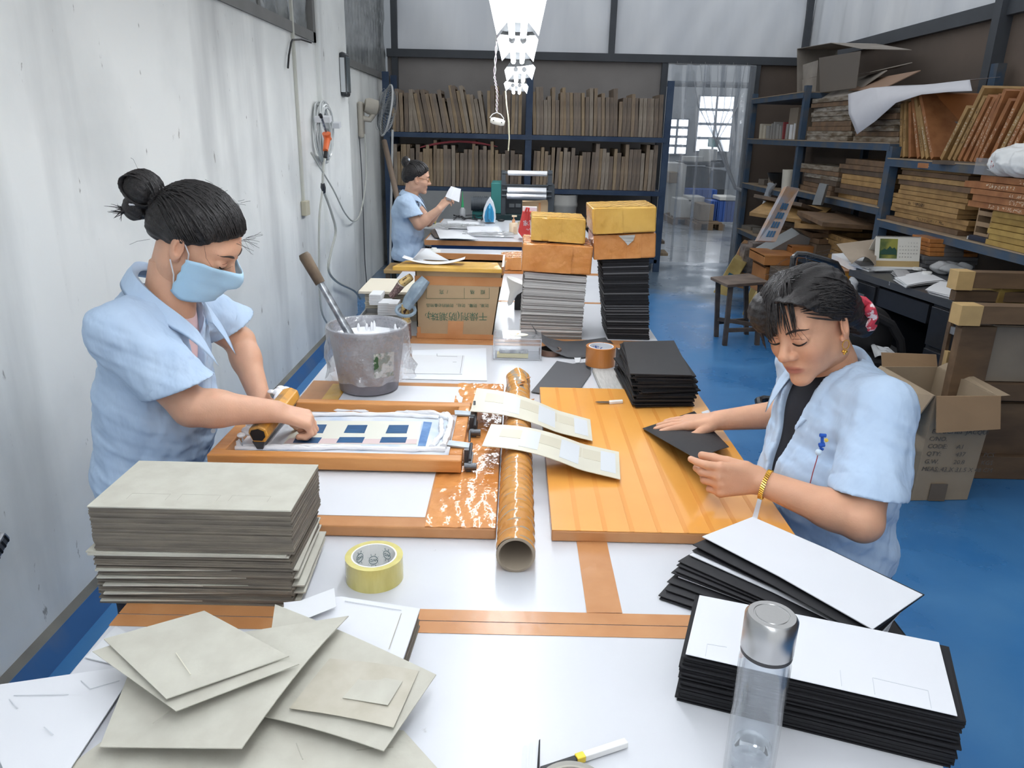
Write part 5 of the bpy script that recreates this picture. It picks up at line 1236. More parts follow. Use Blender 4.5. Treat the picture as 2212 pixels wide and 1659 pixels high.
    MB().tube([pts[-1]+Vector((0.036*math.cos(a), 0.012*math.sin(a)-0.02, 0.02*math.sin(a)-0.010)) for a in [k*math.pi/8 for k in range(16)]], 0.007, 6, closed=True).build('cuff', dn, t2)
    fl = mat('floral cotton', (206, 176, 118), 0.9, rgb2=(70, 44, 34), vscale=75, ramp=(0.55, 0.60)); kn = mat('brown dotted knit', (104, 84, 82), 0.9, rgb2=(150, 126, 122), vscale=190, ramp=(0.45, 0.6)); la = mat('cream lace', (216, 204, 186), 0.9)
    t3 = thing('patterned_sleeve', 'brown patterned sleeve with floral trim, hanging behind the denim', 'garment', P(870, 640, Y=Y-0.01))
    a, b, c_, d = [P(x, y, Y=Y-0.012) for x, y in ((888, 598), (868, 612), (856, 628), (845, 640))]
    MB().tube([a, b], [0.024, 0.028], 12, True, True, 0.6).build('floral_band', fl, t3); MB().tube([b, c_, d], [0.028, 0.024, 0.020], 12, True, True, 0.6).build('sleeve', kn, t3); MB().tube([b, b.lerp(c_, 0.12)], [0.030, 0.029], 12, True, True, 0.6).build('lace_edge', la, t3)
    t4 = thing('floral_sleeve', 'hanging floral cuff with dotted brown end beside the carton', 'garment', P(876, 730, Y=Y-0.05))
    a, b, c_ = [P(x, y, Y=Y-0.045) for x, y in ((873, 655), (878, 694), (882, 732))]
    c_.z = max(c_.z, TZ+0.012)
    MB().tube([a, b], [0.026, 0.030], 12, True, True, 0.5).build('floral_band', fl, t4); MB().tube([b, b.lerp(c_, 0.08)], [0.033, 0.033], 12, True, True, 0.55).build('lace_edge', la, t4); MB().tube([b, c_], [0.030, 0.026], 12, True, True, 0.5).build('sleeve', kn, t4)
carton()
def left_of_carton():
    # beige boards, paper bundles and a grey tray between wall and carton
    Y = 3.15
    t = thing('beige_board_stack', 'stack of beige boards left of the carton', 'board stack', (-0.55, Y+0.1, TZ))
    x0, x1 = P(777, 640, Y=Y).x, -0.37; zt = P(800, 628, Y=Y).z
    for c, s, a in layers(x0+0.02, x1, Y, Y+0.26, TZ, zt-0.008, 14, 0.004, 0.003, 0.01): MB().box(c, s, a).build('board', mat('beige board', (196, 188, 170), 0.8, var=0.05), t)
    MB().box(((x0+x1)/2, Y+0.12, zt-0.002), (x1-x0, 0.30, 0.010), 0.01).build('board', mat('beige board top', (212, 204, 186), 0.7), t)
    Y = 3.02; q = P(797, 640, Y=Y); q2 = P(822, 660, Y=Y)
    for k, (xa, ya, xb, yb, lab) in enumerate(((796, 637, 822, 660, 'white bundle of folded leaflets left of the carton'), (815, 655, 840, 682, 'shiny white bundle of small leaflets by the grey tray'), (838, 657, 858, 682, 'white leaflet bundle next to the dangling floral cuff'))):
        Yk = Y-0.03*k; A, B = P(xa, ya, Y=Yk), P(xb, yb, Y=Yk); tt = thing('leaflet_bundle', lab, 'paper bundle', ((A.x+B.x)/2, Yk+0.04, B.z), 'leaflet bundles left of the carton')
        n = 5
        for i in range(n):
            z0 = B.z+(A.z-B.z)*i/n; MB().box(((A.x+B.x)/2+R_(-0.002, 0.002), Yk+0.05, z0+(A.z-B.z)/n/2), (abs(B.x-A.x), 0.09, (A.z-B.z)/n*0.92), R_(-0.02, 0.02)).build('leaflet', M_paper, tt)
    A, B = P(776, 692, Y=2.96), P(860, 680, Y=2.96)
    tr = thing('grey_tray', 'shallow grey plastic tray holding the leaflet bundles', 'tray', ((A.x+B.x)/2, 3.02, A.z))
    zb = A.z; MB().b6(A.x, B.x, 2.95, 3.10, zb-0.006, zb).build('base', mat('tray grey', (168, 164, 158), 0.45), tr)
    for a in ((A.x, B.x, 2.95, 2.955), (A.x, B.x, 3.095, 3.10), (A.x, A.x+0.005, 2.955, 3.095)): MB().b6(*a, zb, zb+0.018).build('side', mat('tray side', (150, 150, 150), 0.35), tr)
    for c, s, a in layers(A.x-0.01, B.x, 2.93, 3.12, TZ+0.001, zb-0.007, 5, 0.003, 0.003, 0.01): tag(MB().box(c, s, a).build('beige_board', mat('beige board', (196, 188, 170), 0.8)), '%s beige board from the bottom beneath the grey tray' % ['first', 'second', 'third', 'fourth', 'fifth', 'sixth'][min(5, len([o for o in COL.objects if o.name.startswith('beige_board.') or o.name == 'beige_board'])-1)], 'board', 'beige boards under the tray')
    A, B = P(823, 652, Y=3.06), P(840, 662, Y=3.06)
    tag(MB().b6(A.x, B.x+0.03, 3.08, 3.13, B.z, A.z).build('black_box', M_black, bevel=0.002), 'small black box among the white leaflet bundles', 'box')
    A, B = P(842, 660, Y=3.0), P(862, 650, Y=3.0)
left_of_carton()
def stack_face(name, label, q, Y, dy, n, mats, parts, jx=0.002, cat='paper stack', jz=0.0):
    """stack whose front is the sight lines q=TL,TR,BR,BL on plane Y, in n thin layers of several materials"""
    TL, TR, BR, BL = [P(x, y, Y=Y) for x, y in q]; BL.z = BR.z = TZ+0.001
    t = thing(name, label, cat, ((BL.x+BR.x)/2, Y+dy/2, TZ)); mbs = [MB() for _ in mats]
    for i in range(n):
        a, b = i/n, (i+0.93)/n; jj = Vector((R_(-jx, jx), R_(-jx, jx), 0)); ms = parts(i, n)
        A, B, C, D = BL.lerp(TL, a)+jj, BR.lerp(TR, a)+jj, BR.lerp(TR, b)+jj, BL.lerp(TL, b)+jj
        mbs[ms].prism([A, B, C, D], (0, dy, 0))
    for k, mb in enumerate(mbs):
        if mb.v: mb.build(('sheets', 'dark_sheets', 'pale_sheets')[k], mats[k], t, kind='stuff')
    return t
stack_face('grey_card_stack', 'tall stack of grey cards under the orange and yellow parcels', [(1133, 587), (1267, 598), (1255, 737), (1123, 735)], 2.90, 0.20, 70,
           [mat('grey card edge', (186, 184, 182), 0.8), mat('grey card shadow', (128, 124, 122), 0.8), mat('pale card edge', (208, 206, 204), 0.8)], lambda i, n: random.choice((0, 0, 1, 2)), 0.003)
stack_face('black_card_stack', 'tall stack of black cards with pale streaks under two parcels', [(1300, 560), (1401, 557), (1402, 735), (1312, 741)], 2.92, 0.20, 96,
           [M_cardk, mat('black card mid', (44, 44, 48), 0.7), mat('pale streak', (116, 116, 118), 0.7)], lambda i, n: 2 if i in (6, 13, 21, 22, 30, 34, 37, 40, 54, 55, 67, 78, 79, 86) else (0 if i % 3 else 1), 0.003)
def parcel(name, label, q, Y, dy, m, extra=None, cat='parcel'):
    t = thing(name, label, cat, P(*q[3], Y=Y)); TL, TR, BR, BL = [P(x, y, Y=Y) for x, y in q]
    def g(u, v): return (BL*(1-u)+BR*u)*(1-v)+(TL*(1-u)+TR*u)*v
    mb = MB(); mb.prism([BL, BR, TR, TL], (0, dy, 0)); mb.build('wrapped_body', m, t, bevel=0.006)
    n = Vector((0, -0.0014, 0))
    for k in range(5):                                             # wrapping tape bands with creased surface
        u0 = R_(0.0, 0.75); u1 = min(1.0, u0+R_(0.18, 0.3)); mb = MB()
        ph = R_(0, 6); mb.slab([g(u0, 0.02)+n*(1+0.3*k), g(u1, 0.02)+n*(1+0.3*k), g(u1, 0.98)+n*(1+0.3*k), g(u0, 0.98)+n*(1+0.3*k)], 0.001, 6, 10, lambda u, v: Vector((0, -0.0022*abs(math.sin(u*5+v*9+ph)), 0)), True); mb.build('tape_band', m, t)
    up = Vector((0, 0, 0.0012))
    for k in range(4):
        v0 = 0.04+0.23*k; mb = MB(); mb.slab([TL+Vector((0.004, dy*v0, 0))+up, TR+Vector((-0.004, dy*v0, 0))+up, TR+Vector((-0.004, dy*(v0+0.21), 0))+up, TL+Vector((0.004, dy*(v0+0.21), 0))+up], 0.001, 16, 3, lambda u, v: 0.0012*abs(math.sin(u*31+v*3))); mb.build('tape_band', m, t)
    return t
parcel('orange_parcel', 'long orange-taped parcel resting on the grey card stack', [(1130, 525), (1282, 533), (1276, 595), (1126, 586)], 2.885, 0.26, M_tapeW)
parcel('yellow_parcel', 'yellow-taped parcel standing on the long orange one', [(1148, 468), (1266, 474), (1264, 528), (1147, 519)], 2.905, 0.20, M_tapeY)
t_ = parcel('orange_parcel', 'orange-taped parcel with a torn corner on the black card stack', [(1283, 508), (1418, 503), (1416, 557), (1282, 562)], 2.90, 0.24, M_tapeW)
mb_ = MB(); mb_.prism([P(x, y, Y=2.894) for x, y in ((1336, 509), (1372, 507), (1368, 519), (1356, 530), (1350, 522))], (0, -0.0035, 0)); mb_.build('torn_patch', mat('pale sheets in tear', (196, 196, 192), 0.7, rgb2=(150, 148, 140), vscale=60, stretch=(0.1, 1, 5)), t_)
parcel('yellow_parcel', 'largest yellow-taped parcel, topmost at the right of the row', [(1279, 450), (1419, 446), (1417, 501), (1281, 507)], 2.885, 0.27, M_tapeY)
parcel('orange_parcel', 'small orange box behind the carton, upper of two', [(1081, 557), (1131, 555), (1131, 584), (1081, 584)], 4.35, 0.22, M_tapeW)
parcel('orange_parcel', 'small orange box behind the carton, lower of two', [(1079, 585), (1133, 585), (1133, 608), (1079, 608)], 4.35, 0.22, M_tapeW)
def behind_carton():
    A, B, C, D = [P(x, y, Y=4.9) for x, y in ((950, 546), (1077, 548), (1077, 568), (950, 575))]
    mb = MB(); mb.prism([P(942, 562, z=TZ+0.003), P(1077, 567, z=TZ+0.003), P(1077, 549, z=TZ+0.02), P(950, 546, z=TZ+0.02)], (0, 0, -0.0025)); tag(mb.build('beige_sheet', mat('beige panel', (208, 204, 194), 0.5)), 'flat beige panel on the table behind the carton', 'board')
    sheet('paper_slip', 'white slip of paper on the flat beige panel', [(1054, 561), (1064, 546), (1074, 547), (1066, 563)], [0.732, 0.745, 0.745, 0.732], M_paper, 0.001, 1, 1, cat='paper')
    c = P(938, 560, Y=4.6); c.z = TZ+0.001
    t = thing('white_tub', 'white plastic tub behind the folded white sheet', 'tub', c); pm = mat('white plastic', (232, 232, 228), 0.4)
    h = P(938, 540, Y=4.6).z-TZ
    MB().lathe([(0, 0), (0.030, 0), (0.036, h*0.8), (0.040, h*0.82), (0.040, h*0.95), (0.036, h), (0, h)], c, 24).build('body', pm, t); MB().lathe([(0, h), (0.018, h), (0.016, h+0.012), (0, h+0.012)], c, 16).build('lid_knob', pm, t)
    # white scoop hanging out of a black holder behind the grey stack
    p = P(1112, 612, Y=3.35); t = thing('white_scoop', 'white plastic scoop tilting out of a black box', 'scoop', P(1119, 690, Y=3.35))
    mb = MB(); mb.lathe([(0.0, -0.11), (0.010, -0.10), (0.018, -0.05), (0.052, 0.0), (0.055, 0.012), (0.050, 0.010), (0.0, -0.04)], p+Vector((0.012, 0, 0.0)), 20, M=Matrix.Rotation(0.35, 3, 'Y')); mb.build('scoop', pm, t)
    A, B = P(1113, 620, Y=3.40), P(1122, 688, Y=3.40); tag(MB().b6(A.x-0.002, B.x+0.03, 3.40, 3.5, TZ+0.001, A.z).build('black_box', M_black, bevel=0.003), 'narrow black box standing behind the grey card stack', 'box')
behind_carton()
def card_pile():
    q = [P(1340, 738, z=0.850), P(1446, 733, z=0.850), P(1507, 808, z=0.850), P(1376, 808, z=0.850)]
    t = thing('black_card_pile', 'untidy pile of black cards on the far corner of the taped board', 'card pile', ((q[0]+q[2])/2))
    n = 24; c = sum(q, Vector())/4
    for i in range(n):
        z = BZ+0.002+(0.101)*i/n; a = R_(-0.05, 0.05)+(0.07 if 8 < i < 12 else 0)-(0.05 if i > 19 else 0); R = Matrix.Rotation(a, 3, 'Z'); j = Vector((R_(-0.008, 0.006), R_(-0.006, 0.006), 0))
        if i < 4: j.x -= 0.004
        pts = [c+R @ (p-c)+j for p in q]
        for p in pts: p.z = z
        m = MB(); m.prism(pts, (0, 0, 0.0034)); m.build('card', M_cardb if i == n-1 or i % 5 == 0 else M_cardk, t)
    for k in range(4):
        A = P(1345+4*k, 760, z=0.83-0.012*k); B = P(1378-3*k, 812, z=0.83-0.012*k)
        m = MB(); m.slab([A, A+Vector((0.05, 0, -0.002)), B+Vector((0.05, 0, -0.002)), B], 0.0016); m.build('card', M_cardb, t)
card_pile()
def mid_small():
    # brown tape roll
    c = P(1297, 800, z=TZ); c.z = TZ+0.016; c.y += 0.02
    t, co = tape_roll('tape_roll', 'roll of brown tape on the small grey boards', c, 0.052, 0.040, 0.066, mat('brown tape roll', (190, 122, 62), 0.25, var=0.05, coat=0.3), mat('printed white core', (226, 228, 232), 0.6, rgb2=(90, 110, 170), vscale=60, ramp=(0.6, 0.66)))
    q = [(1281, 797), (1342, 796), (1352, 862), (1309, 862)]
    t = thing('small_board_stack', 'few pale grey boards under the brown tape roll', 'board stack', P(1315, 830, z=TZ))
    for i in range(4):
        pts = [P(x, y, z=0.735) for x, y in q]; j = Vector((R_(-0.002, 0.002), R_(-0.002, 0.002), 0))
        m = MB(); m.prism([Vector((p.x, p.y, TZ+0.0005+0.0038*i))+j for p in pts], (0, 0, 0.0035)); m.build('board', mat('linen grey board', (190, 188, 184), 0.6, rgb2=(172, 170, 166), vscale=40, stretch=(6, 0.6, 1)), t)
    A, B, C = P(1286, 869, z=BZ+0.004), P(1316, 869, z=BZ+0.004), P(1345, 867, z=BZ+0.004)
    t = thing('craft_knife', 'craft knife with white handle and bare blade beside the black pile', 'knife', A)
    m = MB(); m.prism([A, A.lerp(B, 0.2)+Vector((0, 0.006, 0)), B+Vector((0, 0.006, 0)), B+Vector((0, -0.006, 0)), A.lerp(B, 0.25)+Vector((0, -0.004, 0))], (0, 0, 0.001)); m.build('blade', mat('blade steel', (120, 124, 128), 0.3, metal=0.9), t)
    MB().ob((B+C)/2, (C-B)/2, (0, 0.007, 0), (0, 0, 0.004)).build('handle', mat('white handle', (232, 232, 230), 0.35), t, bevel=0.001)
    # black offcuts of card
    q = [(1203, 780), (1237, 786), (1277, 782), (1276, 808), (1240, 860), (1147, 847)]
    pts = [P(x, y, z=TZ+0.004) for x, y in q]; m = MB(); m.prism(pts, (0, 0, 0.001)); tag(m.build('card_offcut', mat('grey black card', (82, 83, 86), 0.65, var=0.05)), 'flat dark grey card offcut with curved cut-outs', 'card')
    # curled sheet: stands up at the left, lies flat at the right
    E0 = [(1145, 697), (1160, 716), (1185, 730), (1215, 737), (1255, 736), (1308, 729)]; E1 = [(1152, 706), (1170, 738), (1196, 760), (1228, 772), (1262, 772), (1330, 758)]
    z0 = [0.835, 0.80, 0.765, 0.742, 0.733, 0.733]; z1 = [0.825, 0.775, 0.743, 0.727, 0.726, 0.726]; vs = []
    nn = 25
    def interp(E, zz, u):
        f = u*5; i = min(int(f), 4); f -= i; return P(E[i][0]*(1-f)+E[i+1][0]*f, E[i][1]*(1-f)+E[i+1][1]*f, z=zz[i]*(1-f)+zz[i+1]*f)
    for i in range(nn):
        a, b = interp(E0, z0, i/(nn-1)), interp(E1, z1, i/(nn-1)); vs += [a, a.lerp(b, 0.5)+Vector((0, 0, -0.006*math.sin(i/(nn-1)*3.1))), b]
    m = MB(); m.add(vs, [(3*i+k, 3*i+k+1, 3*i+k+4, 3*i+k+3) for i in range(nn-1) for k in (0, 1)], True)
    o = tag(m.build('curled_card', _MC['grey black card']), 'curled black card sheet rising in front of the grey stack', 'card'); sd = o.modifiers.new('t', 'SOLIDIFY'); sd.thickness = 0.001
    sheet('white_sheet', 'white paper slip on the table beside the taped tube', [(1240, 770), (1255, 772), (1252, 783), (1243, 783)], TZ+0.0055, M_paper, 0.001, 1, 1, cat='paper')
    sheet('black_card', 'black card lying flat between tape roll and black stacks', [(1262, 752), (1318, 735), (1352, 772), (1330, 790)], TZ+0.0035, M_cardb, 0.001, 1, 1, cat='card')
    c = P(1188, 765, z=TZ); c.z = TZ+0.001
    tape_roll('tape_roll', 'dark brown tape roll half hidden behind the curled black card', c, 0.042, 0.034, 0.02, mat('dark brown tape', (110, 84, 72), 0.25), mat('dark core', (90, 80, 74), 0.7))
    # white papers in front of the carton
    o = sheet('drawing_sheet', 'large white sheet with faint printed form, in front of the carton', [(872, 757), (1050, 752), (1052, 822), (868, 818)], TZ+0.0025, mat('cool white paper', (226, 230, 236), 0.6), 0.0012, 1, 1, cat='paper')
    o2 = sheet('drawing_sheet', 'smaller white form lying on the large white sheet', [(880, 766), (1004, 768), (998, 808), (872, 806)], TZ+0.0045, M_paper, 0.0012, 1, 1, cat='paper')
    for a, b in (((944, 769), (988, 770)), ((944, 764), (944, 769)), ((978, 782), (986, 782)), ((1000, 768), (994, 806))): line_on(o2, a, b, TZ+0.005, mat('grey print', (150, 152, 156), 0.8), 0.0009)
    # clear box
    Y = 2.60; x0, x1 = P(1066, 770, Y=Y).x, P(1168, 770, Y=Y).x; zb = TZ+0.001; zt = P(1110, 733, Y=Y).z; y1 = Y+0.11
    t = thing('clear_box', 'clear plastic box of small parts beside the carton', 'box', ((x0+x1)/2, Y+0.05, zb)); gm = glassmat('clear plastic', (236, 238, 242), 0.03, 0.10, 0.8)
    for nm, a in (('front', (x0, x1, Y, Y+0.002, zb, zt)), ('back', (x0, x1, y1-0.002, y1, zb, zt)), ('side', (x0, x0+0.002, Y, y1, zb, zt)), ('side', (x1-0.002, x1, Y, y1, zb, zt)), ('lid', (x0-0.002, x1+0.002, Y-0.002, y1+0.002, zt, zt+0.004)), ('base', (x0, x1, Y, y1, zb, zb+0.002))): MB().b6(*a).build(nm, gm, t)
    ed = mat('plastic edge', (214, 214, 220), 0.2, alpha=0.6)
    for z in (zt+0.002, zt-0.012, zb+0.003): MB().b6(x0-0.002, x1+0.002, Y-0.003, Y-0.001, z-0.0015, z+0.0015).build('rim', ed, t)
    for x in (x0, x1): MB().b6(x-0.0015, x+0.0015, Y-0.003, Y, zb, zt).build('rim', ed, t)
    MB().lathe([(0, 0), (0.034, 0), (0.034, 0.0008), (0, 0.0008)], ((x0+x1)/2+0.005, Y+0.05, zt+0.0045), 28, M=Matrix.Scale(0.6, 3, (0, 1, 0))).build('label', mat('oval label', (236, 232, 214), 0.5, rgb2=(206, 150, 70), vscale=40, ramp=(0.6, 0.68)), t)
    tag(MB().b6(x0+0.012, x0+0.125, Y+0.014, Y+0.05, zb+0.003, zb+0.016).build('yellow_ruler', mat('yellow card strip', (228, 210, 130), 0.6)), 'pale yellow strip inside the clear plastic box', 'strip')
    tag(MB().b6(x0+0.02, x0+0.125, Y+0.02, Y+0.045, zb+0.017, zb+0.030).build('parts_bag', mat('silvery parts', (190, 194, 198), 0.3, rgb2=(110, 112, 118), vscale=70), bevel=0.004), 'silvery bag of parts inside the clear plastic box', 'bag')
mid_small()
# ------------------------------------------------------------------ the back: shelf of screens, far table
M_old = mat('dusty old wood', (138, 118, 96), 0.8, rgb2=(108, 92, 78), vscale=9, stretch=(4, 4, 0.6), detail=6)
def wood_variants():  # dusty wood, made lighter and greyer with lamp glare put into the colours
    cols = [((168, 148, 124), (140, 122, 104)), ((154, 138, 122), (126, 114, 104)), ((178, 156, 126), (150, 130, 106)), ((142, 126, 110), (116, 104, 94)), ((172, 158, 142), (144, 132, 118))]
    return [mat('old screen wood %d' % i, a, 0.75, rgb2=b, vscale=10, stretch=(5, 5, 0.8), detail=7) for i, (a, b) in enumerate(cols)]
WV = wood_variants()
def screen_mesh(th, L, H, m):
    """a wooden screen frame standing: thickness along x, depth y, height z; fabric on one face"""
    mb = MB(); w = 0.035
    mb.b6(0, th, 0, w, 0, H); mb.b6(0, th, L-w, L, 0, H); mb.b6(0, th, w, L-w, 0, w); mb.b6(0, th, w, L-w, H-w, H); mb.b6(0.001, 0.003, w, L-w, w, H-w)
    return mb.mesh('screen_frame', m)
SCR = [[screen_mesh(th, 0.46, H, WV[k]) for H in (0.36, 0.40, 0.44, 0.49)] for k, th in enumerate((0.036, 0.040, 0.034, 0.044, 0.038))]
def nth(k): return '%d%s' % (k, 'th' if 10 < k % 100 < 14 else {1: 'st', 2: 'nd', 3: 'rd'}.get(k % 10, 'th'))
def back_shelf():
    x0, x1, yf, yb = -1.43, 1.63, 8.68, 9.25
    t = thing('storage_shelf', 'long blue steel shelf of old screens along the back wall', 'shelf', (0.1, 8.95, 0))
    for x in (x0, 0.12, x1):
        for y in ((yf, yb) if x != x1 else (yf,)): MB().b6(x-0.035, x+0.035, y-0.02, y+0.02, 0, 2.08 if x != x1 else 2.05).build('post', M_blue, t)
    for z in (0.90, 1.47): MB().b6(x0, x1, yf-0.028, yb+0.015, z-0.05, z).build('shelf_board', M_blue, t)
    MB().b6(x0, x1, yf-0.02, yb+0.02, 0.10, 0.14).build('shelf_board', M_blue, t)
    rows = [(x0+0.06, 0.08, 1.472, 'upper left', True), (0.17, x1-0.05, 1.472, 'upper right', False), (x0+0.06, 0.08, 0.902, 'lower left', False), (0.17, x1-0.05, 0.902, 'lower right', False)]
    for (a, b, z, nm, lean) in rows:
        x = a; kk = 0; g = 'old screens in the %s bay of the back shelf' % nm; first = True
        while x < b-0.04:
            k = random.randrange(5); hk = random.choices((0, 1, 2, 3), (5, 6, 3, 1))[0] if z < 1 else random.choices((0, 1, 2, 3), (2, 5, 6, 3))[0]
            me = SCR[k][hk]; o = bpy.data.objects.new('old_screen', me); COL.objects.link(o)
            th = (0.036, 0.040, 0.034, 0.044, 0.038)[k]; ry = 0.0
            if z > 1:
                ry = -R_(0.16, 0.24) if (lean and x < -0.35 and x > a+0.18) else -R_(0.02, 0.06) if not lean else R_(-0.03, 0.02)
            else: ry = R_(0.0, 0.05) if nm == 'lower right' and x < 1.0 else R_(-0.02, 0.02)
            H = (0.36, 0.40, 0.44, 0.49)[hk]
            o.rotation_euler = (0, ry, 0); lift = th*math.sin(-ry) if ry < 0 else 0
            o.location = (x-(H*math.sin(ry) if ry > 0 else 0)*0+(0.0), yf+0.02+R_(-0.012, 0.02), z+max(0, th*math.sin(ry))+0.001)
            kk += 1; tag(o, '%s old screen from the left in the %s bay of the back shelf' % (nth(kk), nm), 'screen', g)
            x += th/math.cos(ry)+R_(0.001, 0.008)
    # red cloth on the lower left row, bits under the shelf
    mb = MB(); A, B = P(905, 317, Y=8.72), P(1075, 315, Y=8.72)
    pts = [A.lerp(B, i/10)+Vector((0, 0.0, 0.06*math.sin(i/10*3.14)-0.01)) for i in range(11)]
    tag(MB().tube(pts, [0.008]+[0.018, 0.022, 0.02, 0.024, 0.02, 0.022, 0.026, 0.02, 0.016]+[0.006], 8, True, True, 0.6).build('red_bag', mat('faded red plastic', (176, 86, 92), 0.5)), 'faded red plastic bag draped over the lower left screens', 'bag')
    c = P(1219, 466, Y=8.75); c.z = 0.145; h = P(1219, 420, Y=8.75).z-0.145
    t = thing('white_bucket', 'dusty white plastic bucket under the back shelf', 'bucket', c); pm = mat('dusty white plastic', (186, 184, 178), 0.6, var=0.1)
    MB().lathe([(0, 0), (0.11, 0), (0.135, h*0.8), (0.145, h*0.82), (0.145, h*0.86), (0.138, h*0.88), (0.142, h), (0.13, h), (0.12, h*0.1), (0, h*0.1)], c, 28).build('body', pm, t)
    for k in range(12):
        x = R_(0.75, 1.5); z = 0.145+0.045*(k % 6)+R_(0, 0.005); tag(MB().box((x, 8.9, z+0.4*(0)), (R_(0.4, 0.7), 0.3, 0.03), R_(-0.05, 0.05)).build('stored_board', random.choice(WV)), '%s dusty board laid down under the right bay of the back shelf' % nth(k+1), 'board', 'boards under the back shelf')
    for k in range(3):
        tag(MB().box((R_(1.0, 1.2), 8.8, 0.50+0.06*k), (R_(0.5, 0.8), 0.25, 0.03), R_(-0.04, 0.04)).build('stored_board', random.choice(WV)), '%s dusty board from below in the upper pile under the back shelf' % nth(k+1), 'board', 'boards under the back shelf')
    mb = MB(); A = P(862, 545, Y=8.7); mb.slab([(-1.3, 8.60, 0.86), (0.0, 8.60, 0.86), (0.0, 8.59, 0.002), (-1.3, 8.59, 0.002)], 0.003, 30, 10, lambda u, v: Vector((0, 0.02*math.sin(u*23)*(0.3+v), 0)), True)
    tag(mb.build('dust_sheet', mat('grey dust sheet', (150, 152, 152), 0.8, var=0.06)), 'grey dust sheet hung below the lower left shelf', 'cloth')
back_shelf()
def leaning_poles():
    a, b = P(830, 305, Y=7.9), P(888, 558, Y=6.9); b = b+(b-a)*(b.z-0.03)/(a.z-b.z)
    tag(MB().tube([a, b], 0.028, 10).build('brown_pole', mat('brown cardboard pole', (128, 112, 98), 0.8, var=0.08)), 'long brown pole leaning at the left end of the back shelf', 'pole')
    a = P(848, 280, Y=8.3); b = P(842, 575, Y=8.3); b.z = 0.002
    tag(MB().tube([a, b], 0.012, 8).build('white_pipe', mat('white pvc', (206, 208, 208), 0.5)), 'thin white pipe standing at the left end of the back shelf', 'pipe')
leaning_poles()
def machine():
    Y = 7.45; t = thing('roller_machine', 'roller machine with bright steel cylinders and green side cover', 'machine', P(1130, 470, Y=Y))
    G = mat('green enamel', (52, 128, 124), 0.45, var=0.06); D = mat('dark machine grey', (72, 78, 84), 0.5, var=0.1); S = mat('polished steel', (232, 234, 238), 0.16, metal=0.55)
    def bx(x0, y0, x1, y1, dy, m, nm, Yo=0.0):
        A, B = P(x0, y0, Y=Y+Yo), P(x1, y1, Y=Y+Yo); MB().b6(A.x, B.x, Y+Yo, Y+Yo+dy, A.z, B.z).build(nm, m, t, bevel=0.006)
    bx(1061, 395, 1082, 462, 0.4, G, 'side_cover'); bx(1082, 398, 1092, 466, 0.4, D, 'side_frame'); bx(1184, 400, 1196, 466, 0.4, D, 'side_frame')
    bx(1090, 398, 1186, 410, 0.05, D, 'cross_plate', 0.1); bx(1090, 427, 1186, 470, 0.05, D, 'front_plate', 0.12); bx(1040, 462, 1200, 486, 0.45, mat('dark green base', (40, 62, 64), 0.5), 'base')
    bx(1020, 456, 1062, 474, 0.2, G, 'motor_base'); 
    for y, r, xa, xb in ((374, 0.022, 1097, 1182), (371.5, 0.016, 1097, 1182), (412, 0.036, 1096, 1180), (423, 0.032, 1095, 1180)):
        A, B = P(xa, y, Y=Y-0.02), P(xb, y+1.5, Y=Y-0.02); B.z = A.z; MB().tube([A, B], r, 16).build('roller', S, t); MB().tube([A+Vector((-0.05, 0, 0)), B+Vector((0.05, 0, 0))], r*0.35, 8).build('axle', D, t)
    for x in (1088, 1189): A, B = P(x, 368, Y=Y), P(x, 400, Y=Y); MB().b6(A.x-0.02, A.x+0.02, Y-0.02, Y+0.03, B.z, A.z).build('roller_bracket', D, t)
    A, B = P(1018, 440, Y=Y), P(1057, 440, Y=Y); MB().tube([A, B], 0.065, 16).build('motor', D, t)
    for k in range(7): p = A.lerp(B, 0.12+0.12*k); MB().tube([p, p+Vector((0.006, 0, 0))], 0.071, 16).build('motor_fin', D, t)
    for k in range(2): A, B = P(1100+14*k, 440, Y=Y+0.1), P(1111+14*k, 448, Y=Y+0.1); MB().b6(A.x, B.x, Y+0.095, Y+0.11, B.z, A.z).build('plate_label', mat('label grey', (150, 156, 160), 0.5), t)
    MB().b6(P(1040, 480, Y=Y).x, P(1200, 480, Y=Y).x, Y+0.02, Y+0.4, 0.0, P(1100, 486, Y=Y).z).build('stand', D, t)
machine()
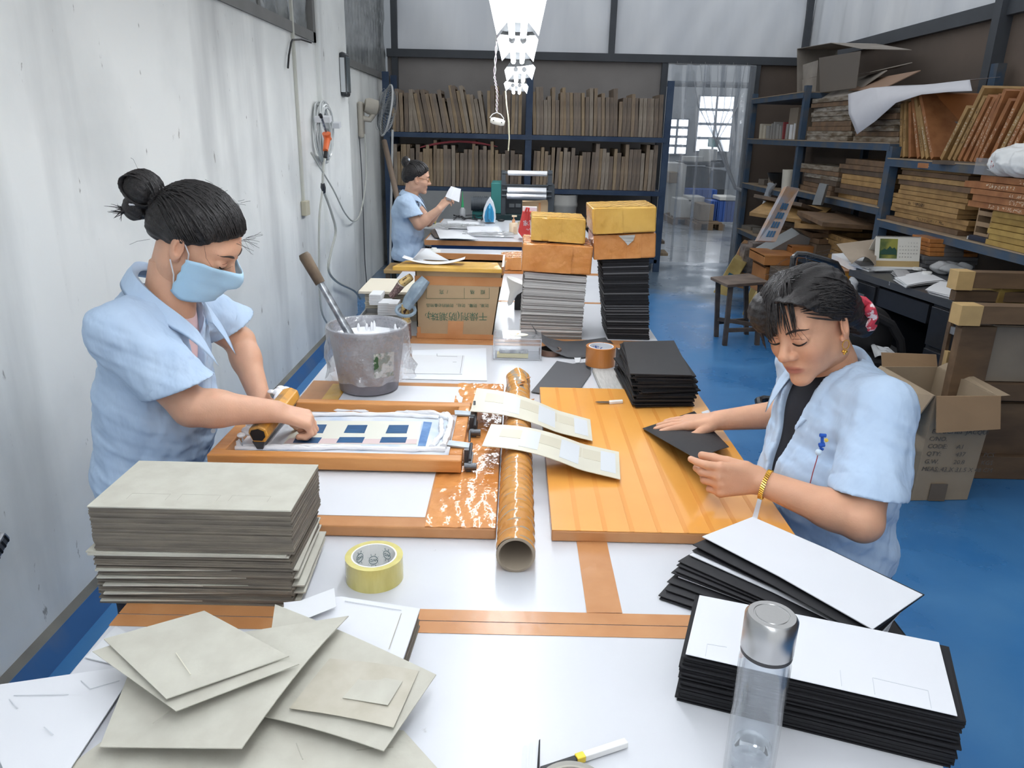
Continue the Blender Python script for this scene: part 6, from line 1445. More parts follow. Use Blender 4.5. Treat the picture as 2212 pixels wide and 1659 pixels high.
def far_table_things():
    z = TZ+0.002
    # held paper
    q = [P(975, 402, Y=5.95), P(996, 408, Y=6.0), P(992, 437, Y=5.9), P(962, 425, Y=5.88)]
    mb = MB(); mb.slab(q, 0.001, 6, 6, lambda u, v: Vector((0, -0.02*math.sin(u*3), 0.008*math.sin(v*3)))); mb.slab([P(968, 420, Y=5.9), P(978, 428, Y=5.9), P(956, 458, Y=5.92), P(952, 456, Y=5.92)], 0.001)
    tag(mb.build('held_paper', M_paper), 'white printed paper held up by the reading woman', 'paper')
    # papers on the table
    def pap(q, zz, lab, m=M_paper, t=0.004): sheet('paper_pile', lab, q, zz, m, t, 6, 6, lambda u, v: 0.002*math.sin(u*5), 'paper', None)
    pap([(940, 494), (1003, 502), (1033, 516), (950, 515)], z+0.018, 'nearest white paper pile on the farthest table, at its left corner')
    mb = MB()
    t = thing('clear_bags', 'crumpled clear plastic bags under the papers of the farthest table', 'bag', P(960, 500, z=z)); gm = glassmat('cloudy film', (214, 216, 218), 0.15, 0.45, 0.8, 0.4, 25)
    for k, (x, y, w_) in enumerate(((930, 492, 0.16), (960, 490, 0.2), (1000, 492, 0.18), (1055, 508, 0.2))):
        c = P(x, y, z=z); mb = MB(); mb.slab([c+Vector((-w_, -0.12, 0.01)), c+Vector((w_, -0.14, 0.008)), c+Vector((w_, 0.12, 0.01)), c+Vector((-w_, 0.1, 0.012))], 0.001, 14, 10, lambda u, v: 0.012*abs(math.sin(u*9+2*math.sin(v*7))*math.sin(v*8)), True); mb.build('bag', gm, t)
    for k in range(3): sheet('dark_board', '%s dark board beneath the nearest white paper pile' % ('lowest', 'middle', 'upper')[k], [(930, 497+2*k), (952, 495+2*k), (975, 513+k), (940, 511+k)], z+0.003+0.004*k, mat('dark brown board', (84, 76, 70), 0.7), 0.003, 1, 1, group='dark boards on the farthest table')
    pap([(1009, 489), (1078, 489), (1085, 500), (1010, 502)], z+0.02, 'white paper box lid in the middle of the farthest table', M_white, 0.018)
    pap([(966, 477), (1033, 479), (1036, 487), (968, 487)], z+0.012, 'white paper pile behind the box lid on the farthest table')
    # upright clothes iron
    c = P(1058, 481, z=z); c.z = z; t = thing('clothes_iron', 'white and blue clothes iron standing on its heel', 'iron', c)
    top = P(1053, 424, Y=c.y); h = top.z-z; wt = mat('iron white', (232, 236, 240), 0.3); bl = mat('iron blue', (48, 142, 188), 0.25)
    def prof(s, y0, dy, m, nm, zo=0.0, hs=1.0, dx=0.0):
        mb = MB(); pts = [Vector((c.x+dx+x*s, c.y+y0, z+zo+zz*h*hs)) for x, zz in ((-0.055, 0.0), (-0.065, 0.25), (-0.055, 0.55), (-0.03, 0.82), (0.0, 1.0), (0.03, 0.80), (0.05, 0.5), (0.055, 0.2), (0.05, 0.0))]; mb.prism(pts, (0, dy, 0)); return mb.build(nm, m, t, bevel=0.004)
    prof(1.0, 0.0, 0.012, mat('iron sole', (200, 204, 210), 0.25, metal=0.5), 'sole_plate'); prof(0.95, -0.03, 0.03, wt, 'body', 0.004, 0.97); prof(0.72, -0.05, 0.02, bl, 'blue_shell', 0.01, 0.72)
    MB().tube([(c.x, c.y-0.05, z+0.03), (c.x, c.y-0.10, z+0.05), (c.x, c.y-0.10, z+0.13), (c.x, c.y-0.05, z+h*0.66)], 0.014, 10).build('handle', bl, t)
    # pump bottle
    c = P(1109, 505, z=z); c.z = z; h = P(1109, 481, Y=c.y).z-z; t = thing('pump_bottle', 'cream lotion bottle with pump beside the red bag', 'bottle', c); cm = mat('cream plastic', (236, 216, 186), 0.35)
    MB().lathe([(0, 0), (0.034, 0), (0.035, 0.005), (0.035, h*0.9), (0.028, h), (0.012, h*1.02), (0, h*1.02)], c, 24).build('body', cm, t); MB().lathe([(0.0, h), (0.012, h), (0.012, h+0.025), (0.004, h+0.027), (0.004, h+0.05), (0, h+0.05)], c, 16).build('pump', mat('peach plastic', (226, 172, 130), 0.4), t)
    MB().box(c+Vector((0.005, 0, h+0.052)), (0.04, 0.018, 0.012)).build('pump_head', cm, t)
    MB().box(c+Vector((0.012, -0.0345, h*0.45)), (0.025, 0.002, h*0.45)).build('label', mat('beige label', (214, 186, 156), 0.5), t)
    # red bag
    A, B = P(1119, 517, Y=5.75), P(1160, 458, Y=5.75); t = thing('red_bag', 'red paper bag with white lettering behind the yellow parcel', 'bag', ((A.x+B.x)/2, 5.85, z)); rm = mat('red paper', (206, 66, 62), 0.5)
    x0, x1 = A.x, B.x; zt = B.z; mb = MB(); mb.prism([(x0+0.05, 5.75, z), (x1, 5.75, z), (x1, 5.75, zt), (x0+0.03, 5.75, zt), (x0, 5.75, z+0.06)], (0, 0.14, 0)); mb.build('bag_body', rm, t)
    MB().b6(x0+0.03, x1, 5.80, 5.86, zt, zt+0.03).build('bag_lining', M_paper, t)
    MB().tube([(x0+0.05, 5.745, zt), (x0+0.06, 5.745, zt+0.03), (x0+0.075, 5.745, zt+0.03), (x0+0.065, 5.745, zt-0.07)], 0.008, 6).build('handle', rm, t)
    for k in range(3): text_mesh('家', 0.045, frameM((x0+0.035+0.046*k, 5.7485, z+0.11+0.0046*k), (1, 0, 0.1), (0, 0, 1)), t, 'print', M_paper, 0.0003)
    MB().tube([(x0+0.06+0.006*k, 5.7485, z+0.08+0.0006*k+0.007*math.sin(k*1.9)) for k in range(14)], 0.0012, 4).build('print', M_paper, t)
    MB().lathe([(0, 0), (0.018, 0), (0.018, 0.0006), (0, 0.0006)], (x0+0.105, 5.749, z+0.185), 16, M=Matrix.Rotation(math.pi/2, 3, 'X')).build('print', M_paper, t)
    # brown box behind, squeeze bottle, cables
    A, B = P(1128, 456, Y=6.9), P(1184, 438, Y=6.9); t = thing('brown_box', 'open brown box at the far end of the farthest table', 'box', ((A.x+B.x)/2, 7.0, z)); MB().b6(A.x, B.x, 6.9, 7.08, z, B.z).build('body', M_carton, t); MB().slab([(A.x, 6.9, B.z), (B.x, 6.9, B.z), (B.x-0.01, 6.84, B.z+0.03), (A.x, 6.84, B.z+0.01)], 0.003).build('flap', M_carton, t); MB().b6((A.x+B.x)/2+0.03, (A.x+B.x)/2+0.05, 6.897, 6.9, z, B.z).build('tape', M_tape, t)
    c = P(999, 470, z=z); c.z = z; h = P(999, 448, Y=c.y).z-z; t = thing('squeeze_bottle', 'clear squeeze bottle with tall green nozzle', 'bottle', c); MB().lathe([(0, 0), (0.028, 0), (0.03, h*0.3), (0.026, h*0.8), (0.014, h), (0, h)], c, 20).build('body', glassmat('cloudy film', (214, 216, 218)), t); MB().lathe([(0.013, h), (0.013, h*1.15), (0.005, h*1.9), (0.002, h*2.6), (0, h*2.6)], c, 14).build('nozzle', mat('green plastic', (52, 158, 100), 0.4), t)
    for k in range(4):
        pts = [P(980+R_(-10, 40)*i/6*1.0+i*9, 468+R_(-5, 8), z=z+R_(0.004, 0.02)) for i in range(7)]; tag(MB().tube(pts, 0.004, 5).build('cable', M_black), '%s black cable of the tangle on the farthest table' % nth(k+1), 'cable', 'black cables on the farthest table')
    c = P(1082, 478, z=z); tag(MB().sph(c+Vector((0, 0, 0.009)), 0.022, 10, 6, (1.6, 1, 0.5)).build('black_bit', M_black), 'small black tool right of the clothes iron', 'tool')
    sheet('brown_paper', 'folded brown paper leaning behind the lotion bottle', [(1118, 480), (1140, 470), (1142, 490), (1122, 492)], [z+0.03, z+0.05, z+0.005, z+0.005], M_carton, 0.002, 1, 1, cat='paper')
    c = P(935, 487, z=z); tag(MB().sph(c+Vector((0, 0, 0.05)), 0.04, 12, 8, (0.8, 0.8, 1.2)).build('yellow_pouch', mat('yellow and blue pouch', (214, 196, 70), 0.4, rgb2=(50, 92, 160), vscale=25, ramp=(0.5, 0.55))), 'yellow and blue pouch by the reading woman\'s elbow', 'pouch')
    # table edge notch board and stool
    t = thing('wooden_stool', 'wooden stool under the reading woman at the back', 'stool', (-0.86, 6.0, 0)); sm = mat('pale stool wood', (196, 160, 108), 0.6, var=0.1)
    MB().b6(-1.02, -0.68, 5.83, 6.17, 0.43, 0.46).build('seat', sm, t, bevel=0.004)
    for x in (-0.99, -0.71):
        for y in (5.86, 6.14): MB().b6(x-0.018, x+0.018, y-0.018, y+0.018, 0, 0.43).build('leg', mat('dark stool wood', (84, 74, 64), 0.7), t)
    for y in (5.86, 6.14): MB().b6(-0.97, -0.73, y-0.012, y+0.012, 0.14, 0.17).build('stretcher', _MC['dark stool wood'], t)
far_table_things()
def wall_things():
    # conduit with socket
    Yc = 4.9; zt = P(630, 88, X=XL).z; zb = P(655, 440, X=XL).z; m = mat('ivory conduit', (198, 198, 188), 0.5, var=0.06)
    t = thing('wall_conduit', 'ivory conduit running down the left wall to a socket box', 'conduit', (XL, Yc, zb)); MB().b6(XL+0.001, XL+0.016, Yc-0.012, Yc+0.012, zb, zt+0.35).build('trunking', m, t)
    zz = P(655, 465, X=XL).z; MB().b6(XL+0.001, XL+0.035, Yc-0.045, Yc+0.045, zz, zb+0.02).build('socket_box', mat('dirty ivory box', (184, 178, 156), 0.5, var=0.1), t, bevel=0.004)
    p = [P(x, y, X=XL+0.02) for x, y in ((622, 147), (624, 120), (629, 92), (632, 86), (650, 85), (672, 92))]; tag(MB().tube(p, 0.006, 6).build('cable_tie', M_black), 'black wire tied round the conduit high on the left wall', 'wire')
    # coil of clear hose with air gun
    c = P(684, 285, X=XL); c.x = XL+0.05; t = thing('hose_coil', 'coiled clear air hose hanging on the wall pillar', 'hose', c); gm = mat('milky hose', (216, 220, 220), 0.15, spec=0.6, alpha=0.85)
    for k in range(14):
        r = R_(0.13, 0.175); cy = R_(-0.01, 0.01); cx = R_(-0.03, 0.03); pts = [c+Vector((cx+0.012*math.sin(a*2+k), r*0.92*math.cos(a)+cy, r*1.15*math.sin(a)+R_(-0.003, 0.003))) for a in [i*math.pi/12 for i in range(24)]]; MB().tube(pts, 0.0065, 6, closed=True).build('coil_loop', gm, t)
    for a in (0.3, 2.6): MB().box(c+Vector((0.03, 0.15*math.cos(a), 0.16*math.sin(a))), (0.10, 0.06, 0.035), 0, 0.2).build('tie_tape', M_paper, t)
    om = mat('orange plastic', (226, 112, 62), 0.4); g = P(704, 300, X=XL+0.14); t = thing('air_gun', 'orange air blow gun hanging below the hose coil', 'air gun', g)
    MB().tube([P(705, 288, X=XL+0.14), P(707, 300, X=XL+0.14), P(703, 325, X=XL+0.14)], [0.028, 0.022, 0.017], 10).build('grip', om, t); MB().tube([P(708, 292, X=XL+0.14), P(713, 300, X=XL+0.14)], 0.012, 8).build('lever', om, t)
    MB().tube([P(704, 284, X=XL+0.14), P(694, 252, X=XL+0.14)], 0.008, 8).build('nozzle', mat('scratched steel', (190, 194, 198), 0.28, metal=0.9), t); MB().tube([P(694, 253, X=XL+0.14), P(692, 248, X=XL+0.14)], 0.011, 8).build('nozzle_tip', M_black, t); MB().tube([P(704, 328, X=XL+0.14), P(703, 340, X=XL+0.14)], 0.013, 8).build('coupling', M_black, t)
    def hose(pts, r, lab, nm='air_hose', m=None, X=XL+0.08):
        q = [P(x, y, X=X) for x, y in pts]; L = []
        for i in range(len(q)-1):
            for k in range(5):
                u = k/5; p0 = q[max(0, i-1)]; p1 = q[i]; p2 = q[i+1]; p3 = q[min(len(q)-1, i+2)]
                L.append(0.5*((2*p1)+(p2-p0)*u+(2*p0-5*p1+4*p2-p3)*u*u+(3*p1-p0-3*p2+p3)*u**3))
        L.append(q[-1]); tag(MB().tube(L, r, 6).build(nm, m or mat('grey hose', (176, 178, 172), 0.4)), lab, 'hose')
    hm = mat('grey hose', (176, 178, 172), 0.4)
    hose([(702, 340), (698, 370), (697, 398)], 0.008, 'short hose from the orange air gun to its coupling')
    t = thing('hose_coupling', 'dark metal hose coupling below the orange air gun', 'coupling', P(698, 405, X=XL+0.08)); MB().tube([P(697, 396, X=XL+0.08), P(698, 405, X=XL+0.08), P(700, 416, X=XL+0.08)], [0.013, 0.018, 0.011], 8).build('body', mat('dark worn steel', (92, 94, 98), 0.4, metal=0.7), t)
    hose([(696, 414), (690, 470), (689, 540), (690, 620), (697, 680), (720, 715)], 0.007, 'grey hose dropping straight from the coupling to the floor')
    hose([(700, 416), (716, 460), (725, 500), (715, 545), (710, 585), (730, 610), (765, 628), (778, 645)], 0.009, 'grey hose curving from the coupling toward the beige boards')
    hose([(672, 330), (690, 360), (720, 410), (745, 460), (765, 478), (780, 455), (791, 380), (788, 290)], 0.006, 'thin grey hose sagging from the coil to the wall fan')
    hose([(776, 295), (781, 370), (785, 470), (788, 560), (792, 612)], 0.005, 'thin dark cable running down the wall below the fan', 'wall_cable', mat('dark cable', (84, 86, 90), 0.5), X=-1.5)
    # lamp on the pillar edge
    c = P(747, 162, X=XL+0.06); t = thing('wall_lamp', 'oblong black-rimmed lamp on the wall pillar', 'lamp', c); zt, zb = P(747, 115, X=c.x).z, P(747, 209, X=c.x).z
    MB().b6(c.x-0.03, c.x+0.02, c.y-0.09, c.y+0.06, zb, zt).build('rim', mat('dark rim', (52, 56, 60), 0.35), t, bevel=0.02); MB().b6(c.x+0.018, c.x+0.026, c.y-0.07, c.y+0.04, zb+0.03, zt-0.03).build('glass', mat('grey lamp glass', (92, 104, 110), 0.15), t, bevel=0.003); MB().b6(c.x-0.02, c.x+0.012, c.y-0.096, c.y-0.088, zb+0.03, zt-0.04).build('reflector_strip', mat('silver strip', (206, 210, 212), 0.25), t)
    MB().b6(XL+0.03, c.x-0.025, c.y-0.03, c.y+0.03, c.z-0.04, c.z+0.04).build('mount', M_grey, t)
    # wall fan
    X0 = -1.52; b = P(779, 258, X=X0+0.02); t = thing('wall_fan', 'dusty wall fan turned toward the far table', 'fan', b); gm = mat('dusty cream plastic', (184, 178, 166), 0.5, var=0.08)
    MB().b6(X0+0.001, X0+0.05, b.y-0.06, b.y+0.06, b.z-0.17, b.z+0.16).build('wall_plate', gm, t, bevel=0.02)
    hub = P(820, 240, Y=b.y+0.05); mo = P(808, 232, Y=b.y+0.05)
    MB().tube([(X0+0.04, b.y, b.z+0.01), (mo.x-0.04, b.y+0.02, b.z+0.0), (mo.x, b.y+0.05, mo.z-0.05)], 0.028, 10).build('arm', gm, t)
    ax = Vector((0.92, 0.33, -0.2)).normalized(); q = ax.to_track_quat('Z', 'Y').to_matrix(); MB().lathe([(0, -0.09), (0.06, -0.09), (0.075, -0.05), (0.07, 0.03), (0.03, 0.05), (0, 0.05)], mo, 20, M=q).build('motor_housing', gm, t)
    fc = mo+ax*0.12; R0 = 0.235; wm = mat('fan guard wire', (150, 154, 158), 0.4, metal=0.3)
    ring = lambda r, off, n=40: [fc+q @ Vector((r*math.cos(a), r*math.sin(a), off)) for a in [i*2*math.pi/n for i in range(n)]]
    MB().tube(ring(R0, 0.0), 0.009, 6, closed=True).build('guard_ring', mat('pale ring', (196, 198, 198), 0.4), t)
    mb = MB()
    for k in range(44):
        a = k*2*math.pi/44
        for sgn in (-1, 1): mb.tube([fc+q @ Vector((0.05*math.cos(a), 0.05*math.sin(a), sgn*0.065)), fc+q @ Vector((0.16*math.cos(a), 0.16*math.sin(a), sgn*0.055)), fc+q @ Vector((R0*math.cos(a), R0*math.sin(a), 0))], 0.0018, 4)
    for r in (0.09, 0.14, 0.19): mb.tube(ring(r, 0.058), 0.0018, 4, closed=True); mb.tube(ring(r, -0.058), 0.0018, 4, closed=True)
    mb.build('guard_wires', wm, t, kind='stuff')
    bm = mat('smoky blade', (104, 112, 120), 0.3)
    for k in range(3):
        a = k*2.094+0.5; mb = MB(); mb.slab([fc+q @ Vector((0.03*math.cos(a), 0.03*math.sin(a), -0.01)), fc+q @ Vector((0.19*math.cos(a-0.35), 0.19*math.sin(a-0.35), 0.0)), fc+q @ Vector((0.20*math.cos(a+0.45), 0.20*math.sin(a+0.45), 0.025)), fc+q @ Vector((0.05*math.cos(a+0.9), 0.05*math.sin(a+0.9), 0.015))], 0.003, 6, 6, None, True); mb.build('blade', bm, t)
    MB().lathe([(0, -0.02), (0.035, -0.02), (0.04, 0.03), (0, 0.04)], fc, 16, M=q).build('hub', bm, t)
wall_things()
# ------------------------------------------------------------------ right side: shelves, desk, crates
ORD = ORD_ = ['first', 'second', 'third', 'fourth', 'fifth', 'sixth', 'seventh', 'eighth', 'ninth', 'tenth', 'eleventh', 'twelfth', 'thirteenth', 'fourteenth', 'fifteenth', 'sixteenth', 'seventeenth', 'eighteenth', 'nineteenth', 'twentieth']
M_shelf = mat('worn blue shelf steel', (58, 78, 100), 0.55, rgb2=(92, 90, 86), vscale=7, detail=8, ramp=(0.45, 0.75))
def woodm(nm, a, b): return mat(nm, a, 0.6, rgb2=b, vscale=7, stretch=(2, 2, 2), detail=7)
W_or = woodm('orange screen wood', (166, 112, 70), (142, 92, 56)); W_ye = woodm('yellow screen wood', (170, 136, 88), (146, 114, 72)); W_br = woodm('brown screen wood', (124, 98, 74), (100, 80, 62)); W_dk = woodm('dark screen wood', (98, 82, 68), (80, 68, 58))
W_gold = woodm('golden screen wood', (178, 148, 82), (158, 128, 68))
WRITE = {}
def scribble(m, col, name, dens=0):
    """wood whose spine carries marker handwriting"""
    if name in _MC: return _MC[name]
    n_ = m.copy(); n_.name = name; _MC[name] = n_; WRITE[name] = mat('marker %d %d %d' % col, col, 0.7); return n_
def handwriting(parent, o, ex, ey, length, size, m):
    """rows of loose pen strokes, as the illegible marker writing on the spines"""
    mb = MB(); x = 0.0; ex = Vector(ex).normalized(); ey = Vector(ey).normalized(); n = ex.cross(ey)
    while x < length:
        for k in range(random.randint(3, 5)):
            a = Vector((R_(0, 0.8), R_(0.05, 0.95))); an = random.choice((0, 0, 1.57, 1.57, 0.8, -0.8))+R_(-0.2, 0.2); l = R_(0.3, 0.75)
            p = o+ex*(x+a.x*size)+ey*(a.y*size); d = (ex*math.cos(an)+ey*math.sin(an))*l*size*0.5; t = n.cross(d).normalized()*size*0.055
            mb.add([p-d-t, p+d-t, p+d+t, p-d+t], [(0, 1, 2, 3)])
        x += size*R_(1.0, 1.25)+(size*1.2 if random.random() < 0.15 else 0)
    return mb.build('writing', m, parent, kind='stuff')
S_orw = scribble(W_or, (226, 214, 190), 'orange wood with white writing'); S_yek = scribble(W_ye, (60, 48, 38), 'yellow wood with black writing', 0.64); S_yew = scribble(W_ye, (226, 220, 200), 'yellow wood with white writing')
M_wrap = mat('silvery wrapped edge', (178, 168, 154), 0.2, rgb2=(120, 104, 84), vscale=9, stretch=(1, 1, 6), bump=0.12, bscale=50, metal=0.3)
SX = 2.60
def shelf_right():
    t = thing('steel_rack', 'long dark blue steel rack along the right wall', 'rack', (2.9, 6.5, 0))
    for y in (8.86, 7.28): 
        for x in (SX, 3.2): MB().b6(x-0.025, x+0.025, y-0.03, y+0.03, 0, 1.95).build('post', M_shelf, t)
    for x in (SX, 3.2): MB().b6(x-0.03, x+0.03, 5.42, 5.50, 0, 1.46 if x == SX else 2.0).build('post', M_shelf, t)
    for x in (SX, 3.2): MB().b6(x-0.03, x+0.03, 3.2, 3.28, 0, 1.46).build('post', M_shelf, t)
    for y0, y1, z in ((7.28, 8.86, 1.90), (5.46, 8.86, 1.485), (7.28, 8.86, 1.01), (5.46, 7.28, 1.05), (5.46, 8.86, 0.50), (3.2, 5.46, 1.385), (3.2, 5.46, 0.972), (5.46, 8.86, 0.12)):
        MB().b6(SX-0.033, 3.215, y0+0.001, y1-0.001, z-0.055, z-0.008).build('shelf_beam', M_shelf, t); MB().b6(SX-0.036, 3.21, y0+0.002, y1-0.002, z-0.008, z).build('shelf_plank', mat('shelf plank edge', (150, 132, 110), 0.7, var=0.15), t)
shelf_right()
def plain_screen(c, ya, yb, z, th, dep, m, name='stored_screen', ang=0.0, x=SX):
    """flat-lying wooden screen: front rail toward -x"""
    mb = MB(); w = 0.045; L = yb-ya; yc = (ya+yb)/2
    R = Matrix.Rotation(ang, 3, 'Z'); o = Vector((x+dep/2, yc, z+th/2))
    def rail(px, py, sx, sy): mb.ob(o+R @ Vector((px, py, 0)), R @ Vector((sx/2, 0, 0)), R @ Vector((0, sy/2, 0)), Vector((0, 0, th/2)))
    rail(-dep/2+w/2, 0, w, L); rail(dep/2-w/2, 0, w, L); rail(0, -L/2+w/2, dep-2*w, w); rail(0, L/2-w/2, dep-2*w, w)
    mb.ob(o+Vector((0, 0, -th/2+0.002)), R @ Vector((dep/2-w, 0, 0)), R @ Vector((0, L/2-w, 0)), Vector((0, 0, 0.001)))
    ob = mb.build(name, m)
    if m.name in WRITE: handwriting(ob, o+R @ Vector((-dep/2-0.0012, L*R_(0.1, 0.35), -th*0.3)), R @ Vector((0, -1, 0)), (0, 0, 1), L*R_(0.2, 0.45), th*0.62, WRITE[m.name])
    return ob
def hstack(n, ya, yb, z0, th, ms, where, dep=0.45, jit=0.03, ang=0.05, x=SX, thr=0.004, wrap=None):
    z = z0
    for i in range(n):
        h = th+R_(-thr, thr); a, b = ya+R_(-jit, jit), yb+R_(-jit, jit)
        o = plain_screen(None, a, b, z+0.001, h, dep, random.choice(ms), 'stored_screen', R_(-ang, ang), x+R_(0, 0.03))
        tag(o, '%s screen from the bottom of %s' % (ORD[i], where), 'screen', 'screens in ' + where); z += h+0.003
        if 'orange stack' in where and i in (2, 4): text_mesh('2019' if i == 2 else '2015', 0.026, frameM((x-0.004, ya+0.26, z-h*0.8), (0, -1, 0), (0, 0, 1)), o, 'writing', WRITE[S_orw.name], 0.0004)
        if 'tall yellow' in where and i == 4: text_mesh('PFCL-8', 0.026, frameM((x-0.004, ya+0.52, z-h*0.85), (0, -1, 0), (0, 0, 1)), o, 'writing', WRITE[S_yek.name], 0.0004)
    return z
def uprights():
    f = lambda zx, zy: (1880+.2411*zx, 160+.2411*zy)
    L = [((270, 730), (280, 270), S_yek), ((300, 735), (312, 255), S_yek), ((355, 735), (350, 262), W_or), ((430, 748), (372, 205), S_orw), ((470, 750), (398, 205), S_yek), ((510, 755), (432, 300), S_yew), ((555, 758), (442, 190), S_orw),
         ((630, 765), (868, 305), S_yew), ((700, 768), (1012, 125), S_yew), ((745, 770), (1020, 215), S_yek), ((790, 772), (1065, 205), S_orw), ((840, 776), (1112, 225), S_orw), ((895, 782), (1160, 195), S_orw), ((935, 785), (1205, 150), S_orw), ((975, 788), (1250, 240), S_orw),
         ((1060, 790), (1368, 140), S_orw), ((1115, 790), (1385, 270), S_yew), ((1165, 792), (1440, 250), S_orw), ((1215, 795), (1470, 300), S_orw), ((1290, 800), (1560, 280), S_yek)]
    for i, (b, t, m) in enumerate(L):
        x = SX+0.03; B, T = P(*f(*b), X=x), P(*f(*t), X=x); B.z = 1.3875; u = (T-B).normalized(); n = Vector((0, u.z, -u.y)); n = n if n.y > 0 else -n; H = (T-B).length; th = 0.0155; D = 0.48
        mb = MB(); w = 0.04; ex = Vector((1, 0, 0))
        B = B+Vector((0, 0, abs(n.z)*th))
        def rail(ca, cb, ha, hb): mb.ob(B+ex*ca+u*cb, ex*ha, u*hb, n*th)
        rail(w/2, H/2, w/2, H/2); rail(D-w/2, H/2, w/2, H/2); rail(D/2, w/2, D/2-w, w/2); rail(D/2, H-w/2, D/2-w, w/2); mb.ob(B+ex*D/2+u*H/2-n*(th-0.003), ex*(D/2-w), u*(H/2-w), n*0.0015)
        uo = mb.build('upright_screen', m)
        if m.name in WRITE: handwriting(uo, B-ex*0.0012+u*H*R_(0.08, 0.3)+n*th*0.55, u, -n, H*R_(0.35, 0.6), th*1.1, WRITE[m.name])
        tag(uo, '%s upright screen from the left on the near right shelf' % ORD[i], 'screen', 'upright screens on the near right shelf')
    # big screen seen on its face between them
    A, B, C, D = [P(*f(x, y), X=2.85) for x, y in ((470, 175), (960, 175), (905, 770), (590, 760))]
    t = thing('face_screen', 'orange screen seen face-on with grey printed bars in its window', 'screen', (A+C)/2); mb = MB(); q = [P(*f(445, 180), Y=5.32), P(*f(960, 180), Y=5.18), P(*f(840, 765), Y=5.05), P(*f(580, 760), Y=5.05)]
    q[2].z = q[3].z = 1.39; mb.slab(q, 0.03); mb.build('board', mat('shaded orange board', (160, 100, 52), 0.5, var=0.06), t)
    g = lambda u, v: (q[0]*(1-u)+q[1]*u)*(1-v)+(q[3]*(1-u)+q[2]*u)*v
    for k in range(3):
        mb = MB(); o = Vector((-0.001, -0.004, 0)); mb.slab([g(0.42, 0.42+0.075*k)+o, g(0.80, 0.42+0.075*k)+o, g(0.80, 0.475+0.075*k)+o, g(0.43, 0.475+0.075*k)+o], 0.002); mb.build('printed_bar', mat('grey bar', (104, 108, 112), 0.5), t)
uprights()
hstack(12, 4.50, 5.38, 0.973, 0.027, [S_yek, W_ye, W_ye, W_br], 'the tall yellow stack on the near lower shelf', 0.5, 0.05, 0.03)
def on_near_shelf():
    for (a, b, z, m, an, lab) in ((4.72, 5.36, 1.335, S_yek, -0.02, 'yellow screen lying uppermost left on the near lower shelf'), (4.55, 5.05, 1.338, S_orw, 0.25, 'orange screen lying askew on the tall yellow stack')):
        tag(plain_screen(None, a, b, z, 0.03, 0.4, m, 'stored_screen', an), lab, 'screen')
    tag(plain_screen(None, 4.25, 4.85, 1.3705 if False else 1.37, 0.022, 0.42, W_dk, 'stored_screen', 0.35), 'dark screen lying aslant on top of the tall yellow stack', 'screen')
    # yellow stack and orange stack at the right edge
    z = hstack(6, 3.45, 4.16, 0.973, 0.028, [W_gold], 'the golden stack at the right picture edge', 0.5, 0.02, 0.03, 2.56)
    z = hstack(5, 3.35, 4.32, z+0.004, 0.030, [S_orw], 'the orange stack over the golden one', 0.5, 0.06, 0.03, 2.50)
    # clear box with slips, carrier bag
    gm = glassmat('clear plastic', (236, 238, 242), 0.03, 0.10, 0.8); c = (2.62, 4.18, z+0.001)
    t = thing('slip_box', 'clear box holding white paper slips on the orange stack', 'box', c)
    for nm, d, o in (('front', (0.003, 0.26, 0.085), (-0.11, 0, 0.043)), ('back', (0.003, 0.26, 0.085), (0.11, 0, 0.043)), ('side', (0.22, 0.003, 0.085), (0, 0.13, 0.043)), ('side', (0.22, 0.003, 0.085), (0, -0.13, 0.043)), ('base', (0.22, 0.26, 0.002), (0, 0, 0.001))): MB().box(Vector(c)+Vector(o), d).build(nm, gm, t)
    for k in range(6):
        mb = MB(); o = Vector(c)+Vector((-0.06+0.004*k, 0, 0.008+0.009*k)); mb.slab([o+Vector((0, 0.10, 0)), o+Vector((0, -0.10, 0)), o+Vector((0.1, -0.10, 0.01)), o+Vector((0.1, 0.10, 0.01))], 0.0015, 8, 2, lambda u, v: 0.02*(1-u)**2); tag(mb.build('paper_slip', M_paper), '%s curled slip from the bottom in the clear slip box' % ORD[k], 'paper', 'slips in the clear box')
    b = P(2185, 375, X=2.55); mb = MB(); b.z = z+0.002
    s = SDF((b.x-0.16, b.y-0.25, b.z-0.02), (b.x+0.2, b.y+0.22, b.z+0.24), 0.008); s.ell(b+Vector((0.02, 0, 0.075)), (0.12, 0.15, 0.085), 0.03); s.ell(b+Vector((0.0, -0.12, 0.07)), (0.10, 0.10, 0.07), 0.03); s.cone(b+Vector((0.02, -0.06, 0.12)), b+Vector((0.03, -0.10, 0.2)), 0.05, 0.02, 0.03)
    s.field(lambda D, x, y, z_: np.maximum(D+0.010*noise3(x, y, z_, 45, 2)+0.005*noise3(x, y, z_, 110, 5), b.z-z_)); V, F = s.mesh()
    o = np_mesh('carrier_bag', V, F, mat('white carrier bag', (224, 226, 226), 0.3, var=0.04, spec=0.6), None); tag(o, 'crumpled white carrier bag with red print on the orange stack', 'bag')
    handwriting(o, b+Vector((-0.108, 0.03, 0.045)), (0, -1, 0), (0, 0, 1), 0.08, 0.03, mat('red print', (170, 50, 60), 0.5))
    # brown card holder, navy box
    c = P(2112, 470, X=2.6); t = thing('card_holder', 'cut-away brown cardboard holder between the stacks', 'box', (2.66, 4.28, 0.974)); km = mat('kraft holder', (160, 134, 106), 0.8, var=0.08)
    for a in ((2.62, 2.80, 4.235, 4.245, 0.99, 1.14), (2.62, 2.80, 4.365, 4.375, 0.99, 1.20), (2.79, 2.80, 4.245, 4.365, 0.99, 1.17)): MB().b6(*a).build('panel', km, t)
    for z0 in (0.99, 1.05, 1.11): MB().b6(2.62, 2.625, 4.245, 4.365, z0, z0+0.025).build('rib', km, t)
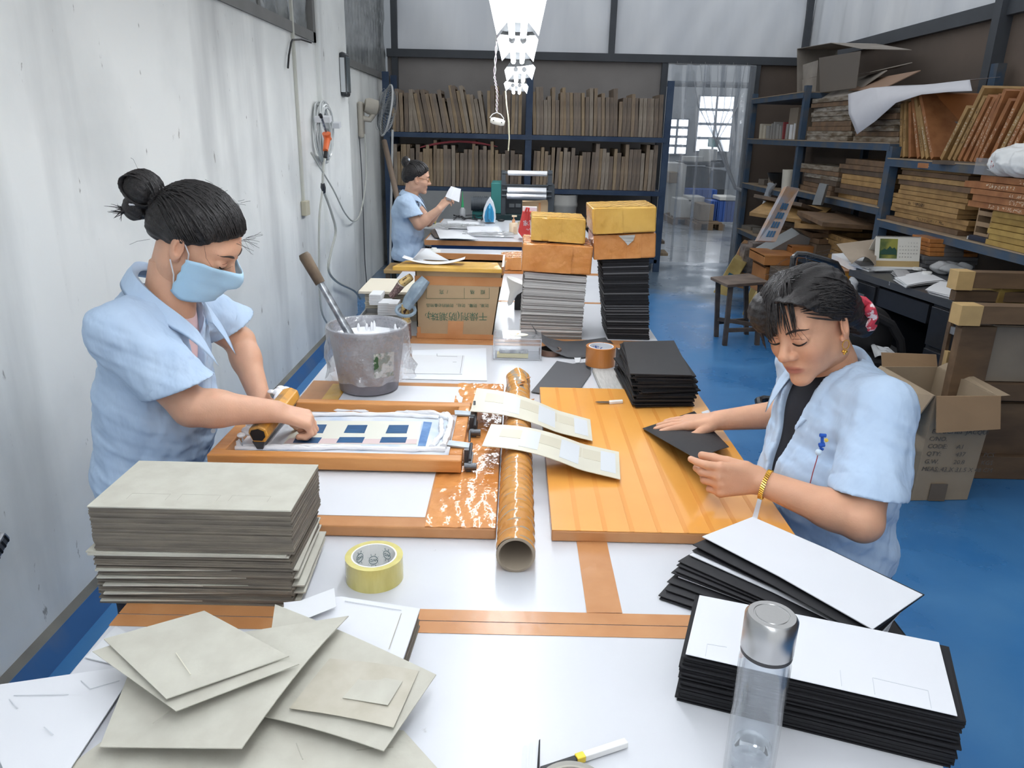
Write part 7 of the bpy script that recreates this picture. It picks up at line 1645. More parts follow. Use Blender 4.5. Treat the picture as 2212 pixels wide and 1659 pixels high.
    t = thing('navy_box', 'flat navy blue box with white end on the near lower shelf', 'box', (2.6, 4.27, 0.973)); MB().b6(2.585, 2.75, 4.17, 4.36, 0.9735, 1.0).build('body', mat('navy card', (38, 44, 62), 0.5), t, bevel=0.002); MB().b6(2.582, 2.70, 4.361, 4.366, 0.9735, 0.992).build('white_end', M_paper, t)
on_near_shelf()
def far_stacks():
    hstack(9, 6.28, 7.14, 1.486, 0.038, [M_wrap, M_wrap, W_br], 'the silvery wrapped stack on the far upper shelf', 0.5, 0.05, 0.04)
    hstack(7, 5.52, 6.18, 1.486, 0.036, [M_wrap, W_br, W_br], 'the brown stack right of the silvery one', 0.5, 0.04, 0.04)
    hstack(6, 6.35, 7.2, 1.051, 0.036, [W_br, W_dk, M_wrap], 'the brown stack on the far middle shelf', 0.5, 0.06, 0.06)
    hstack(8, 5.56, 6.32, 1.051, 0.036, [W_ye, W_br, W_dk], 'the mixed stack on the far middle shelf', 0.5, 0.06, 0.06)
    hstack(5, 5.60, 6.2, 0.60, 0.036, [S_yek, W_ye], 'the low yellow stack under the far middle shelf', 0.5, 0.05, 0.1, 2.5)
    hstack(5, 6.1, 6.9, 0.70, 0.036, [W_ye, W_br, W_dk], 'the tumbled stack under the far middle shelf', 0.5, 0.10, 0.35, 2.35)
    for k, (y0, z0) in enumerate(((5.5, 0.5),)): tag(MB().b6(2.55, 3.1, 5.6, 6.9, 0.505, 0.598).build('packing_box', mat('dark carton', (92, 78, 66), 0.8)), 'dark flat carton beneath the tumbled screens', 'carton')
    tag(MB().b6(2.4, 2.9, 6.05, 6.95, 0.60, 0.697).build('packing_box', mat('dark carton2', (104, 88, 72), 0.8)), 'brown flat carton under the tumbled stack', 'carton')
    # slanting dark screens
    for k, (x, y, z, ry, rz, m, lab) in enumerate(((2.42, 6.75, 0.94, 0.25, 0.5, W_dk, 'dark screen sliding forward over the tumbled stack'), (2.35, 6.6, 0.90, -0.2, 0.9, W_ye, 'yellow-edged screen tilted across the tumbled stack'), (2.5, 6.0, 0.90, 0.05, 0.0, W_br, 'thin brown screen lying under the far middle shelf'))):
        mb = MB(); mb.box((x, y, z), (0.42, 0.55, 0.03), rz, 0.06, ry); tag(mb.build('stored_screen', m), lab, 'screen')
    # big curled sheet over the stacks
    q = [P(1832, 205, X=2.56), P(2095, 172, X=2.75), P(2100, 198, X=2.60), P(1835, 285, X=2.50)]
    mb = MB(); top = [(1832, 203), (1880, 190), (1940, 188), (2000, 183), (2060, 176), (2095, 172)]; bot = [(1851, 290), (1890, 262), (1935, 222), (1990, 204), (2050, 198), (2100, 196)]; nx = 30; vs = []
    def ip(E, u, X): f_ = u*5; i = min(int(f_), 4); f_ -= i; return P(E[i][0]*(1-f_)+E[i+1][0]*f_, E[i][1]*(1-f_)+E[i+1][1]*f_, X=X)
    for i in range(nx+1):
        u = i/nx; a, b = ip(top, u, 2.62+0.1*u), ip(bot, u, 2.50+0.12*u); vs += [a+Vector((0.18, 0, 0.02)), a, a.lerp(b, 0.5)+Vector((-0.03*(1-u), 0, 0)), b]
    mb.add(vs, [(4*i+k, 4*i+k+1, 4*i+k+5, 4*i+k+4) for i in range(nx) for k in range(3)], True); o = tag(mb.build('curled_sheet', mat('grey white sheet', (200, 200, 206), 0.6, var=0.03)), 'large white sheet curling down over the upper stacks', 'sheet'); sd = o.modifiers.new('t', 'SOLIDIFY'); sd.thickness = 0.002
    # folded boards on top of the rack
    gb = mat('dusty grey card', (160, 152, 143), 0.8, rgb2=(134, 127, 119), vscale=4); Xp = 2.75
    t = thing('folded_card', 'big dusty card folded like a tent on the rack top', 'board', P(1790, 200, X=Xp)); A, B, C, D = P(1722, 205, X=Xp), P(1722, 105, X=Xp), P(1795, 92, X=Xp), P(1778, 175, X=Xp)
    d = Vector((0.4, 0, 0)); mb = MB(); mb.slab([A, B, B+d, A+d], 0.004); mb.slab([B, C, C+d, B+d], 0.004); mb.slab([C, P(1862, 105, X=Xp), P(1862, 105, X=Xp)+d, C+d], 0.004); mb.build('card', gb, t)
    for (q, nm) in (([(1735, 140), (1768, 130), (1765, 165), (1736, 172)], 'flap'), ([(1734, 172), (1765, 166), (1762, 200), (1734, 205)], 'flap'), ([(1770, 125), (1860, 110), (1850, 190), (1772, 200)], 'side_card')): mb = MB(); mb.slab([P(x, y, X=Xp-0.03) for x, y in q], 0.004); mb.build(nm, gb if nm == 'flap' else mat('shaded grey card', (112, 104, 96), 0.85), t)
    bc = mat('brown folded carton', (146, 118, 98), 0.8, var=0.06)
    for (q, m, lab, Xq) in (([(1790, 170), (1862, 150), (1838, 205), (1770, 215)], gb, 'grey card leaning on the upper screen stack', 2.72), ([(1838, 168), (1930, 150), (1905, 192), (1832, 195)], bc, 'brown folded carton lying behind the curled sheet', 2.74), ([(1885, 145), (1915, 133), (1880, 155), (1850, 160)], gb, 'narrow grey card strip high on the rack', 2.85)):
        mb = MB(); mb.slab([P(x, y, X=Xq)+Vector((0.0 if i > 1 else 0.2, 0, 0)) for i, (x, y) in enumerate(q)], 0.006); tag(mb.build('folded_board', m), lab, 'board')
    # far bay: books, boxes, cups
    x = 1640; bm = [M_paper, mat('cream book', (196, 188, 170), 0.7), mat('red book', (136, 60, 62), 0.6), mat('grey book', (150, 148, 144), 0.7)]
    for i in range(11):
        w_ = R_(5, 9); tops = R_(262, 272); A, B = P(x, 291, X=SX+0.04), P(x+w_, tops, X=SX+0.04); mb = MB(); lean = R_(-0.05, 0.1)
        mb.prism([(SX+0.04, A.y, 1.487), (SX+0.04, B.y, 1.487), (SX+0.04, B.y+lean*0.3, B.z), (SX+0.04, A.y+lean*0.3, B.z)], (0.16, 0, 0)); tag(mb.build('book', bm[2] if i == 7 else random.choice(bm[:2]+bm[3:])), '%s booklet from the left on the farthest rack shelf' % ORD[i], 'book', 'booklets on the farthest rack shelf'); x += w_+0.5
    A, B = P(1700, 290, X=SX+0.05), P(1726, 232, X=SX+0.05); tag(MB().b6(SX+0.05, SX+0.3, B.y, A.y, 1.487, B.z).build('storage_box', mat('dusty box', (128, 116, 102), 0.8)), 'dusty upright box at the end of the booklets', 'box')
    c = P(1690, 372, X=2.75); c.z = 1.012; t = thing('black_bowl', 'black bowl on the far middle rack shelf', 'bowl', c); MB().lathe([(0, 0), (0.08, 0), (0.15, 0.14), (0.145, 0.14), (0.075, 0.01), (0, 0.01)], c, 24).build('bowl', M_black, t)
    c = P(1702, 398, X=2.62); c.z = 1.012; h = P(1702, 366, X=2.62).z-c.z; t = thing('white_cup', 'cream plastic cup beside the black bowl', 'cup', c); MB().lathe([(0, 0), (0.055, 0), (0.065, h), (0.06, h), (0.05, 0.01), (0, 0.01)], c, 20).build('cup', mat('cream cup', (200, 194, 180), 0.5), t)
    for k, (px, w_, h_, col) in enumerate(((1645, 0.12, 0.06, (110, 102, 94)), (1665, 0.10, 0.10, (126, 116, 104)))): p = P(px, 395, X=2.65); tag(MB().box((2.7, p.y, 1.012+h_/2), (0.12, w_, h_), 0.2).build('storage_box', mat('dusty small box %d' % k, col, 0.8)), ('flat' if k == 0 else 'cubic')+' dusty box left of the black bowl', 'box')
    p = P(1664, 405, X=2.56); mb = MB(); mb.slab([p+Vector((0, 0.12, 0.03)), p+Vector((0, -0.12, 0.05)), p+Vector((-0.02, -0.03, -0.16)), p+Vector((-0.02, 0.03, -0.18))], 0.001, 10, 10, lambda u, v: Vector((0.03*math.sin(u*9+v*5), 0, 0.01*math.sin(u*13))), True); tag(mb.build('plastic_scrap', glassmat('cloudy film', (214, 216, 218))), 'clear plastic scrap hanging from the far middle shelf', 'bag')
    for k in range(3): p = P(1625+18*k, 487, X=2.7); tag(MB().box((2.7, p.y, 0.501+0.02), (0.15, R_(0.1, 0.2), 0.04), R_(-0.3, 0.3)).build('storage_box', mat('dusty low box', (120, 114, 106), 0.8)), '%s low dusty box on the bottom far rack shelf' % ('left', 'middle', 'right')[k], 'box', 'low boxes on the far rack')
far_stacks()
def leaning_things():
    # tall sample panel with blue prints
    q = [P(1700, 402, Y=6.22), P(1727, 407, Y=6.26), P(1676, 522, Y=6.02), P(1638, 520, Y=6.02)]; t = thing('sample_panel', 'tall wrapped sample panel with blue printed windows', 'panel', (q[2]+q[3])/2)
    nn = (q[1]-q[0]).cross(q[3]-q[0]).normalized(); nn = nn if nn.y < 0 else -nn; mb = MB(); mb.prism(q, -nn*0.045); mb.build('panel', mat('wrapped tan board', (176, 142, 112), 0.25, rgb2=(150, 156, 168), vscale=9), t)
    g = lambda u, v: (q[0]*(1-u)+q[1]*u)*(1-v)+(q[3]*(1-u)+q[2]*u)*v; bl = mat('blue print', (58, 98, 132), 0.35)
    for r in range(4):
        for c in range(3):
            mb = MB(); u0 = 0.30+0.16*c; v0 = 0.30+0.17*r; o = nn*0.0015; mb.slab([g(u0, v0)+o, g(u0+0.12, v0)+o, g(u0+0.12, v0+0.11)+o, g(u0, v0+0.11)+o], 0.002); mb.build('printed_window', bl, t)
    gp = mat('grey painted plank', (134, 138, 140), 0.5, var=0.05)
    for (q, lab) in (([(1770, 396), (1786, 399), (1773, 443), (1754, 442)], 'short grey plank standing before the far middle shelf'), ):
        mb = MB(); mb.prism([P(x, y, X=2.45) for x, y in q], (0.03, 0.03, 0)); tag(mb.build('grey_plank', gp), lab, 'plank')
    q = [P(1710, 492, X=2.30), P(1728, 505, X=2.30), P(1650, 548, X=2.05), P(1632, 535, X=2.05)]; mb = MB(); mb.prism(q, (0.16, 0.03, -0.06)); tag(mb.build('grey_plank', gp), 'wide grey plank lying aslant above the orange boxes', 'plank')
    # crumpled paper, cardboard curls
    sheet('crumpled_paper', 'crumpled cream paper on the pile behind the right woman', [(1722, 524), (1735, 512), (1798, 518), (1768, 545)], [0.62, 0.66, 0.66, 0.60], mat('cream paper', (206, 204, 192), 0.7), 0.002, 10, 10, lambda u, v: 0.03*math.sin(u*7)*math.cos(v*5), 'paper')
    sheet('curled_card', 'curled tan card beside the desk calendar', [(1807, 527), (1895, 516), (1892, 575), (1840, 570)], [0.86, 0.90, 0.80, 0.79], mat('tan card', (150, 136, 120), 0.8), 0.003, 10, 10, lambda u, v: 0.05*math.sin((1-u)*3.1)*v, 'card')
    # orange boxes on the floor pile
    ob = mat('orange carton wrap', (176, 120, 70), 0.35, rgb2=(152, 98, 54), vscale=5); pil = mat('dark pile board', (86, 74, 62), 0.8)
    for (x0, y0, x1, y1, Y, d, m, lab) in ((1652, 552, 1722, 575, 5.9, 0.4, ob, 'flat orange box on the floor pile by the stool'), (1655, 577, 1720, 640, 5.95, 0.35, ob, 'lower orange carton behind the stool'), (1712, 532, 1800, 560, 6.1, 0.3, ob, 'brown-orange box behind the right woman\'s chair'), (1795, 585, 1850, 660, 4.75, 0.3, mat('yellow orange wrap', (206, 146, 60), 0.35), 'yellow-orange wrapped carton between chair and desk')):
        A, B = P(x0, y0, Y=Y), P(x1, y1, Y=Y); t = thing('wrapped_box', lab, 'box', ((A.x+B.x)/2, Y, B.z)); MB().b6(A.x, B.x, Y, Y+d, max(B.z, 0.0), A.z).build('box', m, t, bevel=0.005); MB().b6(A.x, B.x, Y-0.002, Y+d, A.z-0.012, A.z+0.001).build('lid_edge', ob, t)
    for k, (x0, x1, y0, y1, z0, z1, lab) in enumerate(((2.16, 2.6, 6.15, 6.5, 0, 0.28, 'tall dark carton at the bottom of the floor pile'), (1.95, 2.4, 4.75, 5.15, 0, 0.42, 'dark carton under the yellow-orange one'), (2.0, 2.5, 5.2, 5.9, 0, 0.55, 'dark carton behind the right woman at floor level'))): tag(MB().b6(x0, x1, y0, y1, z0+0.001, z1).build('floor_carton', pil, bevel=0.005), lab, 'carton')
    A, B = P(1795, 560, Y=5.0), P(1850, 572, Y=5.0)
    t = thing('paper_ream', 'white ream of paper left of the desk calendar', 'paper', P(1825, 570, Y=4.9)); q = [P(1797, 548, Y=5.1), P(1850, 575, Y=4.7), P(1848, 590, Y=4.7), P(1796, 562, Y=5.1)]; mb = MB(); mb.prism(q, (0.25, 0.12, 0)); mb.build('ream', M_paper, t)
    # packages with blue labels by the door
    lb = mat('teal label', (50, 96, 116), 0.5); gl = mat('wrapped brown pack', (182, 144, 108), 0.22, rgb2=(156, 120, 88), vscale=9, bump=0.3, bscale=30); gl2 = mat('wrapped olive pack', (182, 162, 108), 0.22, rgb2=(158, 138, 88), vscale=9, bump=0.3, bscale=30)
    for k, (q, m, lab, Y0) in enumerate((([(1602, 524), (1651, 546), (1607, 625), (1560, 612)], gl, 'brown wrapped package leaning by the doorway, tallest of three', 6.9), ([(1584, 556), (1612, 570), (1570, 640), (1540, 632)], gl2, 'olive wrapped package leaning lowest by the doorway', 6.7), ([(1640, 560), (1668, 566), (1660, 640), (1600, 690)], gl2, 'olive wrapped package behind the wooden stool', 6.55))):
        pts = [P(x, y, Y=Y0+(0.25 if i < 2 else 0.0)) for i, (x, y) in enumerate(q)]; t = thing('wrapped_package', lab, 'package', pts[3], 'wrapped packages by the doorway'); low = min(p.z for p in pts)
        mb = MB(); mb.prism(pts, (0.05, 0.09, 0.02)); mb.build('package', m, t, bevel=0.006)
        c = (pts[0]+pts[1]+pts[2]+pts[3])/4; e1 = (pts[1]-pts[0])*0.2; e2 = (pts[3]-pts[0])*0.1; o = Vector((-0.002, -0.006, 0.002)); mb = MB(); mb.slab([c-e1-e2+o, c+e1-e2+o, c+e1+e2+o, c-e1+e2+o], 0.002); mb.build('label', lb, t)
    for k, (x, y) in enumerate(((1628, 528), (1612, 535))): A = P(x, y, Y=7.0); tag(MB().box(A+Vector((0.05, 0.05, -0.15)), (0.16, 0.12, 0.34), 0.1, 0.15).build('foil_pack', mat('foil wrap', (168, 158, 152), 0.2, rgb2=(128, 112, 104), vscale=20, bump=0.5, bscale=40, metal=0.3)), ('right' if k == 0 else 'left')+' silvery wrapped pack behind the brown package', 'package')
leaning_things()
def stool():
    c = P(1592, 605, z=0.485); t = thing('wooden_stool', 'dark wooden stool standing on the blue floor', 'stool', (c.x, c.y, 0)); m = mat('worn dark wood', (96, 84, 74), 0.6, rgb2=(70, 60, 54), vscale=12, detail=6); ms = mat('worn seat wood', (120, 104, 92), 0.55, rgb2=(92, 78, 70), vscale=8, detail=6)
    q = [P(1535, 598, z=0.485), P(1572, 615, z=0.485), P(1662, 608, z=0.485), P(1618, 590, z=0.485)]; mb = MB(); mb.prism(q, (0, 0, -0.022)); mb.build('seat', ms, t, bevel=0.003)
    ft = [P(1547, 727, z=0), P(1565, 746, z=0), P(1635, 745, z=0), P(1612, 722, z=0)]; cc = sum(q, Vector())/4
    for a, b in zip(q, ft):
        top = cc.lerp(a, 0.72); top.z = 0.463; MB().ob((top+b)/2, (top-b)/2, (0.016, 0, 0), (0, 0.016, 0)).build('leg', m, t)
    def bar(i, j, z):
        A, B = [cc.lerp(q[k], 0.72).lerp(ft[k], (0.463-z)/0.463) for k in (i, j)]; A.z = B.z = z; MB().ob((A+B)/2, (B-A)/2, ((B-A).normalized().cross(Vector((0, 0, 1))))*0.011, (0, 0, 0.014)).build('stretcher', m, t)
    bar(0, 3, 0.12); bar(1, 2, 0.12); bar(0, 2, 0.15)
    A, B = P(1640, 640, Y=5.9), P(1690, 690, Y=5.9)
stool()
def chairs():
    bk = mat('black tubular steel', (28, 29, 32), 0.3, coat=0.3); se = mat('black vinyl', (34, 34, 37), 0.5)
    # the chair of the right woman
    t = thing('arm_chair', 'black tubular chair the right woman sits on, one arm showing', 'chair', (0.85, 1.62, 0)); MB().b6(0.62, 0.93, 1.46, 1.80, 0.385, 0.415).build('seat', se, t, bevel=0.01)
    pl = [P(1665, 880, Y=1.95), P(1637, 882, Y=1.97), P(1633, 868, Y=1.99), P(1640, 862, Y=2.0), P(1690, 860, Y=2.0)]
    z0 = pl[0].z
    MB().tube([(0.95, 1.90, z0), (0.80, 1.90, z0)]+[tuple(p) for p in (P(1660, 882, Y=1.92), P(1640, 876, Y=1.94), P(1638, 866, Y=1.97), P(1650, 862, Y=1.99))]+[(0.80, 2.0, z0), (0.95, 2.0, z0)], 0.011, 8).build('arm_loop', bk, t)
    for x in (0.64, 0.91):
        for y in (1.48, 1.78): MB().tube([(x, y, 0.39), (x, y, 0.0)], 0.011, 8).build('leg', bk, t)
    MB().tube([(0.90, 1.83, 0.42), (0.92, 1.91, 0.5), (0.95, 1.92, z0)], 0.011, 8).build('arm_post', bk, t)
    # chair behind with bent back rail
    t = thing('steel_chair', 'black chair with bent tubular back behind the right woman\'s head', 'chair', (1.5, 3.4, 0)); Y = 3.3
    pts = [P(x, y, Y=Y+0.0) for x, y in ((1712, 650), (1712, 575), (1714, 556), (1722, 549), (1740, 550), (1785, 563), (1806, 570), (1818, 590), (1828, 640), (1832, 700))]; MB().tube(pts, 0.014, 8).build('back_rail', bk, t)
    zs = 0.44; a, b = pts[0], pts[-1]; MB().b6(a.x-0.02, b.x+0.05, 2.9, 3.3, zs-0.03, zs).build('seat', se, t, bevel=0.01)
    MB().tube([a, (a.x, Y, 0.0)], 0.012, 8).build('leg', bk, t); MB().tube([b, (b.x, Y, 0.0)], 0.012, 8).build('leg', bk, t)
    for x in (a.x, b.x): MB().tube([(x, 2.93, zs-0.02), (x, 2.93, 0)], 0.012, 8).build('leg', bk, t)
    # office chair at the desk
    t = thing('office_chair', 'black office chair with rounded back pushed to the desk', 'chair', (1.95, 3.9, 0)); p = P(1905, 730, Y=3.7)
    MB().tube([P(x, y, Y=3.72) for x, y in ((1855, 680), (1890, 682), (1925, 700), (1945, 735), (1950, 790))], 0.022, 8).build('arm_loop', se, t)
    s = SDF((p.x-0.25, 3.65, p.z-0.3), (p.x+0.2, 4.0, p.z+0.25), 0.012); s.ell(p+Vector((-0.05, 0.1, -0.02)), (0.16, 0.05, 0.17), 0.03); V, F = s.mesh(); np_mesh('back_pad', V, F, se, t)
    MB().b6(p.x-0.25, p.x+0.18, 3.62, 4.05, 0.40, 0.46).build('seat', se, t, bevel=0.02); MB().tube([(p.x-0.03, 3.85, 0.4), (p.x-0.03, 3.85, 0.08)], 0.03, 10).build('column', bk, t)
    for k in range(5): a = k*1.257; MB().tube([(p.x-0.03, 3.85, 0.08), (p.x-0.03+0.26*math.cos(a), 3.85+0.26*math.sin(a), 0.03)], 0.018, 6).build('base_arm', bk, t)
    sheet('plastic_bag', 'crumpled pale plastic bag lying on the office chair seat', [(1880, 742), (1915, 752), (1945, 765), (1890, 772)], [0.50, 0.50, 0.475, 0.475], mat('pale bag', (190, 192, 194), 0.35), 0.002, 10, 8, lambda u, v: 0.012*math.sin(u*9)*math.sin(v*7), 'bag')
chairs()
def desk():
    t = thing('office_desk', 'black steel office desk piled with papers', 'desk', (2.4, 4.1, 0)); bm = mat('black desk steel', (38, 39, 43), 0.35, var=0.1); top = mat('dark desk top', (62, 64, 68), 0.35, var=0.1)
    a = P(1836, 583, z=0.752); b = P(2075, 658, z=0.752); ax = (b-a).normalized(); nx = Vector((-ax.y, ax.x, 0)); nx = nx if nx.x > 0 else -nx; L = (b-a).length+0.25; W = 0.50
    def B(u0, u1, w0, w1, z0, z1, m, nm, bev=0.0):
        c = a+ax*((u0+u1)/2)+nx*((w0+w1)/2); c.z = (z0+z1)/2; return MB().ob(c, ax*(u1-u0)/2, nx*(w1-w0)/2, (0, 0, (z1-z0)/2)).build(nm, m, t, bevel=bev)
    B(0, L, 0, W, 0.722, 0.752, top, 'desk_top', 0.004); B(0, L, -0.004, 0.002, 0.718, 0.756, mat('worn edge', (70, 72, 76), 0.3, rgb2=(200, 202, 204), vscale=16, ramp=(0.66, 0.7)), 'edge_trim')
    B(0.02, 0.28, 0.02, W-0.02, 0.02, 0.715, bm, 'pedestal', 0.004); B(L-0.46, L-0.03, 0.02, W-0.02, 0.02, 0.715, bm, 'pedestal', 0.004); B(0.3, L-0.48, 0.01, 0.04, 0.60, 0.70, bm, 'centre_drawer'); B(0.02, L-0.03, W-0.03, W-0.01, 0.1, 0.715, bm, 'back_panel')
    hm = mat('steel handle', (196, 198, 200), 0.3, metal=0.7)
    for (u0, u1, zs) in ((0.03, 0.27, (0.05, 0.28, 0.5)), (L-0.45, L-0.04, (0.05, 0.28, 0.5))):
        for z in zs:
            d = B(u0, u1, 0.004, 0.02, z, z+0.20, bm, 'drawer_front', 0.003); um = (u0+u1)/2; c = a+ax*um-nx*0.002; c.z = z+0.12
            MB().ob(c, ax*0.028, nx*0.006, (0, 0, 0.018)).build('handle', hm, d)
    # calendar
    p0, p1 = P(1888, 575, z=0.775), P(1985, 577, z=0.775); t = thing('desk_calendar', 'spiral desk calendar with green mountain picture', 'calendar', (p0+p1)/2)
    ex = (p1-p0); ex.z = 0; w_ = ex.length; ex.normalize(); Yv = Vector((-ex.y, ex.x, 0)); h = P(1900, 508, Y=p0.y+0.05).z-0.775; up = (Vector((0, 0, 1))*0.97+Yv*0.22).normalized(); o = p0
    def card(u0, u1, v0, v1, m, nm, d=0.0): 
        q = [o+ex*u0*w_+up*v0*h-Yv*d, o+ex*u1*w_+up*v0*h-Yv*d, o+ex*u1*w_+up*v1*h-Yv*d, o+ex*u0*w_+up*v1*h-Yv*d]; MB().prism(q, Yv*0.002).build(nm, m, t)
    cw = mat('calendar page', (226, 224, 216), 0.6); card(0, 1, 0, 1, cw, 'page'); card(0.0, 1.0, 0.0, 0.19, mat('tan calendar base', (186, 160, 112), 0.6), 'base_strip', 0.0015)
    card(0.10, 0.49, 0.27, 0.92, mat('green mountain print', (54, 84, 54), 0.6, rgb2=(150, 150, 72), vscale=9, detail=5, ramp=(0.42, 0.62)), 'mountain_picture', 0.0015)
    mb = MB(); mb.add([o+ex*0.12*w_+up*0.45*h-Yv*0.004]+[o+ex*u*w_+up*v*h-Yv*0.004 for u, v in ((0.12, 0.52), (0.20, 0.60), (0.25, 0.56), (0.32, 0.68), (0.37, 0.60), (0.42, 0.64), (0.47, 0.55), (0.47, 0.40), (0.12, 0.40))], [tuple(range(10))]); mb.build('mountains', mat('dark green ridge', (44, 78, 66), 0.6), t)
    gr = mat('grey print', (150, 152, 156), 0.8); days = 1
    for r in range(5):
        for c in range(7):
            if (r == 0 and c < 3) or days > 30: continue
            text_mesh(str(days), 0.009, frameM(o+ex*(0.535+0.062*c)*w_+up*(0.78-0.118*r)*h-Yv*0.0012, ex, up), t, 'date', mat('dark print', (70, 70, 74), 0.8), 0.0001); days += 1
    MB().prism([o+Yv*0.16, o+Yv*0.163, o+up*h, o+up*h-Yv*0.003], ex*w_).build('back_page', cw, t)
    for k in range(30): c = o+ex*(0.03+0.94*k/29)*w_+up*h; MB().tube([c+up*0.005*math.cos(b_)+Yv*0.005*math.sin(b_) for b_ in [j*math.pi/3 for j in range(6)]], 0.0008, 4, closed=True).build('spiral_ring', M_black, t)
    # stacks on the desk
    t = thing('desk_papers', 'white papers under the desk calendar', 'paper', p0)
    for k in range(5): MB().box((p0+p1)/2+Vector((-0.03, 0.06, -0.02+0.0045*k)), (0.36, 0.24, 0.004), R_(-0.3, 0.3)).build('sheet', M_paper, t)
    ow = mat('orange wrap glossy', (188, 128, 74), 0.15, rgb2=(164, 104, 54), vscale=10, bump=0.4, bscale=40); z = 0.7535; kb = mat('dark grey boards', (92, 92, 94), 0.6)
    c0 = P(2035, 580, z=0.76)
    for i in range(4): tag(MB().box((c0.x+R_(-0.01, 0.01), c0.y+0.05, z+0.011), (0.32, 0.26, 0.02), R_(-0.1, 0.1)).build('board_bundle', kb), '%s grey board bundle from the bottom behind the calendar' % ORD[i], 'board bundle', 'grey bundles on the desk'); z += 0.022
    for i in range(4):
        t = thing('wrapped_bundle', '%s orange wrapped bundle from the bottom beside the calendar' % ORD[i], 'bundle', (c0.x, c0.y, z), 'orange bundles on the desk'); c = Vector((c0.x+0.02+R_(-0.012, 0.012), c0.y+0.05, z+0.0125)); an = R_(-0.08, 0.08); MB().box(c, (0.30, 0.22, 0.024), an).build('bundle', ow, t, bevel=0.003); MB().box(c, (0.12, 0.222, 0.0245), an).build('band', mat('grey band', (112, 108, 106), 0.6), t); z += 0.026
    for k, (q, lab) in enumerate((([(1935, 605), (2000, 590), (2045, 610), (1955, 622)], 'loose white slips in the middle of the desk'), ([(2003, 633), (2030, 612), (2070, 616), (2068, 650)], 'white papers at the near end of the desk'), ([(1925, 590), (1960, 588), (1975, 600), (1940, 604)], 'grey slip beside the white slips on the desk'))):
        t = thing('loose_papers', lab, 'paper', P(*q[0], z=0.755))
        for j in range(5): pts = [P(x, y, z=0.757)+Vector((R_(-0.012, 0.012), R_(-0.012, 0.012), 0.004*j)) for x, y in q]; mb = MB(); mb.slab(pts, 0.0012, 4, 4, lambda u, v: 0.004*math.sin(u*4)); mb.build('sheet', M_paper if k < 2 else mat('grey slip', (160, 160, 162), 0.7), t)
    for k, (x, y) in enumerate(((2002, 592), (1981, 583))): c = P(x, y, z=0.772); tag(MB().lathe([(0.008, 0), (0.026, 0), (0.026, 0.014), (0.008, 0.014), (0.008, 0)], c, 20).build('small_roll', mat('white tape', (224, 224, 222), 0.5)), ('right' if k == 0 else 'left')+' small white tape roll on the desk papers', 'tape roll')
    c = P(2052, 590, z=0.76); s = SDF(c-Vector((0.14, 0.14, 0.02)), c+Vector((0.14, 0.14, 0.12)), 0.008); s.ell(c+Vector((0, 0, 0.03)), (0.11, 0.10, 0.035), 0.02); s.field(lambda D, x, y, z_: np.maximum(D+0.014*noise3(x, y, z_, 60, 1), c.z-z_-0.004)); V, F = s.mesh(); tag(np_mesh('plastic_bag', V, F, glassmat('cloudy film', (214, 216, 218)), None), 'crumpled clear plastic bag on the desk', 'bag')
    c = P(2150, 575, X=2.55); c.z = 0.7535
    for k in range(4): tag(MB().lathe([(0.06, 0), (0.11, 0), (0.11, 0.022), (0.06, 0.022), (0.06, 0)], (2.58, 3.92, 0.7535+0.024*k), 28).build('tape_disc', mat('white disc', (196, 196, 194), 0.5)), '%s white reel from the bottom behind the crates' % ORD[k], 'reel', 'white reels on the desk')
    tag(MB().box((2.42, 3.70, 0.80), (0.22, 0.16, 0.09), 0.3, 0, 0.1).build('yellow_box', mat('yellow card box', (220, 200, 110), 0.6, rgb2=(140, 112, 60), vscale=3)), 'pale yellow box showing above the wooden crates', 'box')
    c = P(1852, 615, z=0.69); mb = MB(); s = SDF(c-Vector((0.08, 0.08, 0.12)), c+Vector((0.08, 0.08, 0.08)), 0.007); s.ell(c+Vector((-0.03, 0, -0.02)), (0.03, 0.05, 0.06), 0.02); s.field(lambda D, x, y, z_: D+0.008*noise3(x, y, z_, 70, 3)); V, F = s.mesh(); tag(np_mesh('plastic_bag', V, F, mat('grey film bag', (150, 152, 156), 0.3), None), 'small grey plastic bag hanging on the desk corner', 'bag')
desk()
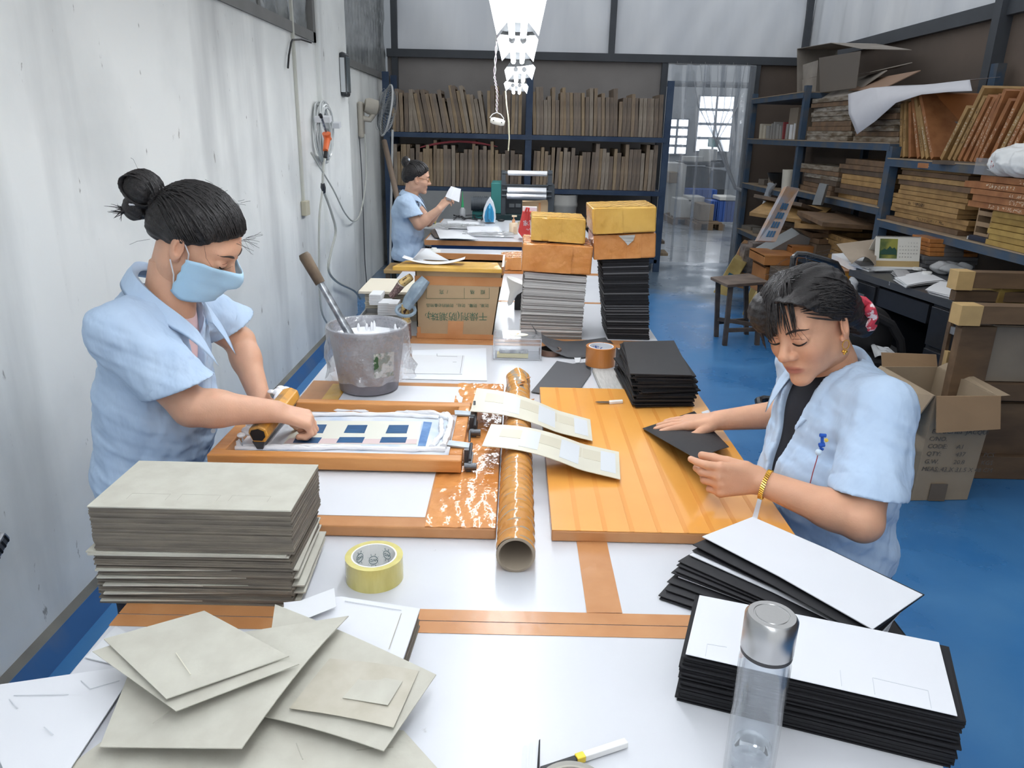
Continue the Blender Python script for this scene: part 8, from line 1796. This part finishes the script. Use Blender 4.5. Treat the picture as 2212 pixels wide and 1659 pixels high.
def carton_right():
    t = thing('open_carton', 'tall open carton with stencilled shipping marks on the blue floor', 'carton', (1.88, 3.1, 0)); m = mat('grey-brown carton', (164, 146, 122), 0.8, rgb2=(150, 132, 110), vscale=3, detail=6); inn = mat('carton inside', (152, 124, 94), 0.8, var=0.06)
    bl, br = P(1967, 1082, z=0.0), P(2089, 1080, z=0.0); h = 0.485; d = Vector((-0.03, 0.42, 0)); bl.z = br.z = 0.002; up = Vector((0.012, 0, h)); th = 0.006
    tl, tr = bl+up, br+up+Vector((0.012, 0, 0)); n = Vector((0, -1, 0))
    def pan(q, v, nm='panel', mm=m): mb = MB(); mb.prism(q, v); return mb.build(nm, mm, t)
    pan([bl, br, tr, tl], (0, th, 0)); pan([bl+d, br+d, tr+d, tl+d], (0, -th, 0)); pan([bl, bl+d, tl+d, tl], (th, 0, 0)); pan([br, br+d, tr+d, tr], (-th, 0, 0)); pan([bl, br, br+d, bl+d], (0, 0, th))
    pan([tl+Vector((0, -0.004, 0.004)), tr+Vector((0.008, -0.004, 0.004)), tr+Vector((0.004, -0.055, -0.125)), tl+Vector((0.0, -0.055, -0.14))], (0, -0.006, 0), 'flap', inn)
    pan([tl+Vector((-0.004, 0, 0.004)), tl+d+Vector((-0.004, 0, 0.004)), tl+d+Vector((-0.10, 0, -0.10)), tl+Vector((-0.07, 0, -0.13))], (-0.006, 0, 0), 'flap')
    pan([tl+d+Vector((0, 0, 0.0)), tr+d+Vector((0, 0, 0.0)), tr+d+Vector((0, 0.03, 0.05)), tl+d+Vector((0, 0.03, 0.06))], (0, 0.006, 0), 'flap', inn)
    pan([tr+Vector((0.002, 0, 0)), tr+d+Vector((0.002, 0, 0)), tr+d+Vector((0.04, 0, 0.02)), tr+Vector((0.05, 0, 0.005))], (0.004, 0, 0), 'flap')
    pm = mat('dark stencil', (96, 88, 80), 0.8); fy = bl.y-0.001
    def tx(s, x, y, size, sh=0.15): text_mesh(s, size, frameM(P(x, y, Y=fy)-Vector((0, 0, 0)), (1, 0, 0), (0, 0, 1)), t, 'print', pm, 0.0003, shear=sh)
    for s, x, y in (('ESTUCHES  JACQUI', 2012, 936), ('C/NO.', 2006, 952), ('CODE:     A1', 2003, 968), ('QTY:        437          PCS', 2000, 984), ('G.W.        20.8         KGS', 1996, 1001), ('MEAS: 43 X 31.5 X 48 CM', 1990, 1017)): tx(s, x, y, 0.028)
    for x0, x1 in ((2017, 2031), (2039, 2054), (2063, 2075)): A, B = P(x0, 1018.5, Y=fy), P(x1, 1018.5, Y=fy); MB().tube([A, B], 0.001, 4).build('print', pm, t)
    A, B = P(2012, 1045, Y=fy), P(2040, 1082, Y=fy); MB().b6(A.x, B.x, fy-0.0006, fy, 0.003, A.z).build('tape', mat('dark tape', (112, 98, 82), 0.3), t)
    A, B = P(2020, 870, Y=fy), P(2070, 900, Y=fy)
carton_right()
def crates():
    wd = mat('weathered crate wood', (126, 100, 74), 0.75, rgb2=(88, 70, 54), vscale=4, stretch=(0.5, 2, 2), detail=8, bump=0.1, bscale=20); eg = mat('pale end grain', (196, 164, 112), 0.7, var=0.08, vscale=20); pb = mat('grey crate board', (144, 132, 116), 0.75, rgb2=(122, 112, 100), vscale=3, detail=7)
    def crate(Y, items, lab, loc):
        t = thing('wooden_crate', lab, 'crate', loc)
        for (x0, y0, x1, y1, dy, m, nm) in items:
            A, B = P(x0, y0, Y=Y-dy), P(min(x1, 2330), y1, Y=Y-dy); MB().b6(A.x, B.x, Y-dy, Y-dy+0.03+dy, max(0.001, B.z), A.z).build(nm, m, t, bevel=0.002)
    crate(3.62, [(2072, 586, 2100, 628, 0.05, eg, 'corner_block'), (2100, 588, 2330, 628, 0.04, wd, 'slat'), (2066, 629, 2330, 657, 0.02, wd, 'slat'), (2062, 657, 2082, 880, 0.0, wd, 'stile'), (2048, 760, 2070, 800, 0.03, eg, 'corner_block'), (2082, 657, 2330, 1005, -0.01, pb, 'panel')], 'farther weathered wooden crate at the right edge', P(2150, 900, Y=3.62))
    crate(3.26, [(2079, 660, 2117, 705, 0.05, eg, 'corner_block'), (2117, 661, 2330, 705, 0.045, wd, 'slat'), (2079, 705, 2117, 870, 0.02, wd, 'stile'), (2117, 705, 2330, 828, 0.0, pb, 'panel'), (2082, 828, 2330, 870, 0.03, wd, 'slat'), (2090, 870, 2330, 985, 0.0, wd, 'panel'), (2092, 985, 2330, 1040, 0.03, wd, 'slat')], 'nearer weathered wooden crate at the right edge', P(2150, 1030, Y=3.26))
crates()
# ------------------------------------------------------------------ hall beyond the doorway, strip curtain
def hall():
    hw = mat('hall wall', (176, 180, 184), 0.8, var=0.04, vscale=1); 
    struct(MB().b6(-4, 9, 18.0, 18.1, 0, 5.2).build('wall_hall_far', hw)); struct(MB().b6(8.4, 8.5, YB+0.1, 18, 0, 5.2).build('wall_hall_right', hw)); struct(MB().b6(-4.1, -4.0, YB+0.1, 18, 0, 5.2).build('wall_hall_left', hw))
    day = mat('daylight pane', (255, 255, 255), 0.3, emit=(236, 244, 255), estr=5.0); fr = mat('hall window frame', (92, 98, 104), 0.5)
    Y = 17.9
    for i, (x0, y0, x1, y1) in enumerate(((1440, 255, 1483, 335), (1512, 205, 1576, 330), (1640, 205, 1700, 330), (1360, 255, 1400, 335))):
        A, B = P(x0, y0, Y=Y), P(x1, y1, Y=Y); w_ = MB(); w_.b6(A.x, B.x, Y+0.02, Y+0.09, B.z, A.z); wo = struct(w_.build('window_%d' % (i+3), fr))
        nx, nz = 2, 4
        for a in range(nx):
            for b in range(nz):
                dx = (B.x-A.x)/nx; dz = (A.z-B.z)/nz; MB().b6(A.x+dx*a+0.03, A.x+dx*(a+1)-0.03, Y, Y+0.02, B.z+dz*b+0.03, B.z+dz*(b+1)-0.03).build('pane', day, wo)
    def bx(x0, y0, x1, y1, Y, d, m, nm, lab, cat, g=None, floor=False):
        A, B = P(x0, y0, Y=Y), P(x1, y1, Y=Y); z0 = 0.001 if floor else max(0.001, B.z); return tag(MB().b6(A.x, B.x, Y, Y+d, z0, A.z).build(nm, m, bevel=0.01), lab, cat, g)
    wb = mat('hall white box', (206, 206, 202), 0.7); gb = mat('hall tan box', (150, 136, 118), 0.8); db = mat('hall dark unit', (62, 66, 70), 0.6)
    # pallets with boxes
    pw = mat('pallet wood', (128, 108, 86), 0.8)
    for k, (x0, x1, yb, lab) in enumerate(((1508, 1556, 497, 'nearest pallet seen through the doorway'), (1458, 1510, 486, 'farther pallet of boxes seen through the doorway'))):
        p = P((x0+x1)/2, yb, z=0.0); A = P(x0, yb, z=0); B = P(x1, yb, z=0); t = thing('pallet', lab, 'pallet', p, 'pallets in the hall')
        for q in range(4): MB().b6(A.x, B.x, A.y+0.25*q, A.y+0.25*q+0.15, 0.10, 0.13).build('slat', pw, t)
        for q in range(3): xx = A.x+(B.x-A.x)*q/2; MB().b6(xx-0.05, xx+0.05, A.y, A.y+1.0, 0.001, 0.10).build('block', pw, t)
    g = 'boxes on the hall pallets'
    Yp = P(1530, 497, z=0).y+0.1
    for (x0, y0, x1, y1, m, lab, c) in ((1514, 441, 1540, 478, gb, 'grey-tan box on the nearest hall pallet', 'box'), (1494, 436, 1512, 472, wb, 'tall white box left of the tan hall box', 'box'), (1488, 425, 1522, 437, wb, 'low white bundle behind the pallet boxes', 'bundle'), (1462, 430, 1490, 476, wb, 'white box stack farther left on the hall floor', 'box')):
        bx(x0, y0, x1, y1, Yp+(0.1 if x0 > 1500 else 0.6), 0.5, m, 'hall_box', lab, c, g)
    for (x0, y0, x1, y1, Y, lab) in ((1534, 434, 1557, 480, Yp+0.2, 'blue plastic crate standing in the hall, left one'), (1552, 434, 1592, 480, Yp+0.15, 'blue plastic crate with white lid by the door frame'), (1490, 409, 1548, 428, Yp+1.6, 'low blue crate on a box farther back in the hall')):
        A, B = P(x0, y0, Y=Y), P(x1, y1, Y=Y); t = thing('plastic_crate', lab, 'crate', ((A.x+B.x)/2, Y, max(0, B.z)), 'blue crates in the hall'); cm = mat('blue crate plastic', (52, 92, 168), 0.45); MB().b6(A.x, B.x, Y, Y+0.45, max(0.001, B.z), A.z).build('body', cm, t)
        for k in range(5): xx = A.x+(B.x-A.x)*(k+0.5)/5; MB().b6(xx-0.012, xx+0.012, Y-0.015, Y, max(0.001, B.z), A.z).build('rib', cm, t)
    bx(1492, 429, 1546, 470, Yp+1.62, 0.42, gb, 'hall_box', 'dull box under the low blue hall crate', 'box', None, True)
    bx(1555, 425, 1596, 434, Yp+0.12, 0.5, wb, 'crate_lid', 'white lid on the blue hall crate', 'lid')
    # work benches, machines
    Yb = Yp+2.6
    for (x0, y0, x1, y1, d, m, nm, lab, c) in ((1500, 362, 1532, 410, 0.8, db, 'hall_cabinet', 'dark open cabinet in the middle of the hall', 'cabinet'), (1532, 368, 1565, 415, 0.8, db, 'hall_cabinet', 'dark machine cabinet right in the hall', 'cabinet'), (1478, 350, 1560, 358, 0.9, db, 'hall_bench', 'dark bench top across the hall', 'bench'), (1440, 352, 1478, 420, 0.8, wb, 'hall_box', 'tall white carton stack left in the hall', 'carton'), (1448, 372, 1464, 396, 0.5, gb, 'hall_box', 'tan carton before the white hall cartons', 'carton')):
        bx(x0, y0, x1, y1, Yb-(0.4 if x0 == 1448 else 0), d, m, nm, lab, c, None, nm != 'hall_bench' and x0 != 1448)
    for (x0, y0, x1, y1, m, lab) in ((1482, 338, 1520, 350, wb, 'white sheets on the hall bench'), (1520, 322, 1548, 350, wb, 'white machine top behind the hall bench'), (1535, 345, 1565, 362, db, 'dark machine on the hall bench'), (1540, 300, 1552, 318, mat('teal panel', (64, 140, 140), 0.5), 'teal panel below the hall windows')): bx(x0, y0, x1, y1, Yb+0.3, 0.4, m, 'hall_machine', lab, 'machine')
    # overhead pipe crossing the hall from wall to wall
    a_, b_ = P(1435, 180, Y=14), P(1625, 175, Y=14); b_.z = a_.z; struct(MB().tube([Vector((-4, 14, a_.z)), Vector((8.4, 14, a_.z))], 0.05, 8).build('trim_8', fr))
    # strip curtain: clear plastic, gathered to the right
    film = glassmat('curtain film', (206, 212, 220), 0.08, 0.20, 1.0, 0.3, 4)
    t = thing('strip_curtain', 'clear plastic strip curtain hanging in the doorway', 'curtain', (2.2, YB-0.1, 0)); Yc = YB-0.09; zt = 2.27
    xs = [1.72, 1.92, 2.12, 2.32, 2.52, 2.68]
    for k in range(5):
        a, b = xs[k]-0.01, xs[k+1]+0.02; mb = MB(); mb.slab([(a, Yc-0.01*k, 0.02 if k != 3 else 0.9), (b, Yc-0.01*k, 0.02 if k != 3 else 0.9), (b, Yc-0.01*k, zt), (a, Yc-0.01*k, zt)], 0.0015, 8, 24, lambda u, v: Vector((0, 0.012*math.sin(u*6+v*4+k), 0)), True); mb.build('strip', film, t)
    top0, tie = P(1498, 180, Y=Yc-0.06), P(1588, 405, Y=Yc-0.06); wf = glassmat('gathered film', (222, 226, 232), 0.1, 0.5, 1.0, 0.4, 30)
    for k in range(7):
        a = Vector((1.95+0.10*k, Yc-0.05-0.006*k, zt)); mid = top0.lerp(tie, 0.55)+Vector((R_(-0.03, 0.03), 0, R_(-0.03, 0.03)+0.05*k/7)); MB().tube([a, a.lerp(mid, 0.5)+Vector((0.02*k-0.05, 0, -0.05)), mid, tie+Vector((0, 0, R_(-0.02, 0.02)))], [0.006, 0.014, 0.018, 0.020], 8, True, True, 0.5).build('gathered_fold', wf, t)
    MB().tube([tie, tie+Vector((0.10, 0, -0.04)), P(1610, 400, Y=Yc-0.06)+Vector((0, 0, -0.03))], [0.022, 0.02, 0.012], 8).build('tie', wf, t)
    MB().tube([(1.70, Yc, zt), (2.70, Yc, zt)], 0.006, 6).build('rail', M_grey, t)
    for k in range(6): MB().tube([(1.8+0.16*k, Yc, zt), (1.8+0.16*k, Yc, zt+0.03)], 0.004, 5).build('hook', M_grey, t)
hall()
